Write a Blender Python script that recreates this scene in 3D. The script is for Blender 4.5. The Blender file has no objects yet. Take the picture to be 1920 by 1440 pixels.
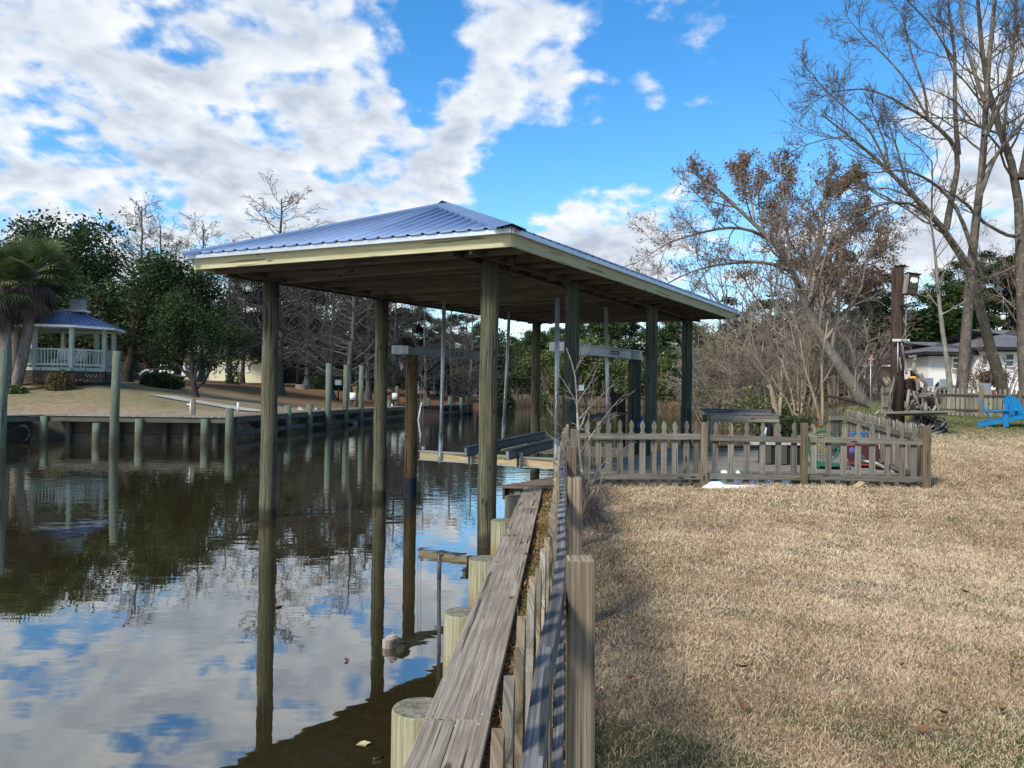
import bpy, math, random
import numpy as np
from mathutils import Vector, Matrix, Euler
random.seed(5)
PI = math.pi
C = bpy.context.scene.collection
scene = bpy.context.scene

# ------------------------------------------------------------------ camera
cam_d = bpy.data.cameras.new('camera')
cam = bpy.data.objects.new('camera', cam_d)
C.objects.link(cam)
cam_d.sensor_width = 36.0
F = 1500.0
cam_d.lens = 36.0 * F / 1920.0
cam_d.clip_end = 3000
cam_d.clip_start = 0.05
EYE = Vector((0, 0, 2.1))
PITCH = math.atan(17 / 1500.0)
ROLL = 0.0122
RM = Matrix.Rotation(PI / 2 + PITCH, 3, 'X') @ Matrix.Rotation(ROLL, 3, 'Z')
cam.matrix_world = Matrix.Translation(EYE) @ RM.to_4x4()
scene.camera = cam

def ray(px, py):
    return RM @ Vector(((px - 960) / F, -(py - 720) / F, -1))
def pt(px, py, d):
    r = ray(px, py); return EYE + r * (d / r.y)
def pz(px, py, z):
    r = ray(px, py); return EYE + r * ((z - EYE.z) / r.z)

# ------------------------------------------------------------------ scene graph helpers
ORG = {}
def setp(o, label=None, cat=None, group=None, kind=None):
    if label: o['label'] = label
    if cat: o['category'] = cat
    if group: o['group'] = group
    if kind: o['kind'] = kind
    return o
def thing(name, label, cat, loc=(0, 0, 0), group=None):
    o = bpy.data.objects.new(name, None); C.objects.link(o)
    o.empty_display_size = 0.2
    o.location = loc
    ORG[o.name] = Vector(loc)
    return setp(o, label, cat, group)
def dup(root, loc, rz=0.0, sc=1.0, label=None, group=None):
    r = root.copy(); C.objects.link(r)
    r.location = loc; r.rotation_euler = (0, 0, rz)
    r.scale = (sc, sc, sc) if not isinstance(sc, tuple) else sc
    if label: r['label'] = label
    if group: r['group'] = group
    def rec(src, dst):
        for ch in src.children:
            c = ch.copy(); C.objects.link(c); c.parent = dst
            rec(ch, c)
    rec(root, r)
    return r

def np_mesh(name, V, Fq, mat, parent=None, uv=None, rnd=None, smooth=False, loc=None):
    V = np.asarray(V, dtype=np.float32)
    org = Vector((0, 0, 0))
    if parent is not None: org = ORG.get(parent.name, org)
    if loc is not None: org = Vector(loc)
    V = V - np.array(org[:], dtype=np.float32)
    Fq = np.asarray(Fq, dtype=np.int32)
    nf, k = Fq.shape
    me = bpy.data.meshes.new(name)
    me.vertices.add(len(V)); me.vertices.foreach_set('co', V.ravel())
    me.loops.add(nf * k); me.loops.foreach_set('vertex_index', Fq.ravel())
    me.polygons.add(nf)
    me.polygons.foreach_set('loop_start', np.arange(0, nf * k, k, dtype=np.int32))
    try: me.polygons.foreach_set('loop_total', np.full(nf, k, dtype=np.int32))
    except Exception: pass
    if smooth: me.polygons.foreach_set('use_smooth', np.ones(nf, dtype=bool))
    me.update(calc_edges=True)
    if uv is not None:
        l = me.uv_layers.new(name='UVMap'); l.data.foreach_set('uv', np.asarray(uv, dtype=np.float32).ravel())
    if rnd is not None:
        a = me.attributes.new('rnd', 'FLOAT', 'FACE'); a.data.foreach_set('value', np.asarray(rnd, dtype=np.float32))
    me.materials.append(mat)
    o = bpy.data.objects.new(name, me); C.objects.link(o)
    if parent is not None:
        o.parent = parent
        ORG[o.name] = org
    elif loc is not None:
        o.location = loc; ORG[o.name] = org
    return o

class MB:
    """collects boxes, tubes and prisms and links them as ONE mesh object"""
    def __init__(self): self.V = []; self.F = []; self.UV = []; self.R = []; self.S = []
    def face(self, idx, uvs, r, s=False):
        self.F.append(idx); self.UV.extend(uvs); self.R.append(r); self.S.append(s)
    def box(self, c, ax, ay, az, hx, hy, hz, r=None, uo=None):
        """ax is the grain direction"""
        c = Vector(c); ax = Vector(ax).normalized(); ay = Vector(ay).normalized(); az = Vector(az).normalized()
        if r is None: r = random.random()
        if uo is None: uo = random.random() * 50
        b = len(self.V)
        for sx in (-1, 1):
            for sy in (-1, 1):
                for sz in (-1, 1):
                    self.V.append(c + ax * hx * sx + ay * hy * sy + az * hz * sz)
        def q(ids, kind):
            uvs = []
            for i in ids:
                sx = -1 if i < 4 else 1; sy = -1 if (i // 2) % 2 == 0 else 1; sz = -1 if i % 2 == 0 else 1
                if kind == 'y': uvs.append((uo + sx * hx, uo + sz * hz + 0.37))
                elif kind == 'z': uvs.append((uo + sx * hx, uo + sy * hy))
                else: uvs.append((uo * 3 + sz * hz * 0.3, uo + sy * hy))
            self.face([b + i for i in ids], uvs, r)
        q([0, 1, 3, 2], 'x'); q([4, 6, 7, 5], 'x')
        q([0, 4, 5, 1], 'y'); q([2, 3, 7, 6], 'y')
        q([0, 2, 6, 4], 'z'); q([1, 5, 7, 3], 'z')
        return self
    def beam(self, p0, p1, w, h, up=(0, 0, 1), r=None, off=0.0):
        """w across, h along up; p0,p1 centre line"""
        p0 = Vector(p0); p1 = Vector(p1); ax = (p1 - p0).normalized(); up = Vector(up)
        ay = up.cross(ax)
        if ay.length < 1e-5: ay = Vector((0, 1, 0)).cross(ax)
        ay.normalize(); az = ax.cross(ay)
        return self.box((p0 + p1) / 2 + az * off, ax, ay, az, (p1 - p0).length / 2, w / 2, h / 2, r)
    def tube(self, P, R, k=10, caps=True, r=None, smooth=True):
        P = [Vector(p) for p in P]
        if not hasattr(R, '__len__'): R = [R] * len(P)
        if r is None: r = random.random()
        uo = random.random() * 40
        b = len(self.V); n = len(P); L = 0; us = []
        for i, p in enumerate(P):
            t = (P[min(i + 1, n - 1)] - P[max(i - 1, 0)]).normalized()
            ref = Vector((0, 0, 1)) if abs(t.z) < 0.85 else Vector((0, 1, 0))
            u = t.cross(ref).normalized(); v = t.cross(u)
            if i: L += (P[i] - P[i - 1]).length
            us.append(L)
            for j in range(k):
                a = 2 * PI * j / k
                self.V.append(p + (u * math.cos(a) + v * math.sin(a)) * R[i])
        for i in range(n - 1):
            for j in range(k):
                j2 = (j + 1) % k
                rr = max(R[i], R[i + 1])
                c = 2 * PI * rr
                self.face([b + i * k + j, b + i * k + j2, b + (i + 1) * k + j2, b + (i + 1) * k + j],
                          [(uo + us[i], uo + c * j / k), (uo + us[i], uo + c * (j + 1) / k),
                           (uo + us[i + 1], uo + c * (j + 1) / k), (uo + us[i + 1], uo + c * j / k)], r, smooth)
        if caps:
            for i, rev in ((0, False), (n - 1, True)):
                ids = [b + i * k + j for j in range(k)]
                uv = [(uo * 2 + 0.12 * math.cos(2 * PI * j / k), uo + R[i] * math.sin(2 * PI * j / k)) for j in range(k)]
                if rev: pass
                else: ids = ids[::-1]; uv = uv[::-1]
                self.face(ids, uv, r)
        return self
    def prism(self, pts, o, ax, ay, az, th, r=None):
        """pts 2D (x along ay, z along ax = grain); extruded th along az"""
        o = Vector(o); ax = Vector(ax).normalized(); ay = Vector(ay).normalized(); az = Vector(az).normalized()
        if r is None: r = random.random()
        uo = random.random() * 50
        b = len(self.V); n = len(pts)
        for s in (-0.5, 0.5):
            for (x, z) in pts: self.V.append(o + ay * x + ax * z + az * (th * s))
        self.face([b + i for i in range(n)][::-1], [(uo + z, uo + x) for (x, z) in pts][::-1], r)
        self.face([b + n + i for i in range(n)], [(uo + z, uo + x) for (x, z) in pts], r)
        for i in range(n):
            j = (i + 1) % n
            (x0, z0), (x1, z1) = pts[i], pts[j]
            self.face([b + i, b + j, b + n + j, b + n + i], [(uo + z0, uo + x0), (uo + z1, uo + x1), (uo + z1, uo + x1 + th), (uo + z0, uo + x0 + th)], r)
        return self
    def poly(self, pts, r=None, uvs=None, s=False):
        b = len(self.V); self.V.extend([Vector(p) for p in pts])
        if uvs is None: uvs = [(p[0], p[1]) for p in pts]
        self.face([b + i for i in range(len(pts))], uvs, random.random() if r is None else r, s)
        return self
    def sphere(self, c, rx, ry=None, rz=None, nu=12, nv=8, r=None):
        ry = ry or rx; rz = rz or rx; c = Vector(c)
        if r is None: r = random.random()
        b = len(self.V)
        for i in range(nv + 1):
            th = PI * i / nv
            for j in range(nu):
                a = 2 * PI * j / nu
                self.V.append(c + Vector((rx * math.sin(th) * math.cos(a), ry * math.sin(th) * math.sin(a), rz * math.cos(th))))
        for i in range(nv):
            for j in range(nu):
                j2 = (j + 1) % nu
                self.face([b + i * nu + j, b + (i + 1) * nu + j, b + (i + 1) * nu + j2, b + i * nu + j2], [(j / nu, i / nv)] * 4, r, True)
        return self
    def build(self, name, mat, parent=None, bevel=0, loc=None):
        org = Vector((0, 0, 0))
        if parent is not None: org = ORG.get(parent.name, org)
        if loc is not None: org = Vector(loc)
        me = bpy.data.meshes.new(name)
        me.from_pydata([v - org for v in self.V], [], self.F)
        me.polygons.foreach_set('use_smooth', self.S)
        l = me.uv_layers.new(name='UVMap')
        l.data.foreach_set('uv', np.array(self.UV, dtype=np.float32).ravel())
        a = me.attributes.new('rnd', 'FLOAT', 'FACE'); a.data.foreach_set('value', np.array(self.R, dtype=np.float32))
        me.materials.append(mat)
        me.update()
        o = bpy.data.objects.new(name, me); C.objects.link(o)
        if parent is not None:
            o.parent = parent; ORG[o.name] = org
        else:
            o.location = org; ORG[o.name] = org
        if bevel:
            m = o.modifiers.new('bevel', 'BEVEL'); m.width = bevel; m.segments = 2; m.limit_method = 'ANGLE'; m.angle_limit = 0.7
        return o

# ------------------------------------------------------------------ materials
class NT:
    def __init__(self, mat):
        self.t = mat.node_tree; self.t.nodes.clear()
    def n(self, typ, **kw):
        nd = self.t.nodes.new(typ)
        for k, v in kw.items():
            if k.startswith('i_'):
                key = k[2:]
                key = int(key) if key.isdigit() else key.replace('_', ' ')
                nd.inputs[key].default_value = v
            else: setattr(nd, k, v)
        return nd
    def l(self, a, b): self.t.links.new(a, b)
def col(c): return (c[0], c[1], c[2], 1.0)
def newmat(name):
    m = bpy.data.materials.new(name); m.use_nodes = True
    return m, NT(m)
def ramp(nt, stops, fac=None, interp='LINEAR'):
    r = nt.n('ShaderNodeValToRGB'); r.color_ramp.interpolation = interp
    e = r.color_ramp.elements
    while len(e) < len(stops): e.new(0.5)
    for i, (p, c) in enumerate(stops):
        e[i].position = p; e[i].color = col(c) if len(c) == 3 else c
    if fac is not None: nt.l(fac, r.inputs[0])
    return r
def mixc(nt, fac, a, b, mode='MIX'):
    m = nt.n('ShaderNodeMix', data_type='RGBA', blend_type=mode)
    for s, v in ((0, fac), (6, a), (7, b)):
        if hasattr(v, 'links') or hasattr(v, 'is_linked'): nt.l(v, m.inputs[s])
        else: m.inputs[s].default_value = v if s == 0 else col(v)
    return m.outputs[2]
def math_(nt, op, a, b=None, c=None, clamp=False):
    m = nt.n('ShaderNodeMath', operation=op, use_clamp=clamp)
    for i, v in enumerate((a, b, c)):
        if v is None: continue
        if hasattr(v, 'is_linked'): nt.l(v, m.inputs[i])
        else: m.inputs[i].default_value = v
    return m.outputs[0]
def mrange(nt, v, a, b, c=0.0, d=1.0, smooth=True):
    m = nt.n('ShaderNodeMapRange', interpolation_type='SMOOTHSTEP' if smooth else 'LINEAR')
    nt.l(v, m.inputs[0])
    for i, x in enumerate((a, b, c, d)): m.inputs[i + 1].default_value = x
    return m.outputs[0]
def noise(nt, vec, scale, detail=3, rough=0.5, dist=0.0, out=0):
    n = nt.n('ShaderNodeTexNoise'); n.inputs['Scale'].default_value = scale
    n.inputs['Detail'].default_value = detail; n.inputs['Roughness'].default_value = rough
    n.inputs['Distortion'].default_value = dist
    if vec is not None: nt.l(vec, n.inputs['Vector'])
    return n.outputs[out]
def mapping(nt, vec, scale=(1, 1, 1), loc=(0, 0, 0), rot=(0, 0, 0)):
    m = nt.n('ShaderNodeMapping'); m.inputs['Scale'].default_value = scale
    m.inputs['Location'].default_value = loc; m.inputs['Rotation'].default_value = rot
    nt.l(vec, m.inputs['Vector']); return m.outputs[0]
def bump(nt, h, strength=0.3, dist=0.01):
    b = nt.n('ShaderNodeBump'); b.inputs['Strength'].default_value = strength; b.inputs['Distance'].default_value = dist
    nt.l(h, b.inputs['Height']); return b.outputs[0]
def finish(nt, colr, rough=0.8, nrm=None, metal=0.0, spec=0.3, trans=None):
    p = nt.n('ShaderNodeBsdfPrincipled')
    if hasattr(colr, 'is_linked'): nt.l(colr, p.inputs['Base Color'])
    else: p.inputs['Base Color'].default_value = col(colr)
    if hasattr(rough, 'is_linked'): nt.l(rough, p.inputs['Roughness'])
    else: p.inputs['Roughness'].default_value = rough
    p.inputs['Metallic'].default_value = metal
    p.inputs['Specular IOR Level'].default_value = spec
    if nrm is not None: nt.l(nrm, p.inputs['Normal'])
    o = nt.n('ShaderNodeOutputMaterial')
    if trans:
        tr = nt.n('ShaderNodeBsdfTranslucent')
        if hasattr(colr, 'is_linked'): nt.l(colr, tr.inputs[0])
        else: tr.inputs[0].default_value = col(colr)
        mx = nt.n('ShaderNodeMixShader'); mx.inputs[0].default_value = trans
        nt.l(p.outputs[0], mx.inputs[1]); nt.l(tr.outputs[0], mx.inputs[2]); nt.l(mx.outputs[0], o.inputs[0])
    else: nt.l(p.outputs[0], o.inputs[0])
    return p
def uvout(nt): return nt.n('ShaderNodeTexCoord').outputs['UV']
def posout(nt): return nt.n('ShaderNodeNewGeometry').outputs['Position']
def rndout(nt):
    a = nt.n('ShaderNodeAttribute'); a.attribute_name = 'rnd'; return a.outputs['Fac']

def wood(name, c_dark, c_mid, c_light, knots=True, grain=1.0, bstr=0.5, stain_shade=None, tint=0.35, vlines=38, sw=0.12, end=None):
    m, nt = newmat(name); uv = uvout(nt); rd = rndout(nt)
    dist = noise(nt, mapping(nt, uv, (1.2, 5, 1)), 1.0, 2, out=0)
    w = mapping(nt, uv, (0.6, vlines * 1.9, 1))
    n1 = noise(nt, w, 1.0 * grain, 5, 0.6, 0.12)
    n2 = noise(nt, mapping(nt, uv, (2.2, vlines * 7, 1)), 1.0, 3, 0.6)
    n3 = noise(nt, mapping(nt, uv, (1.3, 2.5, 1)), 1.3, 4, 0.6)
    g = math_(nt, 'ADD', math_(nt, 'MULTIPLY', n1, 0.5), math_(nt, 'MULTIPLY', n2, 0.5))
    r = ramp(nt, [(0.38, c_dark), (0.50, c_mid), (0.62, c_light)], g)
    c = mixc(nt, math_(nt, 'MULTIPLY', mrange(nt, n3, 0.35, 0.7), 0.45), r.outputs[0], c_dark)
    # drying cracks
    cr = noise(nt, mapping(nt, uv, (0.9, vlines * 1.3, 1), (3, 7, 0)), 1.0, 1, 0.4, 0.3)
    crm = mrange(nt, cr, 0.345, 0.30)
    c = mixc(nt, math_(nt, 'MULTIPLY', crm, 0.75), c, (c_dark[0] * .3, c_dark[1] * .3, c_dark[2] * .3))
    if knots:
        v = nt.n('ShaderNodeTexVoronoi'); v.inputs['Scale'].default_value = 1.0
        nt.l(mapping(nt, uv, (2.3, 7.0, 1)), v.inputs['Vector'])
        k = mrange(nt, v.outputs['Distance'], 0.17, 0.08)
        c = mixc(nt, math_(nt, 'MULTIPLY', k, 0.85), c, (c_dark[0] * .45, c_dark[1] * .38, c_dark[2] * .3))
    tv = mrange(nt, rd, 0, 1, 1 - tint, 1 + tint * 0.6, False)
    vv = nt.n('ShaderNodeVectorMath', operation='SCALE'); nt.l(c, vv.inputs[0]); nt.l(tv, vv.inputs['Scale'])
    c = vv.outputs[0]
    if stain_shade:
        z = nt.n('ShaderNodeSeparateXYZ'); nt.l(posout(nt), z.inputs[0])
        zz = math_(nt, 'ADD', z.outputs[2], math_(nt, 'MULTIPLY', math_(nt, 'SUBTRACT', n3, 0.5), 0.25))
        c = mixc(nt, mrange(nt, zz, stain_shade[0], stain_shade[0] + sw, 0.85, 0.0), c, stain_shade[1])
        if len(stain_shade) > 2:
            c = mixc(nt, mrange(nt, zz, stain_shade[2], stain_shade[2] + 0.9, 0.0, 0.75), c, stain_shade[3])  # upper tone: painted roof shade on boathouse posts, green on bulkhead piles
    if end:
        nz = nt.n('ShaderNodeSeparateXYZ'); nt.l(nt.n('ShaderNodeNewGeometry').outputs['Normal'], nz.inputs[0])
        e_ = noise(nt, posout(nt), 26, 4, 0.7); ec = ramp(nt, [(0.35, (end[0] * .35, end[1] * .35, end[2] * .35)), (0.65, end)], e_).outputs[0]
        c = mixc(nt, mrange(nt, nz.outputs[2], .8, .95), c, ec)
    h = math_(nt, 'SUBTRACT', g, crm)
    finish(nt, c, 0.85, bump(nt, h, bstr, 0.006), spec=0.2)
    return m
def plain(name, c, rough=0.6, var=0.25, nscale=4.0, metal=0.0, spec=0.3, bstr=0.15, tint=0.15):
    m, nt = newmat(name); p = posout(nt)
    n1 = noise(nt, p, nscale, 5, 0.6); rd = rndout(nt)
    k = math_(nt, 'MULTIPLY', mrange(nt, n1, 0.3, 0.7, 1 - var, 1 + var * 0.5), mrange(nt, rd, 0, 1, 1 - tint, 1 + tint, False))
    v = nt.n('ShaderNodeVectorMath', operation='SCALE'); v.inputs[0].default_value = c; nt.l(k, v.inputs['Scale'])
    finish(nt, v.outputs[0], rough, bump(nt, noise(nt, p, nscale * 12, 3), bstr, 0.004), metal=metal, spec=spec)
    return m
def leafmat(name, stops, trans=0.25, rough=0.75, sc=0.35):
    m, nt = newmat(name); rd = rndout(nt)
    n1 = noise(nt, posout(nt), sc, 3)
    f = math_(nt, 'ADD', math_(nt, 'MULTIPLY', rd, 0.65), math_(nt, 'MULTIPLY', n1, 0.35))
    r = ramp(nt, stops, f)
    finish(nt, r.outputs[0], rough, None, spec=0.1, trans=trans)
    return m
def barkmat(name, a, b, scale=6.0, lichen=None, bs=0.6):
    m, nt = newmat(name); p = posout(nt)
    n1 = noise(nt, mapping(nt, p, (1, 1, 0.35)), scale, 6, 0.65, 0.5)
    r = ramp(nt, [(0.3, a), (0.7, b)], n1)
    c = r.outputs[0]
    if lichen:
        n2 = noise(nt, p, scale * 0.55, 4, 0.7)
        c = mixc(nt, mrange(nt, n2, 0.56, 0.66, 0, 0.8), c, lichen)
    finish(nt, c, 0.95, bump(nt, n1, bs, 0.03), spec=0.1)
    return m

M = {}
M['fence'] = wood('fence_wood', (0.085, 0.077, 0.062), (0.20, 0.185, 0.15), (0.34, 0.32, 0.262))
M['post'] = wood('post_wood', (0.085, 0.066, 0.044), (0.21, 0.165, 0.112), (0.36, 0.295, 0.21), vlines=26)
M['rail'] = wood('rail_wood', (0.055, 0.054, 0.053), (0.135, 0.132, 0.128), (0.25, 0.246, 0.238), vlines=22)
M['board'] = wood('board_wood', (0.12, 0.102, 0.08), (0.265, 0.235, 0.192), (0.41, 0.375, 0.315), vlines=20, bstr=0.8, tint=0.12)
M['deck'] = wood('deck_wood', (0.12, 0.108, 0.09), (0.25, 0.228, 0.192), (0.42, 0.39, 0.34), knots=False)
M['platform'] = wood('platform_wood', (0.10, 0.08, 0.055), (0.21, 0.175, 0.13), (0.31, 0.265, 0.2), knots=False)
M['pile'] = wood('piling_wood', (0.03, 0.029, 0.019), (0.08, 0.076, 0.048), (0.165, 0.158, 0.10), vlines=16, stain_shade=(0.10, (0.02, 0.02, 0.012), 2.95, (0.022, 0.022, 0.016)), tint=0.2)  # roof shade painted into the post tops; the low tone is waterline stain
M['pile_dark'] = wood('dark_piling_wood', (0.02, 0.026, 0.022), (0.05, 0.062, 0.048), (0.11, 0.125, 0.08), vlines=16, tint=0.1)
M['pile_green'] = wood('green_piling_wood', (0.06, 0.078, 0.055), (0.11, 0.14, 0.10), (0.19, 0.22, 0.165), knots=False, vlines=14, stain_shade=(0.35, (0.09, 0.085, 0.055)), tint=0.15)
M['pile_new'] = wood('pale_piling_wood', (0.12, 0.11, 0.07), (0.25, 0.235, 0.155), (0.41, 0.385, 0.28), knots=False, vlines=22, stain_shade=(0.1, (0.17, 0.105, 0.045), .36, (0.13, 0.17, 0.09)), tint=0.15, sw=.38, end=(0.26, 0.25, 0.19))
M['pile_brown'] = wood('brown_piling_wood', (0.05, 0.032, 0.015), (0.12, 0.085, 0.045), (0.20, 0.15, 0.08), vlines=16, tint=0.1)
M['creosote'] = wood('creosote_wood', (0.018, 0.011, 0.008), (0.046, 0.029, 0.021), (0.09, 0.06, 0.045), vlines=14, tint=0.1)
M['lumber'] = wood('yellow_lumber', (0.30, 0.285, 0.16), (0.39, 0.37, 0.225), (0.48, 0.46, 0.30), vlines=16, tint=0.08, bstr=0.2)
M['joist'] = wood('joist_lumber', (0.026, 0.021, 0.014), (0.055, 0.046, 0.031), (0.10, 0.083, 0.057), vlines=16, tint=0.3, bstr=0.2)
M['bulk'] = wood('bulkhead_wood', (0.03, 0.03, 0.025), (0.08, 0.076, 0.062), (0.15, 0.142, 0.115), knots=False, tint=0.4)
M['dockside'] = wood('dock_fascia_wood', (0.05, 0.054, 0.042), (0.10, 0.106, 0.084), (0.17, 0.175, 0.145), knots=False, tint=0.2)
M['driftwood'] = wood('driftwood', (0.10, 0.085, 0.07), (0.24, 0.215, 0.185), (0.42, 0.39, 0.35), knots=False, vlines=25, tint=0.4)
M['crossbeam'] = wood('cross_beam_lumber', (0.42, 0.31, 0.16), (0.56, 0.45, 0.26), (0.66, 0.56, 0.36), vlines=12, tint=0.05, knots=False, bstr=0.15)
M['galv'] = plain('galvanised_metal', (0.42, 0.45, 0.47), 0.45, 0.15, 3.0, metal=0.6)
M['alu'] = plain('aluminium', (0.27, 0.27, 0.29), 0.4, 0.15, 2.0, metal=0.4)
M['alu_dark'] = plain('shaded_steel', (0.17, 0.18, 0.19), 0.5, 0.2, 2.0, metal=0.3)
M['trim'] = plain('drip_edge_metal', (0.40, 0.45, 0.50), 0.45, 0.1, 3.0, metal=0.5)
M['white'] = plain('white_paint', (0.72, 0.74, 0.72), 0.6, 0.12, 1.5)
M['gazebo'] = plain('pale_gazebo_paint', (0.36, 0.42, 0.37), 0.6, 0.15, 1.2)
M['housewhite'] = plain('white_wall', (0.80, 0.80, 0.77), 0.8, 0.06, 0.6)
M['cream'] = plain('cream_wall', (0.62, 0.60, 0.42), 0.8, 0.1, 0.8)
M['housetan'] = plain('tan_wall', (0.36, 0.33, 0.24), 0.8, 0.15, 0.8)
M['shingle'] = plain('grey_shingles', (0.13, 0.13, 0.14), 0.9, 0.3, 2.5, bstr=0.5)
M['roofwhite'] = plain('pale_metal_roof', (0.62, 0.64, 0.67), 0.5, 0.1, 1.5, metal=0.2)
M['darktrim'] = plain('dark_trim', (0.018, 0.018, 0.02), 0.6)
M['dark'] = plain('black_parts', (0.012, 0.013, 0.016), 0.5)
M['brownlat'] = plain('brown_lattice', (0.085, 0.07, 0.068), 0.8)
M['blue'] = plain('blue_paint', (0.010, 0.17, 0.38), 0.5, 0.1, 4)
M['bluefloat'] = plain('deep_blue_plastic', (0.01, 0.03, 0.42), 0.35)
M['bluepl'] = plain('blue_plastic', (0.03, 0.13, 0.45), 0.4)
M['red'] = plain('red_metal', (0.22, 0.015, 0.03), 0.45)
M['maroon'] = plain('maroon_canvas', (0.04, 0.014, 0.015), 0.8)
M['green'] = plain('green_metal', (0.01, 0.11, 0.075), 0.45)
M['purple'] = plain('violet_cloth', (0.09, 0.085, 0.30), 0.8)
M['nail'] = plain('nail_metal', (0.45, 0.45, 0.44), 0.5, metal=0.4)
M['benchlid'] = plain('worn_white_lid', (0.42, 0.42, 0.40), 0.7)
M['snow'] = plain('white_sheeting', (0.78, 0.85, 0.90), 0.55, 0.12, 9.0, bstr=0.6)
M['yellow'] = plain('yellow_plastic', (0.62, 0.30, 0.05), 0.5)
M['tanwood'] = plain('pale_wood', (0.55, 0.42, 0.25), 0.8)
M['carred'] = plain('red_car_paint', (0.20, 0.012, 0.015), 0.25, 0.05, 2, spec=0.6)
M['cardark'] = plain('dark_car_paint', (0.03, 0.035, 0.045), 0.25, 0.05, 2, spec=0.6)
M['carwhite'] = plain('white_car_paint', (0.75, 0.77, 0.80), 0.3, 0.05, 2, spec=0.6)
M['rubber'] = plain('black_rubber', (0.012, 0.012, 0.012), 0.8)
M['glass'] = plain('dark_glass', (0.03, 0.04, 0.045), 0.08, 0.1, 2, spec=0.8, bstr=0.0)
M['blind'] = plain('window_blind', (0.10, 0.085, 0.06), 0.3, 0.2, 5)
M['stone'] = plain('grey_stone', (0.22, 0.20, 0.17), 0.9, 0.4, 5, bstr=0.8)
M['leafdry'] = plain('dry_leaf', (0.16, 0.075, 0.04), 0.8, 0.3, 20)
M['leafpale'] = plain('pale_dry_leaf', (0.42, 0.34, 0.2), 0.7, 0.3, 20)
M['concrete'] = plain('pale_concrete', (0.36, 0.35, 0.32), 0.9, 0.2, 1.0)
M['bluewrap'] = plain('dark_pile_wrap', (0.010, 0.014, 0.03), 0.45, 0.3, 5)
M['terracotta'] = plain('terracotta', (0.30, 0.09, 0.04), 0.8)
M['pvc'] = plain('white_pipe', (0.75, 0.76, 0.76), 0.4, 0.06, 3)
M['bark'] = barkmat('grey_brown_bark', (0.055, 0.045, 0.036), (0.16, 0.135, 0.11), 7, (0.24, 0.24, 0.21))
M['bark_pale'] = barkmat('pale_bark', (0.10, 0.088, 0.072), (0.27, 0.245, 0.205), 6, (0.36, 0.36, 0.32))
M['bark_dark'] = barkmat('dark_bark', (0.025, 0.021, 0.018), (0.075, 0.062, 0.052), 6)
M['bark_cyp'] = barkmat('cypress_bark', (0.048, 0.046, 0.042), (0.125, 0.12, 0.110), 5)
M['bark_tan'] = barkmat('tan_bark', (0.17, 0.13, 0.085), (0.36, 0.29, 0.20), 6)
M['bark_palm'] = barkmat('palm_bark', (0.10, 0.085, 0.075), (0.24, 0.21, 0.19), 9)
M['twig'] = leafmat('grey_twigs', [(0.2, (0.10, 0.08, 0.068)), (0.8, (0.29, 0.24, 0.21))], 0.0)
M['twig_tan'] = leafmat('tan_twigs', [(0.2, (0.11, 0.092, 0.072)), (0.8, (0.29, 0.25, 0.20))], 0.0)
M['leaf_oak'] = leafmat('oak_leaves', [(0.15, (0.012, 0.023, 0.010)), (0.5, (0.036, 0.060, 0.024)), (0.85, (0.095, 0.122, 0.05))])
M['leaf_pine'] = leafmat('pine_needles', [(0.15, (0.025, 0.044, 0.017)), (0.5, (0.058, 0.098, 0.034)), (0.85, (0.135, 0.185, 0.065))])
M['leaf_pine_dark'] = leafmat('dark_pine_needles', [(0.15, (0.010, 0.018, 0.010)), (0.5, (0.024, 0.038, 0.017)), (0.85, (0.055, 0.072, 0.03))])
M['leaf_far'] = leafmat('far_leaves', [(0.1, (0.04, 0.06, 0.022)), (0.5, (0.105, 0.14, 0.052)), (0.85, (0.20, 0.23, 0.10))], sc=0.1)
M['leaf_rust'] = leafmat('rust_leaves', [(0.15, (0.085, 0.05, 0.032)), (0.5, (0.20, 0.12, 0.07)), (0.85, (0.34, 0.22, 0.13))])
M['leaf_brown'] = leafmat('brown_seed_tips', [(0.15, (0.06, 0.036, 0.03)), (0.85, (0.17, 0.105, 0.08))])
M['leaf_palm'] = leafmat('palm_fronds', [(0.15, (0.03, 0.05, 0.022)), (0.5, (0.075, 0.11, 0.045)), (0.85, (0.20, 0.23, 0.10))])
M['leaf_dead'] = leafmat('dead_fronds', [(0.15, (0.045, 0.036, 0.032)), (0.85, (0.15, 0.12, 0.10))])
M['leaf_shrub'] = leafmat('shrub_leaves', [(0.15, (0.05, 0.048, 0.02)), (0.5, (0.12, 0.105, 0.05)), (0.85, (0.21, 0.16, 0.09))])
M['leaf_mag'] = leafmat('evergreen_leaves', [(0.15, (0.006, 0.014, 0.006)), (0.5, (0.018, 0.036, 0.010)), (0.85, (0.045, 0.08, 0.02))])
M['reed'] = leafmat('reeds', [(0.15, (0.08, 0.058, 0.04)), (0.5, (0.17, 0.135, 0.09)), (0.85, (0.28, 0.235, 0.165))], 0.2)
M['reed_dark'] = leafmat('marsh_brush', [(0.15, (0.06, 0.035, 0.025)), (0.5, (0.14, 0.085, 0.06)), (0.85, (0.16, 0.17, 0.07))], 0.2)

# metal roof
m, nt = newmat('blue_grey_metal_roof')
n1 = noise(nt, posout(nt), 1.7, 6, 0.7)
c = ramp(nt, [(0.3, (0.095, 0.16, 0.30)), (0.7, (0.13, 0.205, 0.36))], n1).outputs[0]
finish(nt, c, 0.55, None, metal=0.25, spec=0.3)
M['roof'] = m
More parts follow.
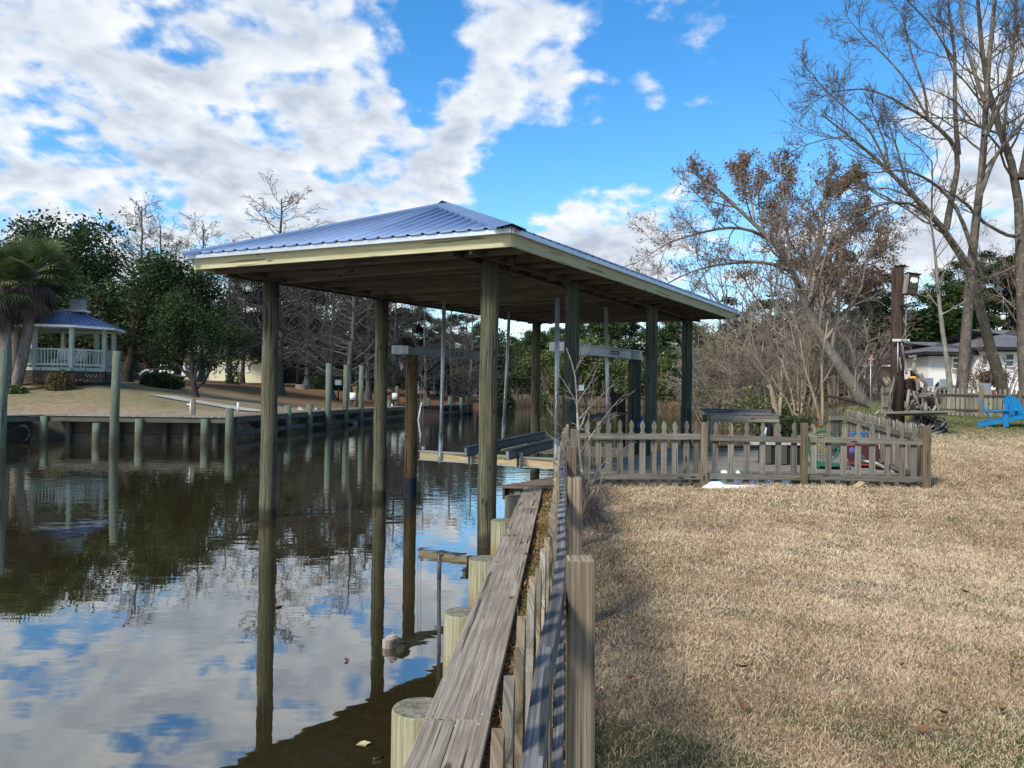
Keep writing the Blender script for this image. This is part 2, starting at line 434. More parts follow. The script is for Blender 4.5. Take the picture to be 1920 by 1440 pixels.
# water
m, nt = newmat('dark_canal_water')
p = posout(nt)
sep = nt.n('ShaderNodeSeparateXYZ'); nt.l(p, sep.inputs[0])
big = noise(nt, mapping(nt, p, (0.05, 0.22, 1)), 1.0, 3)
patch = math_(nt, 'ADD', mrange(nt, big, 0.48, 0.64, 0.05, 1.0), 0.0)
far = mrange(nt, sep.outputs[1], 8, 26, 0.2, 0.9)
r1 = noise(nt, mapping(nt, p, (1.6, 3.2, 1)), 1.0, 2, 0.5)
r2 = noise(nt, mapping(nt, p, (5, 12, 1), rot=(0, 0, 0.2)), 1.0, 2, 0.5)
hh = math_(nt, 'ADD', math_(nt, 'MULTIPLY', r1, 0.6), math_(nt, 'MULTIPLY', math_(nt, 'MULTIPLY', r2, 0.16), patch))
hh = math_(nt, 'MULTIPLY', hh, far)
nrm = bump(nt, hh, 0.5, 0.021)
murk = ramp(nt, [(0.3, (0.022, 0.017, 0.007)), (0.7, (0.035, 0.030, 0.013))], noise(nt, p, 0.6, 3)).outputs[0]
dif = nt.n('ShaderNodeBsdfDiffuse'); nt.l(murk, dif.inputs[0])
gl = nt.n('ShaderNodeBsdfGlossy'); gl.inputs['Roughness'].default_value = 0.01; gl.inputs[0].default_value = (0.97, 0.98, 0.97, 1)
nt.l(nrm, gl.inputs['Normal'])
fr = nt.n('ShaderNodeFresnel'); fr.inputs['IOR'].default_value = 2.1; nt.l(nrm, fr.inputs['Normal'])
mx = nt.n('ShaderNodeMixShader'); nt.l(math_(nt, 'ADD', fr.outputs[0], 0.12, clamp=True), mx.inputs[0])
nt.l(dif.outputs[0], mx.inputs[1]); nt.l(gl.outputs[0], mx.inputs[2])
o = nt.n('ShaderNodeOutputMaterial'); nt.l(mx.outputs[0], o.inputs[0])
M['water'] = m
# lawns
def lawnmat(name, side):
    m, nt = newmat(name); p = posout(nt)
    n0 = noise(nt, p, 0.35, 4, 0.6); n1 = noise(nt, p, 1.7, 5, 0.65); n2 = noise(nt, mapping(nt, p, (1, 1, 0.3)), 34, 4, 0.7)
    n3 = noise(nt, mapping(nt, p, (1, 1, 1), (31, 7, 0)), 0.55, 4, 0.65)
    c = ramp(nt, [(0.3, (0.15, 0.105, 0.066)), (0.5, (0.31, 0.235, 0.15)), (0.7, (0.46, 0.36, 0.24))], n2).outputs[0]
    c = mixc(nt, mrange(nt, n1, 0.45, 0.75, 0, 0.45), c, (0.20, 0.135, 0.085))
    c = mixc(nt, mrange(nt, n3, 0.54, 0.70, 0, 0.5), c, (0.11, 0.125, 0.04))
    n4 = noise(nt, mapping(nt, p, (1, 1.6, 1)), 2.6, 5, 0.7); v4 = nt.n('ShaderNodeVectorMath', operation='SCALE'); nt.l(c, v4.inputs[0]); nt.l(mrange(nt, n4, 0.35, 0.65, 0.68, 1.22), v4.inputs['Scale']); c = v4.outputs[0]
    s = nt.n('ShaderNodeSeparateXYZ'); nt.l(p, s.inputs[0])
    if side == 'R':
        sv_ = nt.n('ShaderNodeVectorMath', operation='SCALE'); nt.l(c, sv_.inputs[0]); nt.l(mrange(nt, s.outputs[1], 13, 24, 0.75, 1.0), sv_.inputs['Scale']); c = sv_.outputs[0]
        g = mrange(nt, math_(nt, 'ADD', s.outputs[1], math_(nt, 'MULTIPLY', n0, 4)), 17.5, 22, 0, 0.8)
        g2 = math_(nt, 'MULTIPLY', g, mrange(nt, n1, 0.3, 0.55, 0.35, 1.0))
        c = mixc(nt, g2, c, mixc(nt, n2, (0.05, 0.085, 0.018), (0.14, 0.20, 0.05)))
        g = mrange(nt, math_(nt, 'ADD', s.outputs[1], math_(nt, 'MULTIPLY', n0, 10)), 43, 50, 0, 0.85)
        c = mixc(nt, g, c, mixc(nt, n2, (0.13, 0.07, 0.045), (0.26, 0.17, 0.12)))
        # bare soil strip beside the cap boards
        e = math_(nt, 'SUBTRACT', s.outputs[0], math_(nt, 'MULTIPLY', s.outputs[1], 0.065))
        e = math_(nt, 'ADD', e, math_(nt, 'MULTIPLY', n1, 0.35))
        c = mixc(nt, mrange(nt, e, 0.25, 0.0, 0, 0.85), c, mixc(nt, n2, (0.07, 0.03, 0.013), (0.30, 0.16, 0.08)))
    else:
        d = math_(nt, 'ADD', s.outputs[1], math_(nt, 'MULTIPLY', n0, 9))
        c = mixc(nt, math_(nt, 'MULTIPLY', mrange(nt, d, 40, 44, 0, 1), mrange(nt, d, 60, 46, 0.1, 0.42)), c, (0.11, 0.125, 0.045))
        c = mixc(nt, mrange(nt, d, 54, 60, 0, 0.85), c, mixc(nt, n2, (0.10, 0.062, 0.03), (0.19, 0.13, 0.07)))
        lit = mrange(nt, math_(nt, 'ADD', s.outputs[1], math_(nt, 'MULTIPLY', n0, 10)), 64, 72, 0, 0.9)
        xr = mrange(nt, s.outputs[0], -34, -24, 0, 1)
        c = mixc(nt, math_(nt, 'MULTIPLY', lit, xr), c, mixc(nt, n1, (0.11, 0.055, 0.03), (0.19, 0.10, 0.055)))
    finish(nt, c, 0.95, bump(nt, n2, 0.9, 0.03), spec=0.1)
    return m
M['lawnR'] = lawnmat('winter_lawn', 'R'); M['lawnL'] = lawnmat('far_bank_ground', 'L')
m, nt = newmat('winter_grass_blades')
rd = rndout(nt)
at = nt.n('ShaderNodeAttribute'); at.attribute_name = 'grn'
c = ramp(nt, [(0.0, (0.22, 0.14, 0.08)), (0.35, (0.46, 0.34, 0.215)), (0.7, (0.68, 0.53, 0.36)), (1.0, (0.80, 0.67, 0.50))], rd).outputs[0]
c = mixc(nt, at.outputs['Fac'], c, ramp(nt, [(0.0, (0.035, 0.06, 0.012)), (1.0, (0.13, 0.19, 0.045))], rd).outputs[0])
finish(nt, c, 0.8, None, spec=0.15, trans=0.25)
M['grass'] = m

# ------------------------------------------------------------------ terrain
def interp(x, xs, ys): return np.interp(x, xs, ys)
SY = [-8, 12.2, 14.1, 18.8, 25, 35, 45, 65, 90, 130, 300]
SX = [-0.97, 0.343, 1.5, 3.9, 5.9, 8.3, 11.0, 16.5, 25, 42, 130]
PY = [-8, 5, 12, 16, 22, 28, 36, 45, 60, 90, 300]
PZ = [.6, .6, .73, .93, 1.33, 1.42, 1.72, 2.1, 2.55, 2.9, 4]
def ssm(t): t = np.clip(t, 0, 1); return t * t * (3 - 2 * t)
def zR(x, y):
    x = np.asarray(x, float); y = np.asarray(y, float)
    s = x - interp(y, SY, SX)
    w = interp(y, [12.0, 13, 20, 40, 100], [0.1, 2.0, 3.5, 9, 20])
    P = interp(y, PY, PZ)
    ud = (1 - ssm((x - 6.4) / 0.8)) * ssm((y - 12.4) / 0.5) * (1 - ssm((y - 18.8) / 1.5))
    P = P * (1 - ud) + np.minimum(P, 0.72) * ud
    near_ = (1 - ssm((s - .30) / .45)) * (1 - ssm((y - 12) / .5)); P = P * (1 - near_) + np.minimum(P, .61) * near_
    z = -0.5 + (P + 0.5) * ssm((s + 0.05) / w)
    bumps = 0.02 * np.sin(x * 1.7 + y * .6) + 0.015 * np.sin(x * .9 - y * 1.9)
    return z + bumps * ssm((y - 4) / 6)
LP = np.array([(-300, 32.5), (-11.9, 32.5), (-10.8, 44), (-10.1, 51), (-4.4, 77), (-1.5, 100), (2, 125), (14, 136), (60, 140), (400, 150)], float)
def zL(x, y):
    x = np.asarray(x, float); y = np.asarray(y, float)
    d = np.full(x.shape, 1e9); 
    for i in range(len(LP) - 1):
        a = LP[i]; b = LP[i + 1]; ab = b - a
        t = np.clip(((x - a[0]) * ab[0] + (y - a[1]) * ab[1]) / (ab @ ab), 0, 1)
        d = np.minimum(d, np.hypot(x - a[0] - t * ab[0], y - a[1] - t * ab[1]))
    # inside test: left / beyond polyline
    xs = LP[1:, 0]; ys = LP[1:, 1]
    bx = np.interp(y, ys, xs)
    inside = np.where(y < 32.5, False, x < bx) 
    d = np.where(inside, d, -d)
    ra = x / np.maximum(y, 1)
    K = interp(ra, [-.5, -.35, -.07, 0.0, .3], [1.0, 1.0, .66, .42, .5])
    z = interp(d, [0, 3, 7, 14, 30, 80, 200, 600], [1.0, 1.08, 1.5, 2.45, 2.95, 4.7, 6.5, 8]) * K
    soft = ssm((y - 74) / 6)
    z = z * (1 - soft) + soft * np.where(d < 4, 0.75 * ssm(d / 5) , 0.75 * ssm(d / 5) * 0 + z) 
    z = np.where(d < 4, z, z)
    low = ssm((y - 76) / 8) * (1 - ssm((d - 4) / 12)); z = z * (1 - low) + np.minimum(z, 0.15 + d * 0.12) * low
    return np.where(d > 0, z, -1.0)
def gridmesh(name, X, Y, Z, mat):
    ny, nx = X.shape
    V = np.stack([X, Y, Z], -1).reshape(-1, 3)
    i = np.arange((ny - 1) * (nx - 1)); r = i // (nx - 1); c = i % (nx - 1); a = r * nx + c
    Fq = np.stack([a, a + 1, a + nx + 1, a + nx], -1)
    o = np_mesh(name, V, Fq, mat, smooth=True); o['kind'] = 'structure'; return o
def steps(segs):
    out = []
    for a, b, st in segs: out += list(np.arange(a, b, st))
    out.append(segs[-1][1]); return np.array(out)
ys = steps([(-6, 0, 1), (0, 14, .2), (14, 30, .4), (30, 60, 1), (60, 140, 3), (140, 400, 20)])
us = np.concatenate([[-3, -0.5, -0.06, -0.03, 0.0, 0.04, 0.08], steps([(.2, 10, .2), (10, 20, .5), (20, 60, 2), (60, 400, 15)])])
U, Y = np.meshgrid(us, ys); X = U + interp(Y, SY, SX)
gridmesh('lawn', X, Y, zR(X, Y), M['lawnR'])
xs = steps([(-500, -100, 20), (-100, -40, 3), (-40, 10, .6), (10, 60, 3), (60, 900, 25)])
ys = steps([(28, 60, .6), (60, 150, 2), (150, 300, 10), (300, 1500, 60)])
X, Y = np.meshgrid(xs, ys)
gridmesh('ground', X, Y, zL(X, Y), M['lawnL'])
np_mesh('water', [(-600, -60, 0), (700, -60, 0), (700, 600, 0), (-600, 600, 0)], [[0, 1, 2, 3]], M['water'])['kind'] = 'structure'
def gz(x, y):
    a = float(zR(x, y)); b = float(zL(x, y)); return max(a, b)
def gpt(px, d):
    """ground point seen in column px at distance d"""
    x = (px - 960) / F * d
    for _ in range(2):
        z = gz(x, d)
        py = 720 + 17 - (z - 2.1) * F / d
        x = pt(px, py, d).x
    return Vector((x, d, gz(x, d)))

# ------------------------------------------------------------------ numpy plants
def nrmz(a): return a / np.maximum(np.linalg.norm(a, axis=-1, keepdims=True), 1e-9)
def tubes_np(P, R, k):
    """P (B,N,3) R (B,N) -> verts, quads"""
    B, N, _ = P.shape
    T = np.empty_like(P); T[:, 1:-1] = P[:, 2:] - P[:, :-2]; T[:, 0] = P[:, 1] - P[:, 0]; T[:, -1] = P[:, -1] - P[:, -2]
    T = nrmz(T)
    ref = np.where(np.abs(T[..., 2:3]) < 0.8, np.array([0, 0, 1.0]), np.array([0, 1.0, 0]))
    U = nrmz(np.cross(T, ref)); W = np.cross(T, U)
    a = np.arange(k) * 2 * PI / k
    V = P[:, :, None] + R[:, :, None, None] * (np.cos(a)[None, None, :, None] * U[:, :, None] + np.sin(a)[None, None, :, None] * W[:, :, None])
    b = (np.arange(B)[:, None, None] * N + np.arange(N - 1)[None, :, None]) * k
    j = np.arange(k)[None, None, :]; j2 = (j + 1) % k
    Fq = np.stack([b + j, b + j2, b + k + j2, b + k + j], -1).reshape(-1, 4)
    return V.reshape(-1, 3), Fq
def spawn(rng, P, R, m, t0, t1, ang, lenf, n=4, wob=0.15, up=0.0, rfac=0.5, taper=0.35, lt=0.5, absr=None, side=None, minr=0.0):
    B, N, _ = P.shape
    t = t0 + (t1 - t0) * (np.arange(m)[None] + rng.uniform(0, 1, (B, m))) / m
    f = t * (N - 1); i0 = np.minimum(f.astype(int), N - 2); f = f - i0
    bi = np.arange(B)[:, None]
    a = P[bi, i0]; b = P[bi, i0 + 1]
    pos = a + (b - a) * f[..., None]; tan = nrmz(b - a)
    rad = R[bi, i0] * (1 - f) + R[bi, i0 + 1] * f
    pr = rng.normal(size=pos.shape)
    if side is not None: pr = pr * np.array(side)
    pr = nrmz(pr - (pr * tan).sum(-1, keepdims=True) * tan)
    an = ang[0] + (ang[1] - ang[0]) * rng.uniform(0, 1, t.shape)
    d = np.cos(an)[..., None] * tan + np.sin(an)[..., None] * pr
    plen = np.linalg.norm(P[:, 1:] - P[:, :-1], axis=-1).sum(1)[:, None]
    L = plen * lenf * (1 - lt * t) * rng.uniform(0.65, 1.25, t.shape)
    out = np.empty((B, m, n, 3)); out[:, :, 0] = pos; cur = pos
    for k in range(1, n):
        d = nrmz(d + wob * rng.normal(size=d.shape) + np.array([0, 0, up]))
        cur = cur + d * (L / (n - 1))[..., None]; out[:, :, k] = cur
    r0 = np.maximum(rad * rfac, minr)
    RR = r0[..., None] * np.linspace(1, taper, n)
    return out.reshape(B * m, n, 3), np.maximum(RR.reshape(B * m, n), minr * 0.7)
class Plant:
    def __init__(self, seed): self.rng = np.random.default_rng(seed); self.v = []; self.f = []; self.n = 0
    def add(self, V, Fq):
        self.v.append(V); self.f.append(Fq + self.n); self.n += len(V)
    def tubes(self, P, R, k): self.add(*tubes_np(P, R, k))
    def leaves(self, pts, per, spread, size, elong=1.8, flat=0.0, down=0.0):
        rng = self.rng
        c = np.repeat(pts, per, 0) + rng.normal(size=(len(pts) * per, 3)) * np.array(spread)
        M_ = len(c)
        d = rng.normal(size=(M_, 3)); d[:, 2] -= down; d = nrmz(d); q = rng.normal(size=(M_, 3)); q[:, 2] += flat
        q = nrmz(np.cross(d, q))
        s = size * rng.uniform(0.55, 1.35, (M_, 1))
        V = np.stack([c - d * s * elong * .5, c + q * s * .5, c + d * s * elong * .5, c - q * s * .5], 1).reshape(-1, 3)
        self.add(V, np.arange(M_ * 4).reshape(-1, 4))
    def build(self, name, mat, parent, smooth=False):
        V = np.concatenate(self.v); Fq = np.concatenate(self.f)
        return np_mesh(name, V, Fq, mat, parent, rnd=self.rng.uniform(0, 1, len(Fq)), smooth=smooth)
def poly3(guides, n=10):
    """list of (points, r0, r1) -> resampled arrays"""
    P = []; R = []
    for pts, r0, r1 in guides:
        p = np.array([list(q) for q in pts], float)
        s = np.concatenate([[0], np.cumsum(np.linalg.norm(p[1:] - p[:-1], axis=1))]); s /= s[-1]
        t = np.linspace(0, 1, n)
        # smooth by interpolating twice
        q = np.stack([np.interp(t, s, p[:, i]) for i in range(3)], 1)
        q[1:-1] = 0.25 * q[:-2] + 0.5 * q[1:-1] + 0.25 * q[2:]
        P.append(q); R.append(np.linspace(r0, r1, n))
    return np.array(P), np.array(R)
# ------------------------------------------------------------------ sky and sun
SUN_AZ_V = Vector((-0.64, -0.77, 0)); SUN_EL = math.radians(40)
w = bpy.data.worlds.new('World'); scene.world = w; w.use_nodes = True
nt = NT(w)
SKY_S = 0.12
sky = nt.n('ShaderNodeTexSky', sky_type='NISHITA'); sky.sun_disc = False
sky.sun_elevation = SUN_EL
sky.sun_rotation = math.atan2(SUN_AZ_V.x, SUN_AZ_V.y)
sky.air_density = 1.0; sky.dust_density = 0.3; sky.ozone_density = 2.0
tc = nt.n('ShaderNodeTexCoord').outputs['Generated']
hs = nt.n('ShaderNodeHueSaturation'); hs.inputs['Saturation'].default_value = 1.38; hs.inputs['Value'].default_value = 1.12
nt.l(sky.outputs[0], hs.inputs['Color'])
s = nt.n('ShaderNodeSeparateXYZ'); nt.l(tc, s.inputs[0])
zz = math_(nt, 'ADD', math_(nt, 'MAXIMUM', s.outputs[2], 0.0), 0.27)
cb = nt.n('ShaderNodeCombineXYZ')
nt.l(math_(nt, 'DIVIDE', s.outputs[0], zz), cb.inputs[0]); nt.l(math_(nt, 'DIVIDE', s.outputs[1], zz), cb.inputs[1])
pv = cb.outputs[0]
def cl(off, det=7): return noise(nt, mapping(nt, pv, (1.6, 1.35, 1), (5.9 + off[0], 4.1 + off[1], 0)), 3.0, det, 0.52, 0.15)
def cl2(off): return noise(nt, mapping(nt, pv, (1.6, 1.35, 1), (13.3 + off[0], 8.7 + off[1], 0)), 8.5, 4, 0.5, 0.15)
na = cl((0, 0)); nb = cl((0.05, 0.06), 5); nc = cl2((0, 0)); ncb = cl2((0.025, 0.03))
dens = math_(nt, 'ADD', math_(nt, 'MULTIPLY', na, 1.05), math_(nt, 'MULTIPLY', nc, 0.85))
dens = math_(nt, 'SUBTRACT', dens, 0.39)
BL = [(930, 40, 75, .22), (1060, 70, 85, .2), (880, 240, 60, .22), (1010, 200, 60, .20), (1135, 165, 45, .16), (1130, 220, 35, .12), (1270, 10, 80, .16), (1400, 5, 100, .12),
      (1325, 215, 52, .22), (1225, 160, 40, .17), (850, 345, 62, .22), (1040, 445, 75, .2), (1150, 440, 70, .24), (1230, 470, 80, .24), (1250, 330, 35, .12),
      (1820, 420, 150, .16), (1900, 250, 100, .10), (1740, 140, 70, .08), (1680, 440, 100, .12), (690, 260, 80, .18), (560, 60, 220, .1),
      (1440, 190, 110, -.28), (1130, 330, 80, -.22), (1540, 110, 90, -.22), (800, 130, 45, -.10), (960, 330, 60, -.18), (1330, 330, 60, -.1), (1230, 90, 28, -.1), (1560, 260, 60, -.15), (740, 330, 40, -.1), (1180, 40, 25, -.1), (800, 20, 40, -.16), (780, 210, 30, -.14), (1200, 130, 190, -.16), (1000, 300, 120, -.06), (760, 60, 60, -.06), (1250, 90, 70, -.14), (830, 110, 45, -.18), (1190, 60, 75, -.20), (930, 290, 70, -.16), (1290, 140, 60, -.12), (880, 150, 40, -.10), (1000, 310, 70, -.12), (1300, 35, 70, .20), (950, 280, 40, -.08), (1225, 155, 32, .22), (1325, 215, 42, .26), (885, 240, 50, .14), (1010, 205, 45, .16), (850, 345, 50, .14), (1150, 435, 60, .12), (1040, 440, 60, .12)]
for px, py, sg, wt in BL:
    d = ray(px, py).normalized()
    dp = nt.n('ShaderNodeVectorMath', operation='DOT_PRODUCT'); nt.l(tc, dp.inputs[0]); dp.inputs[1].default_value = d
    k = 1.0 / (sg / F) ** 2
    e = math_(nt, 'EXPONENT', math_(nt, 'MULTIPLY_ADD', dp.outputs['Value'], k, -k))
    dens = math_(nt, 'MULTIPLY_ADD', e, wt, dens)
lb = mrange(nt, s.outputs[0], -0.04, -0.26, 0.0, 0.20)
dens = math_(nt, 'ADD', dens, lb)
hz = mrange(nt, s.outputs[2], 0.16, 0.0, 0, 0.08); dens = math_(nt, 'ADD', dens, hz)
fac = mrange(nt, dens, 0.55, 0.84, 0.0, 1.0)
thick = mrange(nt, dens, 0.70, 1.02, 0.0, 1.0)
lit = math_(nt, 'ADD', math_(nt, 'MULTIPLY', math_(nt, 'SUBTRACT', na, nb), 2.6), math_(nt, 'MULTIPLY', math_(nt, 'SUBTRACT', nc, ncb), 1.3))
lit = math_(nt, 'ADD', math_(nt, 'SUBTRACT', 0.80, math_(nt, 'MULTIPLY', thick, 0.58)), lit, clamp=True)
cc = ramp(nt, [(0.0, (2.5, 2.85, 3.45)), (0.5, (3.65, 3.95, 4.4)), (1.0, (4.85, 4.98, 5.1))], lit).outputs[0]
fin = mixc(nt, fac, hs.outputs[0], cc)
bg = nt.n('ShaderNodeBackground'); bg.inputs['Strength'].default_value = SKY_S; nt.l(fin, bg.inputs[0])
o = nt.n('ShaderNodeOutputWorld'); nt.l(bg.outputs[0], o.inputs[0])
sd = bpy.data.lights.new('sun', 'SUN'); sd.energy = 2.8; sd.angle = math.radians(12); sd.color = (1.0, 0.93, 0.82)
so = bpy.data.objects.new('sun', sd); C.objects.link(so)
sv = (SUN_AZ_V.normalized() * math.cos(SUN_EL) + Vector((0, 0, math.sin(SUN_EL))))
so.rotation_euler = (-sv).to_track_quat('-Z', 'Y').to_euler(); so.location = (-30, -10, 30)
scene.view_settings.view_transform = 'Standard'; scene.view_settings.look = 'None'
scene.view_settings.gamma = 1.0; scene.view_settings.exposure = 0.78
scene.cycles.max_bounces = 6; scene.cycles.transparent_max_bounces = 8

# ------------------------------------------------------------------ boathouse
ZE = 3.93
R1 = pz(960, 462.5, ZE); L1 = pz(365, 506, ZE); R2 = pz(1370, 598, ZE); L2 = pz(1003, 607, ZE)
bh = thing('boathouse', 'open boathouse on tall round piles with a blue-grey ribbed metal hip roof', 'boathouse', ((L1 + R2) / 2).xy.to_3d())
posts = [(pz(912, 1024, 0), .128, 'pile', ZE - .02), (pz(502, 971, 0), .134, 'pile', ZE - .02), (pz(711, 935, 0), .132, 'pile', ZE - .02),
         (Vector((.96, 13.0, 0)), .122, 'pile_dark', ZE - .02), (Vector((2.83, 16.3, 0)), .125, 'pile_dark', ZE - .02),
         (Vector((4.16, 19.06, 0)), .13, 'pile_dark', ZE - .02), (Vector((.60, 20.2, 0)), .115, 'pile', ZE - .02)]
for i, (p, r, mt, zt) in enumerate(posts):
    mb = MB(); rs = random.Random(i)
    P = []; R = []
    for k in range(15):
        z = -0.8 + (zt + 0.8) * k / 14
        P.append((p.x + rs.uniform(-.008, .008), p.y + rs.uniform(-.008, .008), z)); R.append(r * (1.03 - 0.07 * k / 14) + rs.uniform(-.003, .003))
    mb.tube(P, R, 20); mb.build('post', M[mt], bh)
def lerp(a, b, t): return a + (b - a) * t
cs = [L1, R1, R2, L2]
# fascia, drip edge
for i in range(4):
    a, b = cs[i], cs[(i + 1) % 4]
    mb = MB(); mb.beam((a.x, a.y, ZE + .08), (b.x, b.y, ZE + .08), .04, .16); mb.build('fascia', M['lumber'], bh, .003)
cen = (L1 + R1 + R2 + L2) / 4
def outw(p, k): v = (p - cen); v.z = 0; return p + v.normalized() * k
ce = [outw(p, .11) for p in cs]
for i in range(4):
    a, b = ce[i], ce[(i + 1) % 4]
    mb = MB(); mb.beam((a.x, a.y, ZE + .18), (b.x, b.y, ZE + .18), .06, .06); mb.build('drip_edge', M['trim'], bh)
ZR = ZE + .215
E = [Vector((p.x, p.y, ZR)) for p in [outw(q, .17) for q in cs]]  # L1 R1 R2 L2
hf = (E[1] - E[0]).length / 2
mf = (E[0] + E[1]) / 2; mbk = (E[3] + E[2]) / 2; u = (mbk - mf).normalized()
P1 = mf + u * (hf * 0.98); P2 = mbk - u * (hf * 0.95)
zp = pt(833, 383, P1.y).z; P1.z = zp; P2.z = zp
def face_roof(E0, E1, T0, T1, name):
    """ribbed panel: eave E0-E1, top T0-T1 (same point = triangle)"""
    e = (E1 - E0); L = e.length; ex = e / L
    m0 = T0 - E0; up = (m0 - ex * m0.dot(ex)); H = up.length; up = up / H
    nrm = ex.cross(up).normalized()
    if nrm.z < 0: nrm = -nrm
    a0 = m0.dot(ex); m1 = T1 - E0; a1 = m1.dot(ex)
    pts = []
    t = 0.0; sp = 0.229
    prof = []
    while t < L:
        prof += [(t, 0), (t + .095, 0), (t + .112, .019), (t + .148, .019), (t + .165, 0)]
        t += sp
    prof.append((L, 0)); prof = [q for q in prof if q[0] <= L]
    def top(t):
        h = H
        if a0 > 1e-6: h = min(h, t / a0 * H)
        if L - a1 > 1e-6: h = min(h, (L - t) / (L - a1) * H)
        return max(h, 0.0)
    V = []; Fq = []
    for t, z in prof:
        V.append(E0 + ex * t + nrm * z); V.append(E0 + ex * t + up * top(t) + nrm * z)
    n = len(prof)
    for i in range(n - 1): Fq.append([2 * i, 2 * i + 2, 2 * i + 3, 2 * i + 1])
    b = len(V)
    # underside sheet
    mbx = np_mesh(name, [v[:] for v in V], Fq, M['roof'], bh)
    mod = mbx.modifiers.new('thick', 'SOLIDIFY'); mod.thickness = 0.004; mod.offset = -1
    return nrm
nF = face_roof(E[0], E[1], P1, P1, 'roof_panel')
nR = face_roof(E[1], E[2], P1, P2, 'roof_panel')
nB = face_roof(E[2], E[3], P2, P2, 'roof_panel')
nL = face_roof(E[3], E[0], P2, P1, 'roof_panel')
def cap(a, b, n1, n2, name, wd=.17):
    ax = (b - a).normalized(); up = (n1 + n2).normalized()
    mb = MB()
    for n in (n1, n2):
        s = ax.cross(n); s.normalize()
        if s.dot(n1 + n2 - 2 * n) > 0: s = -s
        # s must point away from the other face, i.e. down this face
        if s.dot(Vector((0, 0, 1))) > 0: s = -s
        o = up * 0.04
        mb.poly([a + o, b + o, b + o * .8 + s * wd, a + o * .8 + s * wd], 0.5)
        mb.poly([a + o * .8 + s * wd, b + o * .8 + s * wd, b + s * wd - o * .1, a + s * wd - o * .1], 0.5)
    ob = mb.build(name, M['roof'], bh)
    md = ob.modifiers.new('t', 'SOLIDIFY'); md.thickness = .003
cap(E[0], P1, nF, nL, 'hip_cap'); cap(E[1], P1, nF, nR, 'hip_cap', .2); cap(E[2], P2, nB, nR, 'hip_cap'); cap(E[3], P2, nB, nL, 'hip_cap'); cap(P1 - u * .12, P2 + u * .12, nR, nL, 'ridge_cap', .2)
# girders along the post rows and across the ends
def line(a, b, e0, e1): d = (b - a).normalized(); return a - d * e0, b + d * e1
A_, B_, C_, D_, E_, F_, G_ = posts[1][0], posts[2][0], posts[0][0], posts[3][0], posts[4][0], posts[5][0], posts[6][0]
for a, b in ((A_, G_), (C_, F_)):
    for s_ in (-1, 1):
        d = (b - a).normalized(); n = Vector((-d.y, d.x, 0)) * (.155 * s_)
        a2, b2 = line(a, b, .75, .5)
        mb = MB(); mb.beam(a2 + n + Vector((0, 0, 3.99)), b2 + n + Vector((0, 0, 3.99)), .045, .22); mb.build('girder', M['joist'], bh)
for a, b in ((A_, C_), (G_, F_)):
    d = (b - a).normalized(); n = Vector((-d.y, d.x, 0)) * (.17 if a is A_ else -.17)
    if a is G_: n = n * -1 
    a2, b2 = line(a, b, .28, .28)
    mb = MB(); mb.beam(a2 + n + Vector((0, 0, 3.975)), b2 + n + Vector((0, 0, 3.975)), .04, .2); mb.build('girder', M['joist'], bh)
for i in range(17):
    t = .035 + .93 * i / 16
    a = lerp(L1, L2, t); b = lerp(R1, R2, t); d = (b - a).normalized()
    a = a + d * .03; b = b - d * .03
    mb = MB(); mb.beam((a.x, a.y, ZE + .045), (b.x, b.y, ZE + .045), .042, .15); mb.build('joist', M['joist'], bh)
for k in range(10):   # rafters of the two long slopes
    t = (k + .5) / 10
    rp = lerp(P1, P2, t)
    for side in (0, 1):
        e0 = lerp(E[0], E[3], .24 + .55 * t) if side == 0 else lerp(E[1], E[2], .24 + .55 * t)
        e0 = lerp(e0, rp, .1)
        mb = MB(); mb.beam(e0 + Vector((0, 0, -.1)), rp + Vector((0, 0, -.12)), .04, .14); mb.build('rafter', M['joist'], bh)
# soffit boards between joists (plywood ceiling over the joists)
mb = MB()
nb_ = 11
for i in range(nb_):
    a = lerp(L1, L2, i / nb_); a2 = lerp(L1, L2, (i + 1) / nb_); b = lerp(R1, R2, i / nb_); b2 = lerp(R1, R2, (i + 1) / nb_)
    if i in (2, 5, 8): continue
    k = .06 if i else .0
    p = [lerp(a, b, .01), lerp(a, b, .99), lerp(a2, b2, .99), lerp(a2, b2, .01)]
    mb.poly([(q.x, q.y, ZE + .128) for q in p], .5, [(0, 0), (5, 0), (5, .9), (0, .9)])
mb.build('ceiling_board', M['joist'], bh)

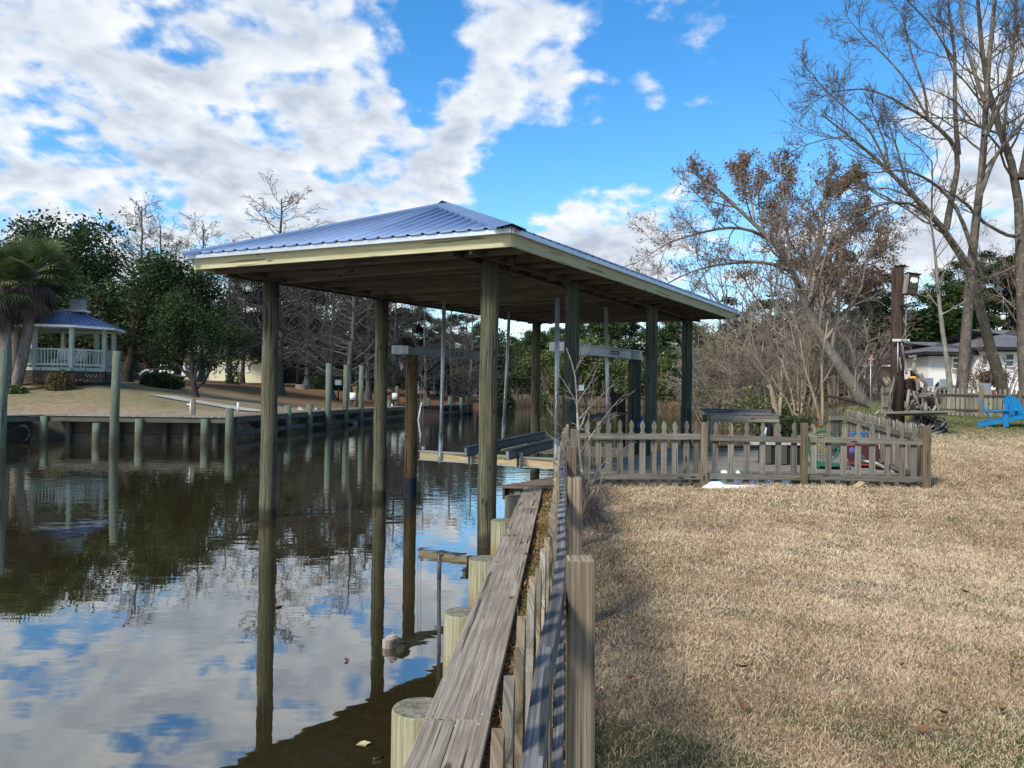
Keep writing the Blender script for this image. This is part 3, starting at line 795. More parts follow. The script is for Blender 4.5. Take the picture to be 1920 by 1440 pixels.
# ------------------------------------------------------------------ boat lift
bl = thing('boat_lift', 'cradle boat lift with pale cross beams, dark bunks and upright guide poles under the roof', 'boat lift', (0.3, 15.5, 0))
b1a = pt(757, 657, 16.0); b1b = pt(926, 667, 18.2); b1b.z = b1a.z
b2a = pt(1052, 656, 14.25); b2b = pt(1203, 668, 16.95); zb = 2.93
def ibeam(a, b, h, wd, mat, name, par):
    mb = MB(); mb.beam(a, b, wd * .25, h); mb.beam(a + Vector((0, 0, h / 2)), b + Vector((0, 0, h / 2)), wd, .02); mb.beam(a - Vector((0, 0, h / 2)), b - Vector((0, 0, h / 2)), wd, .02)
    return mb.build(name, mat, par, .002)
for k, (a, b) in enumerate(((b1a, b1b), (b2a, b2b))):
    a = Vector((a.x, a.y, zb)); b = Vector((b.x, b.y, zb)); d = (b - a).normalized(); n = Vector((d.y, -d.x, 0))
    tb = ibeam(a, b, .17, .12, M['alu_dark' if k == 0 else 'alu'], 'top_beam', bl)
    # name plate with blocky marks
    c = lerp(a, b, .56 if k == 0 else .62)
    mb = MB(); mb.box(c + n * .021, d, n, (0, 0, 1), .17, .004, .035); pl = mb.build('name_plate', M['darktrim'], tb)
    for q, wq in ((-.13, .022), (-.085, .014), (-.02, .014), (.015, .014), (.05, .014), (.09, .014)):
        mb = MB(); mb.box(c + n * .0265 + d * q, d, n, (0, 0, 1), wq, .001, .014)
        mb.build('marking', M['alu'], pl)
    if k: 
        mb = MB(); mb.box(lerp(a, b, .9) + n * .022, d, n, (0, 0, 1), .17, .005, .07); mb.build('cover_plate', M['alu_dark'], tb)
    # motor and gear box at the near end
    mb = MB(); mb.box(a - d * .13 + n * .03, d, n, (0, 0, 1), .10, .14, .085); mb.build('gear_box', M['galv'], bl, .01)
    if k == 0:
        mb = MB(); mb.tube([a - d * .12 + Vector((0, 0, .16)), a + d * .16 + Vector((0, 0, .2))], .075, 12); mb.box(a - d * .02 + Vector((0, 0, .11)), d, n, (0, 0, 1), .13, .1, .02)
        mb.box(a + d * .1 + Vector((0, 0, .17)), (d + Vector((0, 0, -.5))), n, Vector((0, 0, 1)), .14, .09, .04)
        mb.build('motor', M['dark'], bl, .008)
for (p, r, mt, zt) in ((pt(769, 931, 16.05), .125, 'pile_brown', 2.83), (Vector((-.52, 18.05, 0)), .12, 'pile_brown', 2.83), (Vector((1.02, 14.45, 0)), .12, 'pile_brown', 2.5), (pt(1190, 700, 16.75), .14, 'pile_dark', 2.83)):
    mb = MB(); mb.tube([(p.x, p.y, -.8), (p.x, p.y, 1.2), (p.x, p.y, zt)], [r * 1.03, r, r * .97], 18); lp = mb.build('lift_pile', M[mt], bl)
    if mt == 'pile_brown' and p.x < -1.5:
        mb = MB(); mb.tube([(p.x, p.y, -.3), (p.x, p.y, .38)], r * 1.06, 18, caps=False); mb.build('pile_wrap', M['bluewrap'], lp)
# wire cables at the first lift pile
for q in (-.06, .03):
    a = pt(795 + q * 60, 668, 15.3); mb = MB(); mb.tube([(a.x, a.y, 2.85), (a.x - .02, a.y - .1, 1.05)], .004, 5); mb.build('cable', M['galv'], bl)
fa = pt(788, 853, 15.0); fb = pt(1044, 872, 13.5)
cb1 = (Vector((fa.x, fa.y, .92)), Vector((fb.x, fb.y, .92)))
sh = Vector((1.5, 2.6, 0)); cb2 = (cb1[0] + sh, cb1[1] + sh + Vector((.1, 0, 0)))
for a, b in (cb1, cb2):
    cbm = MB(); cbm.beam(a, b, .03, .155); co = cbm.build('cross_beam', M['crossbeam'], bl)
    mb = MB()
    mb.beam(a + Vector((0, 0, .082)), b + Vector((0, 0, .082)), .13, .013); mb.beam(a - Vector((0, 0, .082)), b - Vector((0, 0, .082)), .13, .013)
    mb.build('flange', M['galv'], co)
    for t in (.4, .75) if a is cb1[0] else (.62,):
        c = lerp(a, b, t); d = (b - a).normalized(); n = Vector((d.y, -d.x, 0))
        mb = MB(); mb.box(c + n * .07 + Vector((0, 0, .03)), (0, 0, 1), d, n, .13, .006, .05); mb.box(c + n * .07 + d * .07 + Vector((0, 0, .03)), (0, 0, 1), d, n, .13, .006, .05)
        mb.build('bracket', M['galv'], co)
mb = MB(); mb.tube([cb1[0] + Vector((.05, .02, .13)), cb1[0] + Vector((.05, -.02, .13))], .035, 14); mb.build('pulley', M['galv'], bl)
def bunk(a, b):
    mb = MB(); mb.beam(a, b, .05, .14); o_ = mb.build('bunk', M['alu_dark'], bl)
    mb = MB(); mb.beam(a + Vector((0, 0, .082)) , b + Vector((0, 0, .082)), .16, .022); mb.beam(a - Vector((0, 0, .068)), b - Vector((0, 0, .068)), .11, .012); mb.build('bunk_carpet', M['dark'], o_, .004)
bunk(pt(873, 848, 14.0), pt(1021, 816, 17.5)); bunk(pt(951, 854, 13.35), pt(1068, 824, 17.0))
def gp(a, b, r, mat='galv'):
    mb = MB(); mb.tube([a, lerp(a, b, .18)], r * 1.18, 12); mb.tube([lerp(a, b, .17), b], r, 12); mb.build('guide_pole', M[mat], bl)
gp(pt(825.5, 868, 14.7), pt(833, 563, 14.9), .036)
gp(pt(943, 815 + 14, 17.6), pt(955.5, 575, 17.8), .036)
gp(pt(1043, 878, 13.45), pt(1045, 560, 13.5), .04)
gp(pt(1141, 852, 15.9), pt(1136, 576, 16.2), .04)

# ------------------------------------------------------------------ near bulkhead with cap boards and piles
bk = thing('bulkhead', 'timber bulkhead with grey plank cap and row of cut round piles along the canal edge', 'bulkhead', (-.3, 5, 0))
def capx(y): return -.5925 + .065 * y
def capboard(y0, y1, dx0, dx1, z=.655, nm='cap_board'):
    c0 = (capx(y0) + (dx0 + dx1) / 2, y0); c1 = (capx(y1) + (dx0 + dx1) / 2, y1)
    mb = MB(); mb.beam((c0[0], c0[1], z), (c1[0], c1[1], z), dx1 - dx0, .04, r=.5); mb.build(nm, M['board'], bk, .004)
yj = pz(820, 1349, .675).y; yk = pz(975, 952, .675).y
capboard(-3, yj - .004, 0, .138); capboard(-3, yj - .004, .141, .288)
capboard(yj + .004, yk - .004, 0, .286)
capboard(yk + .004, 12.3, 0.01, .29, z=.668)
rs = random.Random(6)
for yn in (yj - .05, yj + .05, yk - .05, yk + .05, 4.6, 6.2, 7.9, 9.4, 11.2, 2.2):
    for q in (.035, .145, .255):
        x = capx(yn) + q + rs.uniform(-.012, .012); y = yn + rs.uniform(-.02, .02); zt_n = .6752 if yn < yk else .6882
        mb = MB(); mb.tube([(x, y, zt_n - .004), (x, y, zt_n + .0015)], .0055, 8); mb.build('nail_head', M['nail'], bk)
mb = MB()
for i in range(62):
    y0 = -3 + i * .25
    a = Vector((capx(y0) + .10, y0, .1)); b = Vector((capx(y0 + .245) + .10, y0 + .245, .1))
    mb.beam(a, b, .05, 1.06, r=random.random())
mb.build('sheathing', M['bulk'], bk)
mb = MB(); mb.beam((capx(-3) + .05, -3, .5), (capx(12.4) + .05, 12.4, .5), .06, .18); mb.build('wale', M['bulk'], bk)
for px, py, wpx in ((768, 1326, 90), (857, 1147, 62), (902, 1047, 55), (942, 975, 42), (965, 930, 36)):
    zt = .60 if py > 1200 else .62
    p = pz(px, py, zt); r = wpx * 1.17 * p.y / F / 2
    r = min(max(r, .10), .15)
    x = capx(p.y) + .06 - r
    mb = MB(); rs = random.Random(int(px)); P = [(x + .012 * rs.uniform(-1, 1), p.y, -1), (x, p.y, .2), (x, p.y, zt - .012), (x, p.y, zt)]
    mb.tube(P, [r * 1.04, r * 1.01, r, r * .96], 28); mb.build('bulkhead_pile', M['pile_new'], bk)

# ------------------------------------------------------------------ platform and deck
pf = thing('boathouse_walkway', 'small brown plank platform over the water where the bulkhead cap ends', 'platform', (.5, 13, 0))
zP = .70
ua = Vector((.93, 1.5, 0)).normalized()
pl0 = pz(935.5, 911, zP); pr0 = Vector((.95, 11.95, 0))
mb = MB()
dfr = (pr0 - Vector((pl0.x, pl0.y, 0))).normalized()
for i in range(17):
    a = Vector((pl0.x, pl0.y, 0)) + ua * (.145 * i + .07); b = a + dfr * (1.25 + .02 * i)
    mb.beam((a.x, a.y, zP - .016), (b.x, b.y, zP - .016), .138, .034)
mb.build('plank', M['platform'], pf)
mb = MB(); a = Vector((pl0.x, pl0.y, 0)); mb.beam((a + ua * .02 + dfr * .06) + Vector((0, 0, zP - .12)), (a + ua * 2.4 + dfr * .06) + Vector((0, 0, zP - .12)), .04, .17)
mb.beam((a + ua * .1 + dfr * .1) + Vector((0, 0, zP - .12)), (a + ua * .1 + dfr * 1.2) + Vector((0, 0, zP - .12)), .04, .17, r=.1); mb.build('frame', M['bulk'], pf)
for t, q in ((.15, .22), (.3, .55), (1.8, .2)):
    c = a + ua * t + dfr * q; mb = MB(); mb.tube([(c.x, c.y, -.8), (c.x, c.y, zP - .04)], .09, 14); mb.build('pile', M['pile_green'], pf)

dk = thing('wooden_deck', 'weathered grey plank deck behind the picket fence', 'deck', (4.5, 15, 0))
zD = .87
def dl(y): return float(np.interp(y, [12.2, 14.1, 18.8, 20], [1.05, 1.5, 3.75, 4.3]))
def drr(y): return float(np.interp(y, [12.2, 16, 19], [6.15, 6.75, 7.0]))
mb = MB(); y = 12.50
while y < 18.9:
    a, b = dl(y), drr(y); cut = random.uniform(a + .8, b - .8)
    dz = random.uniform(-.002, .002)
    mb.beam((a, y, zD - .02 + dz), (cut - .003, y, zD - .02 + dz), .134, .038); mb.beam((cut + .003, y, zD - .02 - dz), (b, y, zD - .02 - dz), .134, .038); y += .1405
mb.build('deck_boards', M['deck'], dk)
mb = MB(); mb.beam((1.05, 12.41, zD - .13), (6.12, 12.41, zD - .13), .04, .22); mb.beam((1.05, 12.4, zD - .13), (3.8, 18.9, zD - .13), .04, .22); mb.build('rim_joist', M['deck'], dk)
mb = MB(); mb.beam((3.8, 18.92, zD + .02), (7, 18.92, zD + .02), .09, .06); mb.build('edge_curb', M['fence'], dk)
for yy in (13.2, 15, 17.2):
    mb = MB(); mb.tube([(dl(yy) + .1, yy, -.5), (dl(yy) + .1, yy, zD - .05)], .1, 12); mb.build('pile', M['pile_dark'], dk)

# ------------------------------------------------------------------ fences
def gothic(h, wd=.089):
    w2 = wd / 2
    L = [(w2, 0), (w2, h - .20), (w2 * .82, h - .188), (w2 * .5, h - .165), (w2 * .48, h - .148), (w2 * .72, h - .118), (w2 * .80, h - .095), (w2 * .72, h - .062), (w2 * .4, h - .022), (0, h)]
    return [(x, z) for x, z in L] + [(-x, z) for x, z in L[-2::-1]]
def picket(par, x, y, z0, h, dirv, n, mat='fence', lean=0.0, th=.019):
    d = Vector(dirv).normalized(); n = Vector(n).normalized()
    up = (Vector((0, 0, 1)) + d * lean).normalized()
    mb = MB(); mb.prism(gothic(h), (x, y, z0), up, d, n, th); return mb.build('picket', M[mat], par)
# fence along the canal
nf = thing('picket_fence', 'long weathered picket fence seen end-on between the bulkhead boards and the lawn', 'fence', (.3, 6, .6))
LX = [(-1, -.17), (1.24, -.02), (1.83, .018), (2.27, .06), (2.6, .092), (2.94, .128), (3.6, .18), (5.2, .285), (7.6, .45), (10, .66), (12, .86)]
def fx(y): return float(np.interp(y, [a for a, b in LX], [b for a, b in LX])) + .012 * max(0, min(1, (6 - y) / 3))
rs = random.Random(3); y = .838; i = 0
while y < 11.8:
    d = Vector((fx(y + .1) - fx(y - .1), .2, 0)).normalized(); n = Vector((d.y, -d.x, 0))
    picket(nf, fx(y) + rs.uniform(-.006, .006), y, .56 if y < 9 else .6, (1.02 if y < 9 else 1.06) + rs.uniform(-.015, .015) , d, n, 'post' if i % 3 else 'fence', rs.uniform(-.03, .03) + (.07 if i == 6 else 0)); 
    y += .2; i += 1
pY = [(-.4, 0), (2.62, 0), (5.15, 0), (7.6, -.03), (9.9, .10)]
for (py_, lf) in pY:
    x = fx(py_) + .135; tp = 1.565 + lf
    if py_ == 7.6: tp = 1.60
    mb = MB(); mb.beam((x, py_, .3), (x - .01 + lf * .02, py_, tp), .089, .089, up=(0, 1, 0)); mb.build('post', M['post'], nf, .006)
for z in (1.42, .80):
    ys_ = [-.4, 2.62, 5.15, 7.6, 9.9, 11.9]
    for a, b in zip(ys_[:-1], ys_[1:]):
        mb = MB(); n_ = 5
        for k in range(n_):
            y0 = a + (b - a) * k / n_; y1 = a + (b - a) * (k + 1) / n_
            bw = lambda t: -.012 * math.sin(PI * (t - a) / (b - a))
            mb.beam((fx(y0) + .052 + bw(y0), y0, z), (fx(y1) + .052 + bw(y1), y1, z), .038, .088, r=(a * .37) % 1)
        mb.build('rail', M['rail'], nf)
# front fence (rails on the camera side)
ff = thing('picket_fence', 'weathered grey picket fence running across the lawn in front of the deck', 'fence', (3.7, 12.1, .7))
fp = [(1.0, 11.85), (2.93, 12.2), (4.46, 12.22), (6.28, 12.12)]
def flz(x): return .74
rs = random.Random(8)
for k in range(3):
    a = Vector((fp[k][0], fp[k][1], 0)); b = Vector((fp[k + 1][0], fp[k + 1][1], 0)); d = (b - a).normalized(); n = Vector((-d.y, d.x, 0)); L = (b - a).length
    cnt = (11, 6, 8)[k]
    ztop = (1.715, 1.70, 1.695)[k]
    for i in range(cnt):
        t = (i + .75) / (cnt + .3) * L
        if k == 2 and i == cnt - 1: t -= .05
        p = a + d * t + n * .035
        picket(ff, p.x, p.y, .68, ztop - .68 + rs.uniform(-.012, .012), d, n, 'fence', rs.uniform(-.015, .015))
    for z, dz in ((ztop - .245, -.02 * (k > 0)), (.875, -.01)):
        mb = MB(); mb.beam(a + Vector((0, 0, z)) , b + Vector((0, 0, z + dz)), .038, .088); mb.build('rail', M['fence'], ff, .004)
for k, (x, y) in enumerate(fp):
    if k == 0: continue
    mb = MB(); zt = (0, 1.69, 1.70, 1.68)[k]
    mb.beam((x, y - (.03 if k < 3 else 0), .4), (x, y - (.03 if k < 3 else 0), zt), .092 if k < 3 else .12, .09, up=(0, 1, 0)); mb.build('post', M['post'], ff, .006)
# side fence closing the deck
sf = thing('picket_fence', 'silvery side run of close pickets stepping back from the corner post beside the deck', 'fence', (6.5, 14, .8))
pts_ = [(6.30, 12.25, 1.70), (6.45, 13.2, 1.71), (6.75, 15.2, 1.78), (7.05, 16.9, 1.86)]
rs = random.Random(12)
def side_run(par, pts_, sp, mat, h0=1.0):
    for (x0, y0, z0), (x1, y1, z1) in zip(pts_[:-1], pts_[1:]):
        a = Vector((x0, y0, 0)); b = Vector((x1, y1, 0)); d = (b - a).normalized(); n = Vector((d.y, -d.x, 0)); L = (b - a).length; m_ = max(1, int(L / sp))
        for i in range(m_):
            t = (i + .5) / m_; p = lerp(a, b, t); zt = z0 + (z1 - z0) * t + rs.uniform(-.02, .02)
            picket(par, p.x + n.x * .03, p.y + n.y * .03, zt - h0, h0, d, n, mat, rs.uniform(-.02, .02))
        for q in (-.2, -.8):
            mb = MB(); mb.beam((x0, y0, z0 + q), (x1, y1, z1 + q), .038, .088); mb.build('rail', M['fence'], par)
side_run(sf, pts_, .115, 'driftwood')
sf2 = thing('picket_fence', 'short dark turned-back run of pickets at the far corner of the deck', 'fence', (6.9, 17, .9))
side_run(sf2, [(7.05, 17.0, 1.86), (6.72, 16.9, 1.85)], .1, 'rail')
# fence at the back of the lawn
bf = thing('picket_fence', 'brown picket fence across the back of the lawn below the white house', 'fence', (15, 28, 1.4))
a = gpt(1655, 30); b = gpt(1990, 27.5)
L = (b - a).length; d = (b - a); d.z = 0; d.normalize(); n = Vector((-d.y, d.x, 0)); mb = MB(); i = 0; t = 0.0
rs = random.Random(4)
while t < L:
    p = a + (b - a) * (t / L); mb.prism(gothic(1.0, .11), (p.x, p.y, gz(p.x, p.y) + .03), (0, 0, 1), d, n, .02, rs.random()); t += .145
mb.build('picket_panel', M['fence'], bf)
for q in (.25, .78):
    mb = MB(); mb.beam(a + n * -.03 + Vector((0, 0, q)), b + n * -.03 + Vector((0, 0, q)), .04, .07); mb.build('rail', M['bulk'], bf)
for px_ in (1838, 1700, 1905):
    t = (gpt(px_, 28.6) - a).dot((b - a).normalized()) / L; p = a + (b - a) * t
    mb = MB(); mb.beam((p.x, p.y - .06, p.z - .1), (p.x, p.y - .06, p.z + (1.15 if px_ == 1838 else .98)), .13 if px_ == 1838 else .09, .1, up=(0, 1, 0)); mb.build('post', M['post'], bf)
# ------------------------------------------------------------------ far bank docks and piles
def rpile(par, p, ztop, r, mat, name='pile', zb=-.8, k=12, lean=(0, 0)):
    mb = MB(); q = Vector((p.x, p.y, 0)); l = Vector((lean[0], lean[1], 0))
    mb.tube([q + Vector((0, 0, zb)), q + l * .5 + Vector((0, 0, ztop * .5)), q + l + Vector((0, 0, ztop))], [r * 1.05, r, r * .95], k)
    return mb.build(name, M[mat], par)
def zat(py, px, d): return pt(px, py, d).z
ld = thing('dock', 'weathered plank dock on short green piles along the far bank below the gazebo', 'dock', (-18, 31.8, 0))
yl = 31.2
cor = pt(80, 800, yl); e0 = pt(430, 800, yl)
near = pt(-60, 830, 28.6)
for (a, b, nm) in ((cor, e0, 0), (near, cor, 1)):
    a = Vector((a.x, a.y, 0)); b = Vector((b.x, b.y, 0)); d = (b - a).normalized(); n = Vector((-d.y, d.x, 0))
    mb = MB(); t = 0; L = (b - a).length
    while t < L:
        p = a + d * (t + .07); mb.beam(p + n * -.08 + Vector((0, 0, 1.02)), p + n * 1.5 + Vector((0, 0, 1.02)), .135, .04); t += .145
    mb.build('deck_boards', M['deck'], ld)
    mb = MB(); mb.beam(a + Vector((0, 0, .88)), b + Vector((0, 0, .88)), .05, .18); mb.build('fascia', M['dockside'], ld)
    a = a - d * (2.0 if nm == 0 else 0); mb = MB(); mb.beam(a + n * .8 + Vector((0, 0, .1)), b + n * .8 + Vector((0, 0, .1)), .06, .32); mb.beam(a + n * .87 + Vector((0, 0, .2)), b + n * .87 + Vector((0, 0, .2)), .06, 1.6, r=.1); mb.build('bulkhead_boards', M['bulk'], ld)
for px in (40, 128, 222, 310, 350, 405):
    p = pt(px, 800, yl + .62); rpile(ld, p, .8, .12, 'bulk', 'inner_pile')
for px, py in ((82, 780), (181, 793), (261, 785), (384, 785), (430, 765)):
    p = pt(px, 800, yl - .1); rpile(ld, p, zat(py, px, yl), .155, 'pile_green')
mb = MB(); c = pt(42, 800, 30.2); mb.tube([c + Vector((math.cos(a) * .3, 0, -c.z + .35 + math.sin(a) * .3)) for a in np.linspace(0, 2 * PI, 14)], .05, 6); mb.build('tyre_fender', M['rubber'], ld)
fd = thing('dock', 'long dock with tall green mooring piles running away along the far bank', 'dock', (-9, 50, 0))
LPd = [Vector((-11.4, 32.6, 0)), Vector((-10.3, 44, 0)), Vector((-9.6, 51, 0)), Vector((-7.6, 61, 0))]
LPe = [Vector((-7.0, 66, 0)), Vector((-4.0, 77, 0))]
def dockrun(par, pts):
    mb = MB(); m2 = MB(); m3 = MB()
    for a, b in zip(pts[:-1], pts[1:]):
        d = (b - a).normalized(); n = Vector((-d.y, d.x, 0)); L = (b - a).length; t = 0
        while t < L:
            p = a + d * (t + .1); mb.beam(p + Vector((0, 0, .98)), p + n * 1.5 + Vector((0, 0, .98)), .19, .04); t += .2
        m2.beam(a + Vector((0, 0, .84)), b + Vector((0, 0, .84)), .05, .2); m3.beam(a + n * .6 + Vector((0, 0, .2)), b + n * .6 + Vector((0, 0, .2)), .06, 1.3)
        m3.beam(a + n * .1 + Vector((0, 0, .3)), b + n * .1 + Vector((0, 0, .3)), .06, .2)
    mb.build('deck_boards', M['platform'], par); m2.build('fascia', M['bulk'], par); m3.build('bulkhead_boards', M['bulk'], par)
dockrun(fd, LPd)
for px, py, d in ((491, 762, 36.2), (536, 760, 38.8), (577, 757, 41.5), (612, 681, 44), (645, 684, 48), (674, 685, 51)):
    p = pt(px, 760, d); p.x += .1; rpile(fd, p, zat(py, px, d), .165, 'pile_green')
f2 = thing('dock', 'distant end of the far dock with short pale and green piles', 'dock', (-5.5, 72, 0))
dockrun(f2, LPe)
for px, py, d, mt in ((729, 751, 61, 'pile_green'), (784, 749, 65, 'pile_brown'), (803, 746, 67.5, 'pile_green'), (843, 744, 71.5, 'pile_green'), (864, 745, 74, 'pile_green'), (875, 743, 76, 'pile'), (884, 744, 77.5, 'pile')):
    p = pt(px, 760, d); rpile(f2, p, zat(py, px, d), .17, mt, k=10)
lg = thing('dock', 'small square landing with white banded pilings in a gap of the far dock', 'dock', (-9, 62, 0))
a = pt(724, 766, 61.5); b = pt(764, 766, 63); mb = MB(); mb.beam((a.x, a.y, .95), (b.x, b.y, .95), 1.4, .06); mb.build('deck_boards', M['platform'], lg)
for px, d in ((666, 57), (744, 62)):
    p = pt(px, 760, d); rp = rpile(lg, p, zat(724, px, d), .17, 'pile_brown')
    mb = MB(); z = zat(743, px, d); mb.tube([(p.x - .15, p.y - .02, z - .25), (p.x - .15, p.y - .02, z + .25)], .24, 12); mb.build('white_band', M['white'], rp)
rpile(lg, pt(750, 760, 62.2), .9, .17, 'pile_brown')
for (px, py, base, d, r, mt, lab) in ((214.5, 658, 839, 28.2, .145, 'pile_green', 'tall grey-green mooring pile standing alone in the water before the gazebo dock'), (0, 655, 866, 23.4, .15, 'pile_green', 'mooring pile at the left edge of the view in the canal')):
    p = pz(px - 2, base, 0); t = thing('mooring_pile', lab, 'piling', (p.x, p.y, 0)); rpile(t, p, zat(py, px, p.y), .15, mt, 'shaft', k=16, lean=((px + 2 - (px - 2)) / F * p.y, 0))
for (x0, y0, x1, y1, d, lab) in ((735, 778, 735, 757, 60.5, 'upright white pipe beside the landing on the far bank'), (783, 779, 790, 755, 60, 'leaning white pipe stuck in the water near the far dock')):
    a = pt(x0, y0, d); b = pt(x1, y1, d); a.z = -.3
    t = MB(); t.tube([a, b], .05, 8); o = t.build('pipe', M['pvc'], None, loc=(a.x, a.y, 0)); setp(o, lab, 'pipe')
# lawn edging on the far bank
for (x0, d0, x1, d1, lab) in ((592, 46.5, 700, 53, 'long pale timber edging lying on the far bank'), (560, 47, 618, 45.8, 'short pale timber edging lying on the far bank')):
    a = gpt(x0, d0); b = gpt(x1, d1); t = MB(); t.beam(a + Vector((0, 0, .12)), b + Vector((0, 0, .12)), .15, .2); o = t.build('landscape_timber', M['concrete'], None, loc=a); setp(o, lab, 'timber')
# path
mb = MB(); pp = [gpt(300, 44.2), gpt(360, 43.2), gpt(420, 42.2), gpt(470, 40.8), gpt(500, 40)]
L_ = []
for i, p in enumerate(pp):
    d = (pp[min(i + 1, 4)] - pp[max(i - 1, 0)]).normalized(); n = Vector((-d.y, d.x, 0)); L_.append((p - n * .9, p + n * .9))
for (a, b), (c, d) in zip(L_[:-1], L_[1:]):
    q = [Vector((v.x, v.y, gz(v.x, v.y) + .05)) for v in (a, c, d, b)]; mb.poly(q)
o = mb.build('path', M['concrete']); o['kind'] = 'structure'
# little posts on the lawn
p = gpt(360, 33.2); t = thing('hose_post', 'grey post with a white faucet pipe behind the dock', 'post', p)
mb = MB(); mb.box(p + Vector((.06, 0, .33)), (0, 0, 1), (1, 0, 0), (0, 1, 0), .36, .06, .05); mb.build('post', M['fence'], t)
mb = MB(); mb.tube([p + Vector((-.05, -.05, 0)), p + Vector((-.05, -.05, .55))], .03, 8); mb.tube([p + Vector((-.05, -.05, .45)), p + Vector((-.2, -.05, .45))], .02, 8); mb.build('faucet', M['pvc'], t)
p = gpt(446, 38.5); mb = MB(); mb.tube([p, p + Vector((0, 0, .45))], .05, 8); o = mb.build('marker_post', M['pvc'], None, loc=p); setp(o, 'short white marker post on the far lawn beside the path', 'post')

# ------------------------------------------------------------------ gazebo
gx, gy = (125 - 960) / F * 46, 46.0
gzb = 2.42; zf = zat(691, 125, 46); zrail = zat(655, 125, 44); zeave = zat(611, 125, 43.5); zcap = zat(585, 125, 46); ztop = zat(561, 125, 46)
g = thing('gazebo', 'pale green octagonal gazebo with a metal roof and cupola on a dark lattice base', 'gazebo', (gx, gy, gzb))
def octp(r, z, off=PI / 8): return [Vector((gx + r * math.cos(2 * PI * i / 8 + off), gy + r * math.sin(2 * PI * i / 8 + off), z)) for i in range(8)]
OFF = PI / 8 + .2
pr = 2.42
O0 = octp(pr, gzb - .2, OFF); O1 = octp(pr, zf, OFF); O2 = octp(pr, zrail, OFF); O3 = octp(pr, zeave, OFF)
for i in range(8):
    j = (i + 1) % 8
    mb = MB(); mb.beam(O1[i], O3[i], .2, .2, up=(0, 1, 0)); mb.build('post', M['gazebo'], g)
    d = (O1[j] - O1[i]).normalized(); L = (O1[j] - O1[i]).length; up = Vector((0, 0, 1)); n = d.cross(up)
    mb = MB(); mb.beam(O2[i], O2[j], .12, .1); mb.beam(O1[i] + up * .18, O1[j] + up * .18, .08, .1)
    k = 11
    for q in range(1, k): a = lerp(O1[i], O1[j], q / k); b = lerp(O2[i], O2[j], q / k); mb.beam(a + up * .18, b, .05, .04, up=d)
    mb.build('railing', M['gazebo'], g)
    mb = MB(); mb.beam(O1[i] - up * .08, O1[j] - up * .08, .1, .18); mb.build('floor_band', M['gazebo'], g)
    mb = MB(); mb.beam(O3[i], O3[j], .1, .16); mb.build('eave_beam', M['gazebo'], g)
    mb = MB(); hgt = zf - gzb
    nx = 9
    for q in range(-3, nx + 1):
        for s_ in (1, -1):
            t0 = q / nx; t1 = t0 + s_ * hgt / L
            # clip to panel
            def cp(t, z): return (t, z)
            za, zb_ = 0.0, 1.0; ta, tb = t0, t1
            if s_ == -1: ta, tb = t0 + hgt / L, t0
            lo, hi = 0.0, 1.0
            dt = tb - ta
            for lim in (0.0, 1.0):
                if (ta - lim) * (tb - lim) < 0:
                    x = (lim - ta) / dt
                    if (lim == 0.0) == (dt > 0): lo = max(lo, x)
                    else: hi = min(hi, x)
            if max(ta, tb) < 0 or min(ta, tb) > 1 or hi <= lo: continue
            pa = lerp(O0[i], O0[j], ta + dt * lo) + up * (lo * hgt + .15); pb = lerp(O0[i], O0[j], ta + dt * hi) + up * (hi * hgt + .15)
            mb.beam(pa + n * (.012 * s_), pb + n * (.012 * s_), .05, .018, up=n)
    mb.build('lattice', M['brownlat'], g)
mb = MB(); mb.poly([p + Vector((0, 0, -.02)) for p in octp(pr + .05, zf, OFF)]); mb.build('floor', M['fence'], g)
mb = MB(); mb.poly([Vector((p.x, p.y, zf - .1)) for p in octp(pr - .5, zf, OFF)]); 
Oe = octp(3.0, zeave + .06, OFF); Oc = octp(.62, zcap, OFF)
rf = None
mb = MB()
for i in range(8):
    j = (i + 1) % 8; mb.poly([Oe[i], Oe[j], Oc[j], Oc[i]], .5)
    for q in range(1, 5):
        a = lerp(Oe[i], Oe[j], q / 5); b = lerp(Oc[i], Oc[j], q / 5); mb.beam(a + Vector((0, 0, .02)), b + Vector((0, 0, .02)), .03, .03)
mb.poly(Oe[::-1], .5)
rf = mb.build('roof', M['roof'], g)
for i in range(8):
    mb = MB(); mb.beam(Oe[i] + Vector((0, 0, .03)), Oc[i] + Vector((0, 0, .03)), .1, .03); mb.build('hip_cap', M['roof'], rf)
mb = MB()
for i in range(8): j = (i + 1) % 8; mb.beam(Oe[i] - Vector((0, 0, .06)), Oe[j] - Vector((0, 0, .06)), .04, .12)
mb.build('fascia', M['white'], g)
mb = MB(); mb.beam((gx - .5 + .3, gy, zcap + .05), (gx + 1.1, gy, zcap + .05), .9, .1); cu = mb.build('cupola_base', M['white'], g)
mb = MB()
for q in range(9): z = zcap + .15 + q * (ztop - zcap - .2) / 8; mb.beam((gx + .25, gy, z), (gx + .9, gy, z), .62, .05)
mb.beam((gx + .3, gy, zcap + .45), (gx + .85, gy, zcap + .45), .5, .7); mb.build('cupola', M['gazebo'], g)
mb = MB(); mb.beam((gx + .15, gy, ztop + .02), (gx + 1.0, gy, ztop + .02), .85, .06); mb.build('cupola_roof', M['roof'], g)
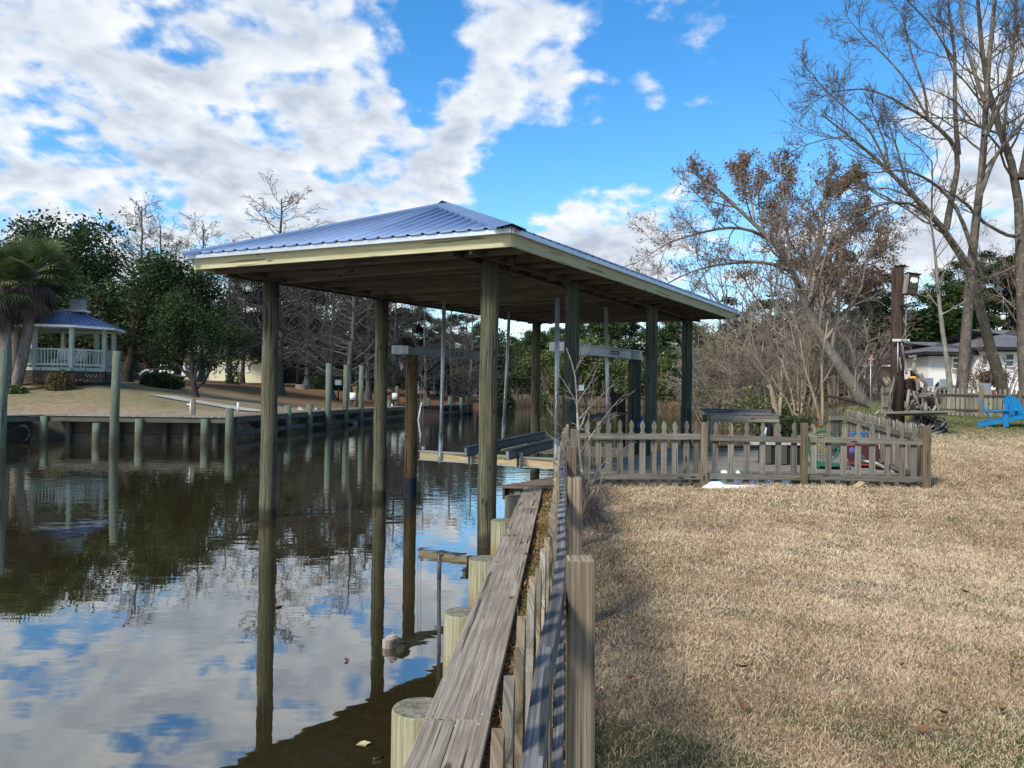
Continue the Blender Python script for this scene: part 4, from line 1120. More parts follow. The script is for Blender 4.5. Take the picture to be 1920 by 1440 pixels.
for i, (px, lab) in enumerate(((140, 'white slatted chair inside the gazebo at its right side'), (105, 'white slatted chair inside the gazebo behind the round bush'))):
    x = (px - 960) / F * 44.4; t = thing('garden_chair', lab, 'chair', (x, 44.6, zf))
    mb = MB()
    for q in range(6): mb.beam((x - .25 + q * .1, 44.95, zf + .45), (x - .25 + q * .1, 45.1, zf + 1.0), .06, .02)
    mb.beam((x - .28, 45.1, zf + 1.0), (x + .28, 45.1, zf + 1.0), .04, .06); mb.build('backrest', M['white'], t)
    mb = MB(); mb.box((x, 44.7, zf + .43), (1, 0, 0), (0, 1, 0), (0, 0, 1), .28, .25, .025); mb.build('seat', M['white'], t)
    for sx in (-.25, .25):
        for sy in (44.5, 44.92): mb = MB(); mb.beam((x + sx, sy, zf), (x + sx, sy, zf + .43), .05, .05, up=(0, 1, 0)); mb.build('leg', M['white'], t)
# deck wing left of the gazebo
gw = thing('deck_railing', 'pale balustrade of the deck stretching left from the gazebo behind the palms', 'railing', (gx - 4, gy, zf))
mb = MB(); a = Vector((gx - 2.3, gy + .3, 0)); b = Vector((gx - 5.2, gy + 1.0, 0)); n_ = 22
mb.beam(a + Vector((0, 0, zrail)), b + Vector((0, 0, zrail)), .1, .09); mb.beam(a + Vector((0, 0, zf + .15)), b + Vector((0, 0, zf + .15)), .08, .09)
for q in range(n_ + 1): p = lerp(a, b, q / n_); mb.beam(p + Vector((0, 0, zf + .15)), p + Vector((0, 0, zrail)), .06, .04, up=(0, 1, 0))
mb.build('balusters', M['gazebo'], gw)
mb = MB(); mb.beam(a + Vector((0, 0, zf - .5)), b + Vector((0, 0, zf - .5)), .06, 1.1); mb.build('skirt', M['brownlat'], gw)

# ------------------------------------------------------------------ vehicles
def vehicle(nm, lab, cat, px, d, yaw, paint, kind='suv', L=4.5):
    p = gpt(px, d); t = thing(nm, lab, cat, p)
    W = 1.8
    if kind == 'pickup': prof = [(-2.4, .35), (-2.45, .95), (-.6, 1.0), (-.55, 1.0), (1.1, 1.0), (2.3, .92), (2.45, .6), (2.4, .35)]; cab = [(-.55, 1.0), (-.45, 1.62), (.55, 1.65), (1.25, 1.0)]
    elif kind == 'suv': prof = [(-2.25, .35), (-2.3, .95), (1.1, 1.0), (2.1, .9), (2.3, .6), (2.25, .35)]; cab = [(-2.25, .95), (-2.0, 1.62), (.35, 1.66), (1.15, 1.0)]
    else: prof = [(-2.2, .3), (-2.25, .82), (1.1, .85), (2.1, .75), (2.25, .5), (2.2, .3)]; cab = [(-1.7, .82), (-1.05, 1.35), (.25, 1.38), (1.1, .85)]
    ca, sa = math.cos(yaw), math.sin(yaw); ax = Vector((ca, sa, 0)); ay = Vector((-sa, ca, 0)); up = Vector((0, 0, 1))
    mb = MB(); mb.prism([(x, z) for x, z in prof], p, up, ax, ay, W); b_ = mb.build('body', paint, t, .06)
    mb = MB(); mb.prism([(x, z) for x, z in cab], p, up, ax, ay, W * .86); mb.build('cabin', paint, t, .05)
    mx = sum(x for x, z in cab) / 4; mz = sum(z for x, z in cab) / 4
    mb = MB(); mb.prism([(mx + (x - mx) * .86, mz + (z - mz) * .72) for x, z in cab], p, up, ax, ay, W * .88); mb.build('window', M['glass'], t)
    for sx in (-1.4, 1.45):
        for sy in (-.82, .82):
            c = p + ax * sx + ay * sy + up * .34; mb = MB(); mb.tube([c - ay * .11, c + ay * .11], .34, 16); wh = mb.build('wheel', M['rubber'], t)
            mb = MB(); mb.tube([c - ay * .12, c + ay * .12], .19, 12); mb.build('rim', M['galv'], wh)
    for sy in (-.62, .62): mb = MB(); mb.box(p + ax * (prof[-2][0] - .03) + ay * sy + up * .68, ax, ay, up, .06, .2, .08); mb.build('headlight', M['white'], t)
    return t
vehicle('parked_car', 'dark grey car parked beyond the gazebo lawn, left of the red pickup', 'car', 234, 84, .2, M['cardark'], 'suv')
vehicle('pickup_truck', 'dark red pickup truck parked under the live oak', 'pickup', 262, 88, PI + .35, M['carred'], 'pickup')
vehicle('parked_car', 'white car parked behind the oak trunk, right of the red pickup', 'car', 312, 88, PI + .15, M['carwhite'], 'suv')
vehicle('parked_van', 'pale blue-white van parked before the left end of the cream house', 'van', 352, 98, PI + .5, M['carwhite'], 'suv')
# flat trailer
p = gpt(272, 56); t = thing('utility_trailer', 'low flat boat trailer with pale fender parked on the far lawn', 'trailer', p)
mb = MB(); mb.beam(p + Vector((-2.0, 0, .62)), p + Vector((1.6, .2, .62)), 1.6, .09); mb.beam(p + Vector((-1.0, 0, .95)), p + Vector((1.0, .2, .95)), .9, .1); mb.beam(p + Vector((1.6, .2, .6)), p + Vector((2.8, .2, .45)), .1, .1); mb.build('frame', M['fence'], t)
for sx in (-.1, .7):
    c = p + Vector((sx + .3, -.85, .33)); mb = MB(); mb.tube([c, c + Vector((0, .2, 0))], .32, 14); mb.build('wheel', M['rubber'], t)
mb = MB(); mb.tube([p + Vector((.55 - math.cos(a) * .5, -.85, .4 + math.sin(a) * .45)) for a in np.linspace(.1, PI - .1, 9)], .07, 8); mb.build('fender', M['white'], t)
# ------------------------------------------------------------------ houses
def bx(mb, x0, x1, y0, y1, z0, z1): mb.box(((x0 + x1) / 2, (y0 + y1) / 2, (z0 + z1) / 2), (1, 0, 0), (0, 1, 0), (0, 0, 1), (x1 - x0) / 2, (y1 - y0) / 2, (z1 - z0) / 2); return mb
def X_(px, d): return (px - 960) / F * d
d = 112; zb_ = zat(697, 430, d)
ch = thing('cream_house', 'long low cream house with pale metal roof and a white banner on its wall', 'house', (X_(440, d), d, zb_))
zr = zat(661, 430, d)
bx(MB(), X_(392, d), X_(500, d), d, d + 9, zb_ - 1.5, zr).build('wall', M['cream'], ch)
bx(MB(), X_(325, d), X_(391.5, d), d + 2.5, d + 9, zb_ - 1.5, zr).build('wall', M['housetan'], ch)
bx(MB(), X_(500.5, d), X_(575, d), d + 3, d + 9, zb_ - 1.5, zr).build('wall', M['darktrim'], ch)
mb = MB(); x0, x1 = X_(318, d), X_(582, d); zt = zat(645, 430, d + 4)
mb.poly([(x0, d - .8, zr), (x1, d - .8, zr), (x1 - 3, d + 5, zt), (x0 + 3, d + 5, zt)], .5); mb.poly([(x0, d + 11, zr), (x0 + 3, d + 5, zt), (x1 - 3, d + 5, zt), (x1, d + 11, zr)], .5)
mb.poly([(x0, d - .8, zr), (x0 + 3, d + 5, zt), (x0, d + 11, zr)], .5); mb.poly([(x1, d - .8, zr), (x1, d + 11, zr), (x1 - 3, d + 5, zt)], .5)
mb.poly([(x0, d - .8, zr), (x0, d + 11, zr), (x1, d + 11, zr), (x1, d - .8, zr)], .5); mb.build('roof', M['roofwhite'], ch)
bx(MB(), X_(383, d), X_(392, d), d - .06, d - .0, zb_ - .3, zb_ + 2.1).build('door', M['darktrim'], ch)
mb = bx(MB(), X_(420, d), X_(468, d), d - .1, d - .04, zat(698, 430, d), zat(679, 430, d)); bn = mb.build('banner', M['white'], ch)
def text(s, size, loc, rot, mat, parent, name='lettering', ext=.004):
    cu = bpy.data.curves.new(name, 'FONT'); cu.body = s; cu.size = size; cu.extrude = ext; cu.align_x = 'CENTER'; cu.align_y = 'CENTER'
    o = bpy.data.objects.new(name, cu); C.objects.link(o); dg = bpy.context.evaluated_depsgraph_get()
    me = bpy.data.meshes.new_from_object(o.evaluated_get(dg)); bpy.data.objects.remove(o)
    o = bpy.data.objects.new(name, me); C.objects.link(o); me.materials.clear(); me.materials.append(mat)
    o.parent = parent; o.location = Vector(loc) - ORG[parent.name]; o.rotation_euler = rot; ORG[o.name] = Vector(loc); return o
text('KEY', 1.35, (X_(456, d), d - .12, zat(688, 456, d)), (PI / 2, 0, 0), M['cardark'], bn)
mb = MB()
for k_, (dz, r) in enumerate(((.35, .38), (.95, .27))): mb.tube([(X_(426, d), d - .14, zb_ + dz - .1), (X_(426, d), d - .11, zb_ + dz - .1)], r, 12)
bx(mb, X_(426, d) - .3, X_(426, d) + .3, d - .15, d - .11, zb_ + 1.1, zb_ + 1.2); bx(mb, X_(426, d) - .18, X_(426, d) + .18, d - .15, d - .11, zb_ + 1.1, zb_ + 1.5)
mb.build('emblem', M['cardark'], bn)
# open shed
d = 118; zb_ = zat(727, 850, d); zr = zat(702, 850, d)
sd_ = thing('open_shed', 'long low open shed with a thin white roof edge among the far cypress trunks', 'shed', (X_(850, d), d, zb_))
bx(MB(), X_(772, d), X_(925, d), d - .5, d + 6, zr, zr + .3).build('roof', M['roofwhite'], sd_)
bx(MB(), X_(815, d), X_(925, d), d + 4, d + 6, zb_ - 1, zr).build('wall', M['darktrim'], sd_)
for px in (782, 812, 835, 878, 890, 905):
    bx(MB(), X_(px, d), X_(px, d) + .25, d, d + .25, zb_ - 1, zr).build('post', M['white'], sd_)
bx(MB(), X_(880, d), X_(892, d), d + 3, d + 3.8, zb_ - 1, zr - .6).build('wall', M['concrete'], sd_)
p = gpt(848, 108); t = thing('picnic_table', 'small red table in front of the open shed', 'table', p); bx(MB(), p.x - 1, p.x + 1, p.y - .4, p.y + .4, p.z + .65, p.z + .75).build('table_top', M['carred'], t)
for s_ in (-.8, .8): bx(MB(), p.x + s_ - .06, p.x + s_ + .06, p.y - .3, p.y + .3, p.z - .1, p.z + .65).build('leg', M['carred'], t)
# stone ring
p = gpt(566, 78); t = thing('stone_well', 'low round stone ring on the far lawn', 'fire pit', p); mb = MB()
mb.tube([p + Vector((0, 0, -.2)), p + Vector((0, 0, .42))], .62, 20, caps=False); mb.tube([p + Vector((0, 0, .42)), p + Vector((0, 0, .44))], [.62, .42], 20, caps=False); mb.tube([p + Vector((0, 0, .44)), p + Vector((0, 0, 0))], .42, 20); mb.build('ring', M['stone'], t)
p = gpt(634, 66); t = thing('nest_box', 'white box fixed to a leaning post between the mooring piles', 'box', p); z0 = zat(722, 634, 66); z1 = zat(712, 634, 66)
bx(MB(), p.x - .25, p.x + .25, p.y - .2, p.y + .2, z0, z1).build('box', M['white'], t, .02); mb = MB(); mb.tube([p, p + Vector((0, .1, z0 - p.z + .2))], .06, 8); mb.build('post', M['bark_dark'], t)
# white house on the right
d = 60; zb_ = zat(737, 1780, d)
wh = thing('white_house', 'white single storey house with dark eaves and grey roof behind the bare trees', 'house', (X_(1830, d), d, zb_))
zr = zat(668, 1780, d); 
bx(MB(), X_(1741, d), X_(1818, d), d, d + 10, zb_ - 1, zr).build('wall', M['housewhite'], wh)
zr2 = zat(661, 1870, d)
bx(MB(), X_(1822, d), X_(2010, d), d - 1.2, d + 10, zb_ - 1, zr2).build('wall', M['housewhite'], wh)
bx(MB(), X_(1818, d) + .003, X_(1822, d) - .003, d + .5, d + 9, zb_ - 1, zr).build('wall', M['darktrim'], wh)
def hip(par, x0, x1, y0, y1, z, zt, inset, nm='roof', mat='shingle'):
    mb = MB(); ym = (y0 + y1) / 2
    a, b, c, e = (x0, y0, z), (x1, y0, z), (x1, y1, z), (x0, y1, z); t0, t1 = (x0 + inset, ym, zt), (x1 - inset, ym, zt)
    mb.poly([a, b, t1, t0], .5); mb.poly([b, c, t1], .5); mb.poly([c, e, t0, t1], .5); mb.poly([e, a, t0], .5); mb.poly([a, e, c, b], .5); r_ = mb.build(nm, M[mat], par)
    m2 = MB()
    for q0, q1 in ((a, b), (b, c), (c, e), (e, a)): m2.beam(Vector(q0) - Vector((0, 0, .13)), Vector(q1) - Vector((0, 0, .13)), .08, .26)
    m2.build('eaves', M['darktrim'], r_)
hip(wh, X_(1724, d), X_(1840, d), d - .9, d + 11, zr + .3, zat(642, 1800, d + 5), 4.2)
hip(wh, X_(1812, d), X_(2030, d), d - 2.1, d + 11, zr2 + .3, zat(620, 1900, d + 5), 6.0)
def window(par, px0, px1, py0, py1, d, nsash=2):
    x0, x1 = X_(px0, d), X_(px1, d); z1, z0 = zat(py0, px0, d), zat(py1, px0, d)
    mb = MB(); w_ = .09
    bx(mb, x0 - w_, x0, d - .1, d + .02, z0 - w_, z1 + w_); bx(mb, x1, x1 + w_, d - .1, d + .02, z0 - w_, z1 + w_); bx(mb, x0 + .001, x1 - .001, d - .1, d + .02, z1, z1 + w_); bx(mb, x0 + .001, x1 - .001, d - .1, d + .02, z0 - w_, z0)
    zm = (z0 + z1) / 2; bx(mb, x0 + .001, x1 - .001, d - .09, d + .02, zm - .05, zm + .05)
    wn = mb.build('window', M['housewhite'], par)
    bx(MB(), x0, x1, d - .03, d - .01, z0, zm - .05).build('pane', M['glass'], wn); bx(MB(), x0, x1, d - .03, d - .01, zm + .05, z1).build('pane', M['blind'], wn)
window(wh, 1786, 1796, 672, 690, d - .02); window(wh, 1841, 1849, 667, 683, d - 1.22); window(wh, 1885, 1899, 665, 686, d - 1.22)
bx(MB(), X_(1783, d), X_(1792, d), d - .05, d - .01, zb_ - .2, zb_ + .6).build('vent', M['alu_dark'], wh)
mb = MB(); mb.sphere((X_(1814, d), d - .1, zat(677, 1814, d)), .12); mb.build('wall_lamp', M['white'], wh)
# tan house
d = 66; zb_ = zat(716, 1640, d); zr = zat(690, 1640, d)
th_ = thing('tan_house', 'small tan house with a dark roof half hidden behind the dark utility pole', 'house', (X_(1640, d), d, zb_))
bx(MB(), X_(1610, d), X_(1669, d), d, d + 7, zb_ - 1, zr).build('wall', M['housetan'], th_)
hip(th_, X_(1603, d), X_(1675, d), d - .7, d + 8, zr + .25, zat(672, 1640, d + 4), 1.2)
mb = MB(); mb.beam((X_(1603, d), d - .78, zr + .17), (X_(1675, d), d - .78, zr + .17), .06, .14); mb.build('gutter', M['white'], th_)
window(th_, 1622, 1632, 696, 708, d - .02)
# small patio things
def patio_chair(px, d, lab, s=1.0, mat='galv'):
    p = gpt(px, d); t = thing('patio_chair', lab, 'chair', p, None); 
    mb = MB(); mb.box(p + Vector((0, 0, .45 * s)), (1, 0, 0), (0, 1, 0), (0, 0, 1), .27 * s, .25 * s, .02); mb.build('seat', M[mat], t)
    mb = MB(); mb.box(p + Vector((0, -.25 * s, .78 * s)), (0, 0, 1), (1, 0, 0), (0, 1, 0), .28 * s, .26 * s, .02)
    mb.build('backrest', M[mat], t)
    for sx in (-.27, .27):
        for sy in (-.25, .25): mb = MB(); mb.tube([p + Vector((sx * s, sy * s, -.05)), p + Vector((sx * s, sy * s, (1.05 if sy < 0 else .62) * s))], .018, 6); mb.build('leg', M[mat], t)
patio_chair(1738, 52, 'grey metal patio chair at the left corner of the white house')
patio_chair(1766, 50, 'grey metal patio chair in front of the covered grill')
patio_chair(1841, 38, 'large grey folding chair standing behind the back fence', 1.0)
p = gpt(1770, 52); mb = MB(); mb.sphere(p + Vector((0, 0, .45)), .62, .4, .5, 12, 8); o = mb.build('covered_grill', M['dark'], None, loc=p); setp(o, 'black covered grill on the patio of the white house', 'grill')
p = gpt(1855, 45); mb = MB(); mb.tube([p, p + Vector((0, 0, .5))], [.22, .32], 14); t = mb.build('planter', M['terracotta'], None, loc=p); setp(t, 'orange clay planter near the bird feeder shrub', 'planter')

# ------------------------------------------------------------------ dark pole with bat box and driftwood
d = 20.5
pb = pt(1683, 800, d); pb.z = gz(pb.x, d); zt = zat(502, 1681, d)
up_ = thing('wooden_pole', 'thick dark brown pole rising out of the driftwood with boxes fixed to it', 'pole', pb)
mb = MB(); mb.tube([(pb.x, d, pb.z - .3), (pb.x - .01, d, 2.5), (pb.x - .03, d, zt)], [.172, .158, .148], 22); mb.build('shaft', M['creosote'], up_)
mb = MB(); xc = X_(1688, d); mb.tube([(xc, d, zat(512, 1688, d)), (xc, d, zat(499, 1688, d))], .04, 8); mb.tube([(xc, d, zat(500, 1688, d)), (xc, d, zat(496, 1688, d))], [.17, .03], 16); mb.build('metal_cap', M['darktrim'], up_)
mb = MB(); mb.box((X_(1681, d), d - .22, zat(639, 1681, d)), (1, 0, 0), (0, 1, 0), (0, 0, 1), .21, .02, .03); mb.build('bracket', M['white'], up_)
mb = MB(); mb.tube([(X_(1676, d), d - .2, zat(640, 1676, d)), (X_(1676, d), d - .2, zat(700, 1676, d))], .018, 6); mb.tube([(X_(1691, d), d - .19, zat(520, 1691, d)), (X_(1691, d), d - .19, zat(637, 1691, d))], .015, 6); mb.build('conduit', M['galv'], up_)
bt = thing('bat_box', 'dark wooden bat box with a white bat emblem hanging high on the pole', 'bat house', (X_(1697, d), d - .3, zat(535, 1697, d)))
c = Vector((X_(1698, d), d - .26, zat(536, 1698, d))); tl = Vector((.12, 0, 1)).normalized(); sx = Vector((1, 0, -.12)).normalized()
mb = MB(); mb.box(c, tl, sx, (0, 1, 0), .26, .14, .09); mb.build('box', M['bark_dark'], bt, .006)
mb = MB(); mb.box(c - sx * .145, tl, sx, (0, 1, 0), .25, .012, .1); mb.build('side_board', M['driftwood'], bt)
mb = MB(); mb.box(c + tl * .27, sx, (0, 1, 0), tl, .17, .12, .012); mb.build('lid', M['darktrim'], bt)
mb = MB(); mb.box(c - tl * .1 - Vector((0, .095, 0)), sx, (0, 1, 0), tl, .135, .008, .006); mb.build('slot', M['darktrim'], bt)
e = [(0, .085), (.03, .05), (.06, .075), (.095, .02), (.085, -.07), (.055, -.03), (.03, -.085), (0, -.05)]
mb = MB(); mb.prism(e + [(-x, z) for x, z in e[-2:0:-1]], c + tl * .1 + sx * .01 - Vector((0, .098, 0)), tl, sx, (0, 1, 0), .006); mb.build('bat_emblem', M['white'], bt)
sl = thing('spot_light', 'small dark floodlight fixed to the pole below the bat box', 'light', (X_(1686, d), d - .25, zat(576, 1686, d)))
c = Vector((X_(1686, d), d - .26, zat(576, 1686, d))); mb = MB(); mb.box(c, Vector((1, 0, .2)), (0, 1, 0), Vector((-.2, 0, 1)), .08, .08, .05); mb.build('housing', M['dark'], sl, .01); mb = MB(); mb.box(c + Vector((.04, -.085, .01)), (1, 0, .2), (0, 1, 0), (-.2, 0, 1), .05, .006, .035); mb.build('lens', M['glass'], sl)
ln = thing('bird_feeder', 'black and yellow lantern shaped bird feeder on the driftwood beside the pole', 'bird feeder', (X_(1701, d), d - .3, zat(702, 1701, d)))
c = Vector((X_(1701, d), d - .32, zat(702, 1701, d)))
mb = MB(); mb.tube([c + Vector((0, 0, -.06)), c + Vector((0, 0, .09))], .075, 14); mb.build('body', M['dark'], ln)
mb = MB(); mb.tube([c + Vector((0, 0, .085)), c + Vector((0, 0, .11)), c + Vector((0, 0, .17))], [.13, .12, .02], 16); mb.build('roof', M['tanwood'], ln)
mb = MB(); mb.tube([c + Vector((0, 0, -.13)), c + Vector((0, 0, -.1)), c + Vector((0, 0, -.055))], [.05, .125, .09], 16); mb.build('tray', M['yellow'], ln)
mb = MB(); mb.sphere(c + Vector((-.03, -.07, .03)), .022); mb.build('knob', M['white'], ln)
# driftwood sculpture
dw = thing('driftwood_sculpture', 'tangle of grey twisted driftwood roots piled around the foot of the dark pole', 'driftwood', (X_(1710, 20), 20.2, gz(10.1, 20.2)))
def drift(pxs, r, dd=20.1, mat='driftwood', jit=.02, nm='branch'):
    rs = random.Random(hash(tuple(map(tuple, pxs))) & 0xffff)
    P = [pt(x, y, dd + rs.uniform(-.15, .15)) for x, y in pxs]; n = len(P)
    Q = []
    for i in range(n - 1):
        for q in range(3): v = lerp(P[i], P[i + 1], q / 3); Q.append(v + Vector((rs.uniform(-jit, jit),) * 3))
    Q.append(P[-1]); m_ = len(Q)
    mb = MB(); mb.tube(Q, [r * (1 - .5 * i / m_) * rs.uniform(.8, 1.2) for i in range(m_)], 8); return mb.build(nm, M[mat], dw)
for pts2, r in (([(1736, 775), (1733, 745), (1737, 720), (1725, 706), (1712, 695), (1714, 678), (1717, 668), (1704, 668)], .055), ([(1703, 775), (1702, 750), (1704, 730)], .045), ([(1672, 790), (1670, 760), (1672, 735), (1676, 712), (1677, 700)], .04), ([(1665, 790), (1668, 765), (1666, 745), (1673, 728)], .03),
                ([(1700, 700), (1697, 680), (1692, 650), (1690, 640), (1697, 625), (1700, 606)], .03), ([(1697, 625), (1706, 612)], .018), ([(1692, 640), (1700, 632), (1706, 626)], .018), ([(1697, 606), (1694, 596)], .015), ([(1690, 695), (1687, 670)], .02),
                ([(1700, 775), (1712, 752), (1730, 738), (1745, 745)], .05), ([(1745, 780), (1757, 755), (1750, 738), (1735, 742)], .04), ([(1752, 790), (1760, 765), (1755, 745), (1742, 735), (1730, 745), (1728, 765)], .025),
                ([(1705, 760), (1720, 765), (1735, 758), (1745, 770)], .035), ([(1712, 735), (1722, 755), (1730, 775)], .03), ([(1720, 710), (1722, 730), (1716, 750)], .05), ([(1728, 700), (1734, 720), (1728, 740)], .03),
                ([(1706, 795), (1715, 780), (1712, 770)], .04), ([(1738, 808), (1728, 795), (1726, 780)], .03), ([(1738, 808), (1750, 798), (1757, 782)], .03), ([(1765, 800), (1772, 790), (1768, 782), (1755, 786)], .025), ([(1735, 815), (1755, 805), (1773, 792)], .03),
                ([(1700, 812), (1720, 805), (1745, 815), (1770, 806)], .05), ([(1710, 790), (1735, 800), (1765, 795)], .045), ([(1640, 778), (1650, 770), (1670, 790), (1690, 796)], .03), ([(1722, 800), (1712, 812), (1722, 822)], .035), ([(1745, 792), (1740, 806), (1748, 818)], .03)):
    drift(pts2, r)
rs = random.Random(77)
for k in range(34):
    x = rs.uniform(1702, 1768); y = rs.uniform(738, 812); a = rs.uniform(0, 6.28); l = rs.uniform(8, 20)
    drift([(x, y), (x + l * math.cos(a), y + l * math.sin(a) * .8), (x + 1.5 * l * math.cos(a + .6), y + 1.4 * l * math.sin(a + .6) * .8)], rs.uniform(.018, .045), 20.2 + rs.uniform(-.1, .4), 'driftwood' if k % 3 else 'bark_dark')
mb = MB()
for k, (x, y, r) in enumerate(((1715, 742, .3), (1748, 752, .22), (1730, 800, .42), (1755, 806, .3), (1706, 722, .2))):
    c = pt(x, y, 20.6); mb.sphere(c, r, r * .6, r * .9, 10, 8)
mb.build('root_mass', M['bark_dark'], dw)
bch = thing('plank_shelf', 'long dark plank laid level across the driftwood like a shelf', 'shelf', pt(1720, 772, 19.8))
mb = MB(); mb.beam(pt(1655, 774, 19.8), pt(1786, 771.5, 19.9), .24, .05); mb.build('plank', M['fence'], bch, .006)
mb = MB(); mb.beam(pt(1664, 778, 19.85), pt(1775, 776, 19.85), .12, .05); mb.build('support', M['bulk'], bch)
# ------------------------------------------------------------------ blue adirondack seat
d = 22.0
ad = thing('adirondack_seat', 'bright blue double adirondack seat with a shared arm table on the grass', 'chair', gpt(1880, d))
vv = Vector((.55, .83, 0)); lr = Vector((.95, .3, 0))
def S(px, py, dy=0): return pt(px, py, d) + vv * dy
def slab(a, b, w, h, nm, up=(0, 0, 1)): mb = MB(); mb.beam(a, b, w, h, up=up); return mb.build(nm, M['blue'], ad, .004)
for dy in (-.3, .3):
    slab(S(1834, 797, dy), S(1890, 787, dy), .03, .12, 'seat_rail'); slab(S(1890, 787, dy), S(1945, 775, dy), .03, .12, 'seat_rail')
    slab(S(1844, 771, dy * 1.15), S(1940, 768, dy * 1.15), .16, .03, 'armrest')
    slab(S(1887, 800, dy * 1.1), S(1886, 770, dy * 1.1), .14, .03, 'leg', (0, 1, 0)); slab(S(1930, 800, dy * 1.1), S(1930, 770, dy * 1.1), .1, .03, 'leg', (0, 1, 0))
for k in range(12):
    t = k / 11; a = Vector(lerp(S(1838, 794), S(1915, 781), t)); slab(a - vv * .3 + Vector((0, 0, .06)), a + vv * .3 + Vector((0, 0, .06)), .07, .02, 'seat_slat')
for k in range(5):
    q = (k - 2) * .13
    slab(S(1912, 786) + lr * q * .75, S(1894, 741 + 3 * abs(k - 2)) + lr * q * .95, .09, .02, 'back_slat', (0, 1, 0))
for k in range(5):
    q = (k - 2) * .13
    slab(S(1858, 786, q), S(1835 + abs(k - 2), 745 + 3 * abs(k - 2), q * 1.1), .02, .1, 'back_slat', vv)
slab(S(1905, 768, -.3), S(1905, 768, .3), .07, .03, 'cross_bar'); slab(S(1887, 769, -.2), S(1887, 752, -.2), .09, .03, 'arm_support', (0, 1, 0))

# ------------------------------------------------------------------ things on the deck
d = 18.2
tb = thing('potting_bench', 'weathered green-grey work table at the back of the deck', 'table', (X_(1387, d), d, zD))
zt_ = zat(776, 1387, d)
x0, x1 = X_(1321, d), X_(1455, d)
mb = MB()
for k in range(4): mb.beam((x0, d - .3 + k * .2, zt_ + .03 * k), (x1, d - .3 + k * .2, zt_ + .03 * k), .19, .04)
mb.build('table_top', M['rail'], tb); mb = MB(); mb.beam((x0 + .05, d - .36, zt_ - .1), (x1 - .05, d - .36, zt_ - .1), .04, .14); mb.build('apron', M['fence'], tb)
mb = MB(); mb.beam((x0 + .35, d - .08, zt_ + .045), (x1 - .25, d - .08, zt_ + .045), .16, .03); mb.build('tray', M['dark'], tb)
for sx in (x0 + .08, x1 - .08):
    for sy in (d - .3, d + .3): mb = MB(); mb.beam((sx, sy, zD), (sx, sy, zt_ - .03), .1, .1, up=(0, 1, 0)); mb.build('leg', M['fence'], tb)
mb = MB(); mb.beam((x0 + .1, d, zD + .22), (x1 - .1, d, zD + .22), .5, .05); mb.build('shelf', M['bulk'], tb)
mb = MB()
for k in range(9): x = x0 + .2 + k * (x1 - x0 - .4) / 8; mb.beam((x, d + .3, zD + .2), (x, d + .3, zt_ - .1), .012, .012, up=(0, 1, 0))
for k in range(5): z = zD + .3 + k * .11; mb.beam((x0 + .15, d + .3, z), (x1 - .15, d + .3, z), .01, .01)
mb.build('wire_mesh', M['bark_tan'], tb)
c = pt(1432, 810, 17.9); mb = MB(); mb.tube([(c.x, c.y, c.z - .12), (c.x, c.y, c.z + .1)], [.05, .07], 14); o = mb.build('cup', M['snow'], None, loc=c); setp(o, 'pale blue-white cup on the shelf of the work table', 'cup')
c = pt(1449, 768, 17.9); mb = MB(); mb.tube([(c.x, c.y, zt_), (c.x, c.y, zt_ + .08)], .03, 8); mb.sphere((c.x, c.y, zt_ + .1), .04); o = mb.build('spray_cap', M['dark'], None, loc=c); setp(o, 'small dark knobbed bottle on the right end of the work table', 'bottle')
d = 14.6
bb = thing('storage_bench', 'low box bench with a white lid and dark slatted sides on the deck', 'bench', (X_(1455, d), d, zD))
x0, x1 = X_(1404, d), X_(1504, d); zt_ = zat(831, 1455, d)
mb = MB(); mb.beam((x0, d, zt_), (x1, d, zt_), .5, .04); mb.build('lid', M['benchlid'], bb, .004)
bx(MB(), X_(1430, d), x1 - .06, d - .2, d + .22, zD + .003, zt_ - .025).build('box', M['darktrim'], bb)
for px_ in (1434, 1452, 1463, 1480, 1498): mb = MB(); x = X_(px_, d); mb.beam((x, d - .225, zD + .02), (x, d - .225, zt_ - .03), .1, .02, up=(0, 1, 0)); mb.build('slat', M['bulk' if px_ % 4 else 'fence'], bb)
# green wire chair
def wire_chair(px, d, nm, lab, mat, fmat, cat='chair'):
    x = X_(px, d); return thing(nm, lab, cat, (x, d, zD)), x
t, x = wire_chair(1545, 14.1, 'garden_chair', 'green round-backed metal chair on the deck behind the fence', 'green', 'green')
d = 14.1; zs = zat(868, 1545, d); mb = MB(); mb.tube([(x + .27 * math.cos(a), d, zs + .28 + .29 * math.sin(a)) for a in np.linspace(0, 2 * PI, 25)], .016, 8)
mb.build('back_frame', M['green'], t); mb = MB()
for q in range(-5, 6):
    w_ = math.sqrt(max(.01, .27 ** 2 - (q * .05) ** 2)); mb.tube([(x + q * .05, d + .01, zs + .28 - w_), (x + q * .05, d + .01, zs + .28 + w_)], .004, 5); mb.tube([(x - w_, d + .01, zs + .28 + q * .05), (x + w_, d + .01, zs + .28 + q * .05)], .004, 5)
mb.build('backrest', M['green'], t)
mb = MB(); mb.tube([(x, d - .25, zs - .02), (x, d - .25, zs + .005)], .29, 24); mb.build('seat', M['green'], t)
for sx in (-.25, .25):
    for sy in (-.48, -.02): mb = MB(); mb.tube([(x + sx * 1.1, d + sy, zD), (x + sx, d + sy, zs)], .014, 8); mb.build('leg', M['green'], t)
mb = MB(); mb.tube([(x - .27, d - .48, zs - .1), (x + .27, d - .48, zs - .1)], .012, 6); mb.build('brace', M['green'], t)
d = 14.3; x = X_(1628, d)
t = thing('folding_chair', 'low red framed folding chair with maroon canvas on the deck', 'chair', (x, d, zD))
zs = zat(868, 1628, d); zb_ = zat(837, 1628, d)
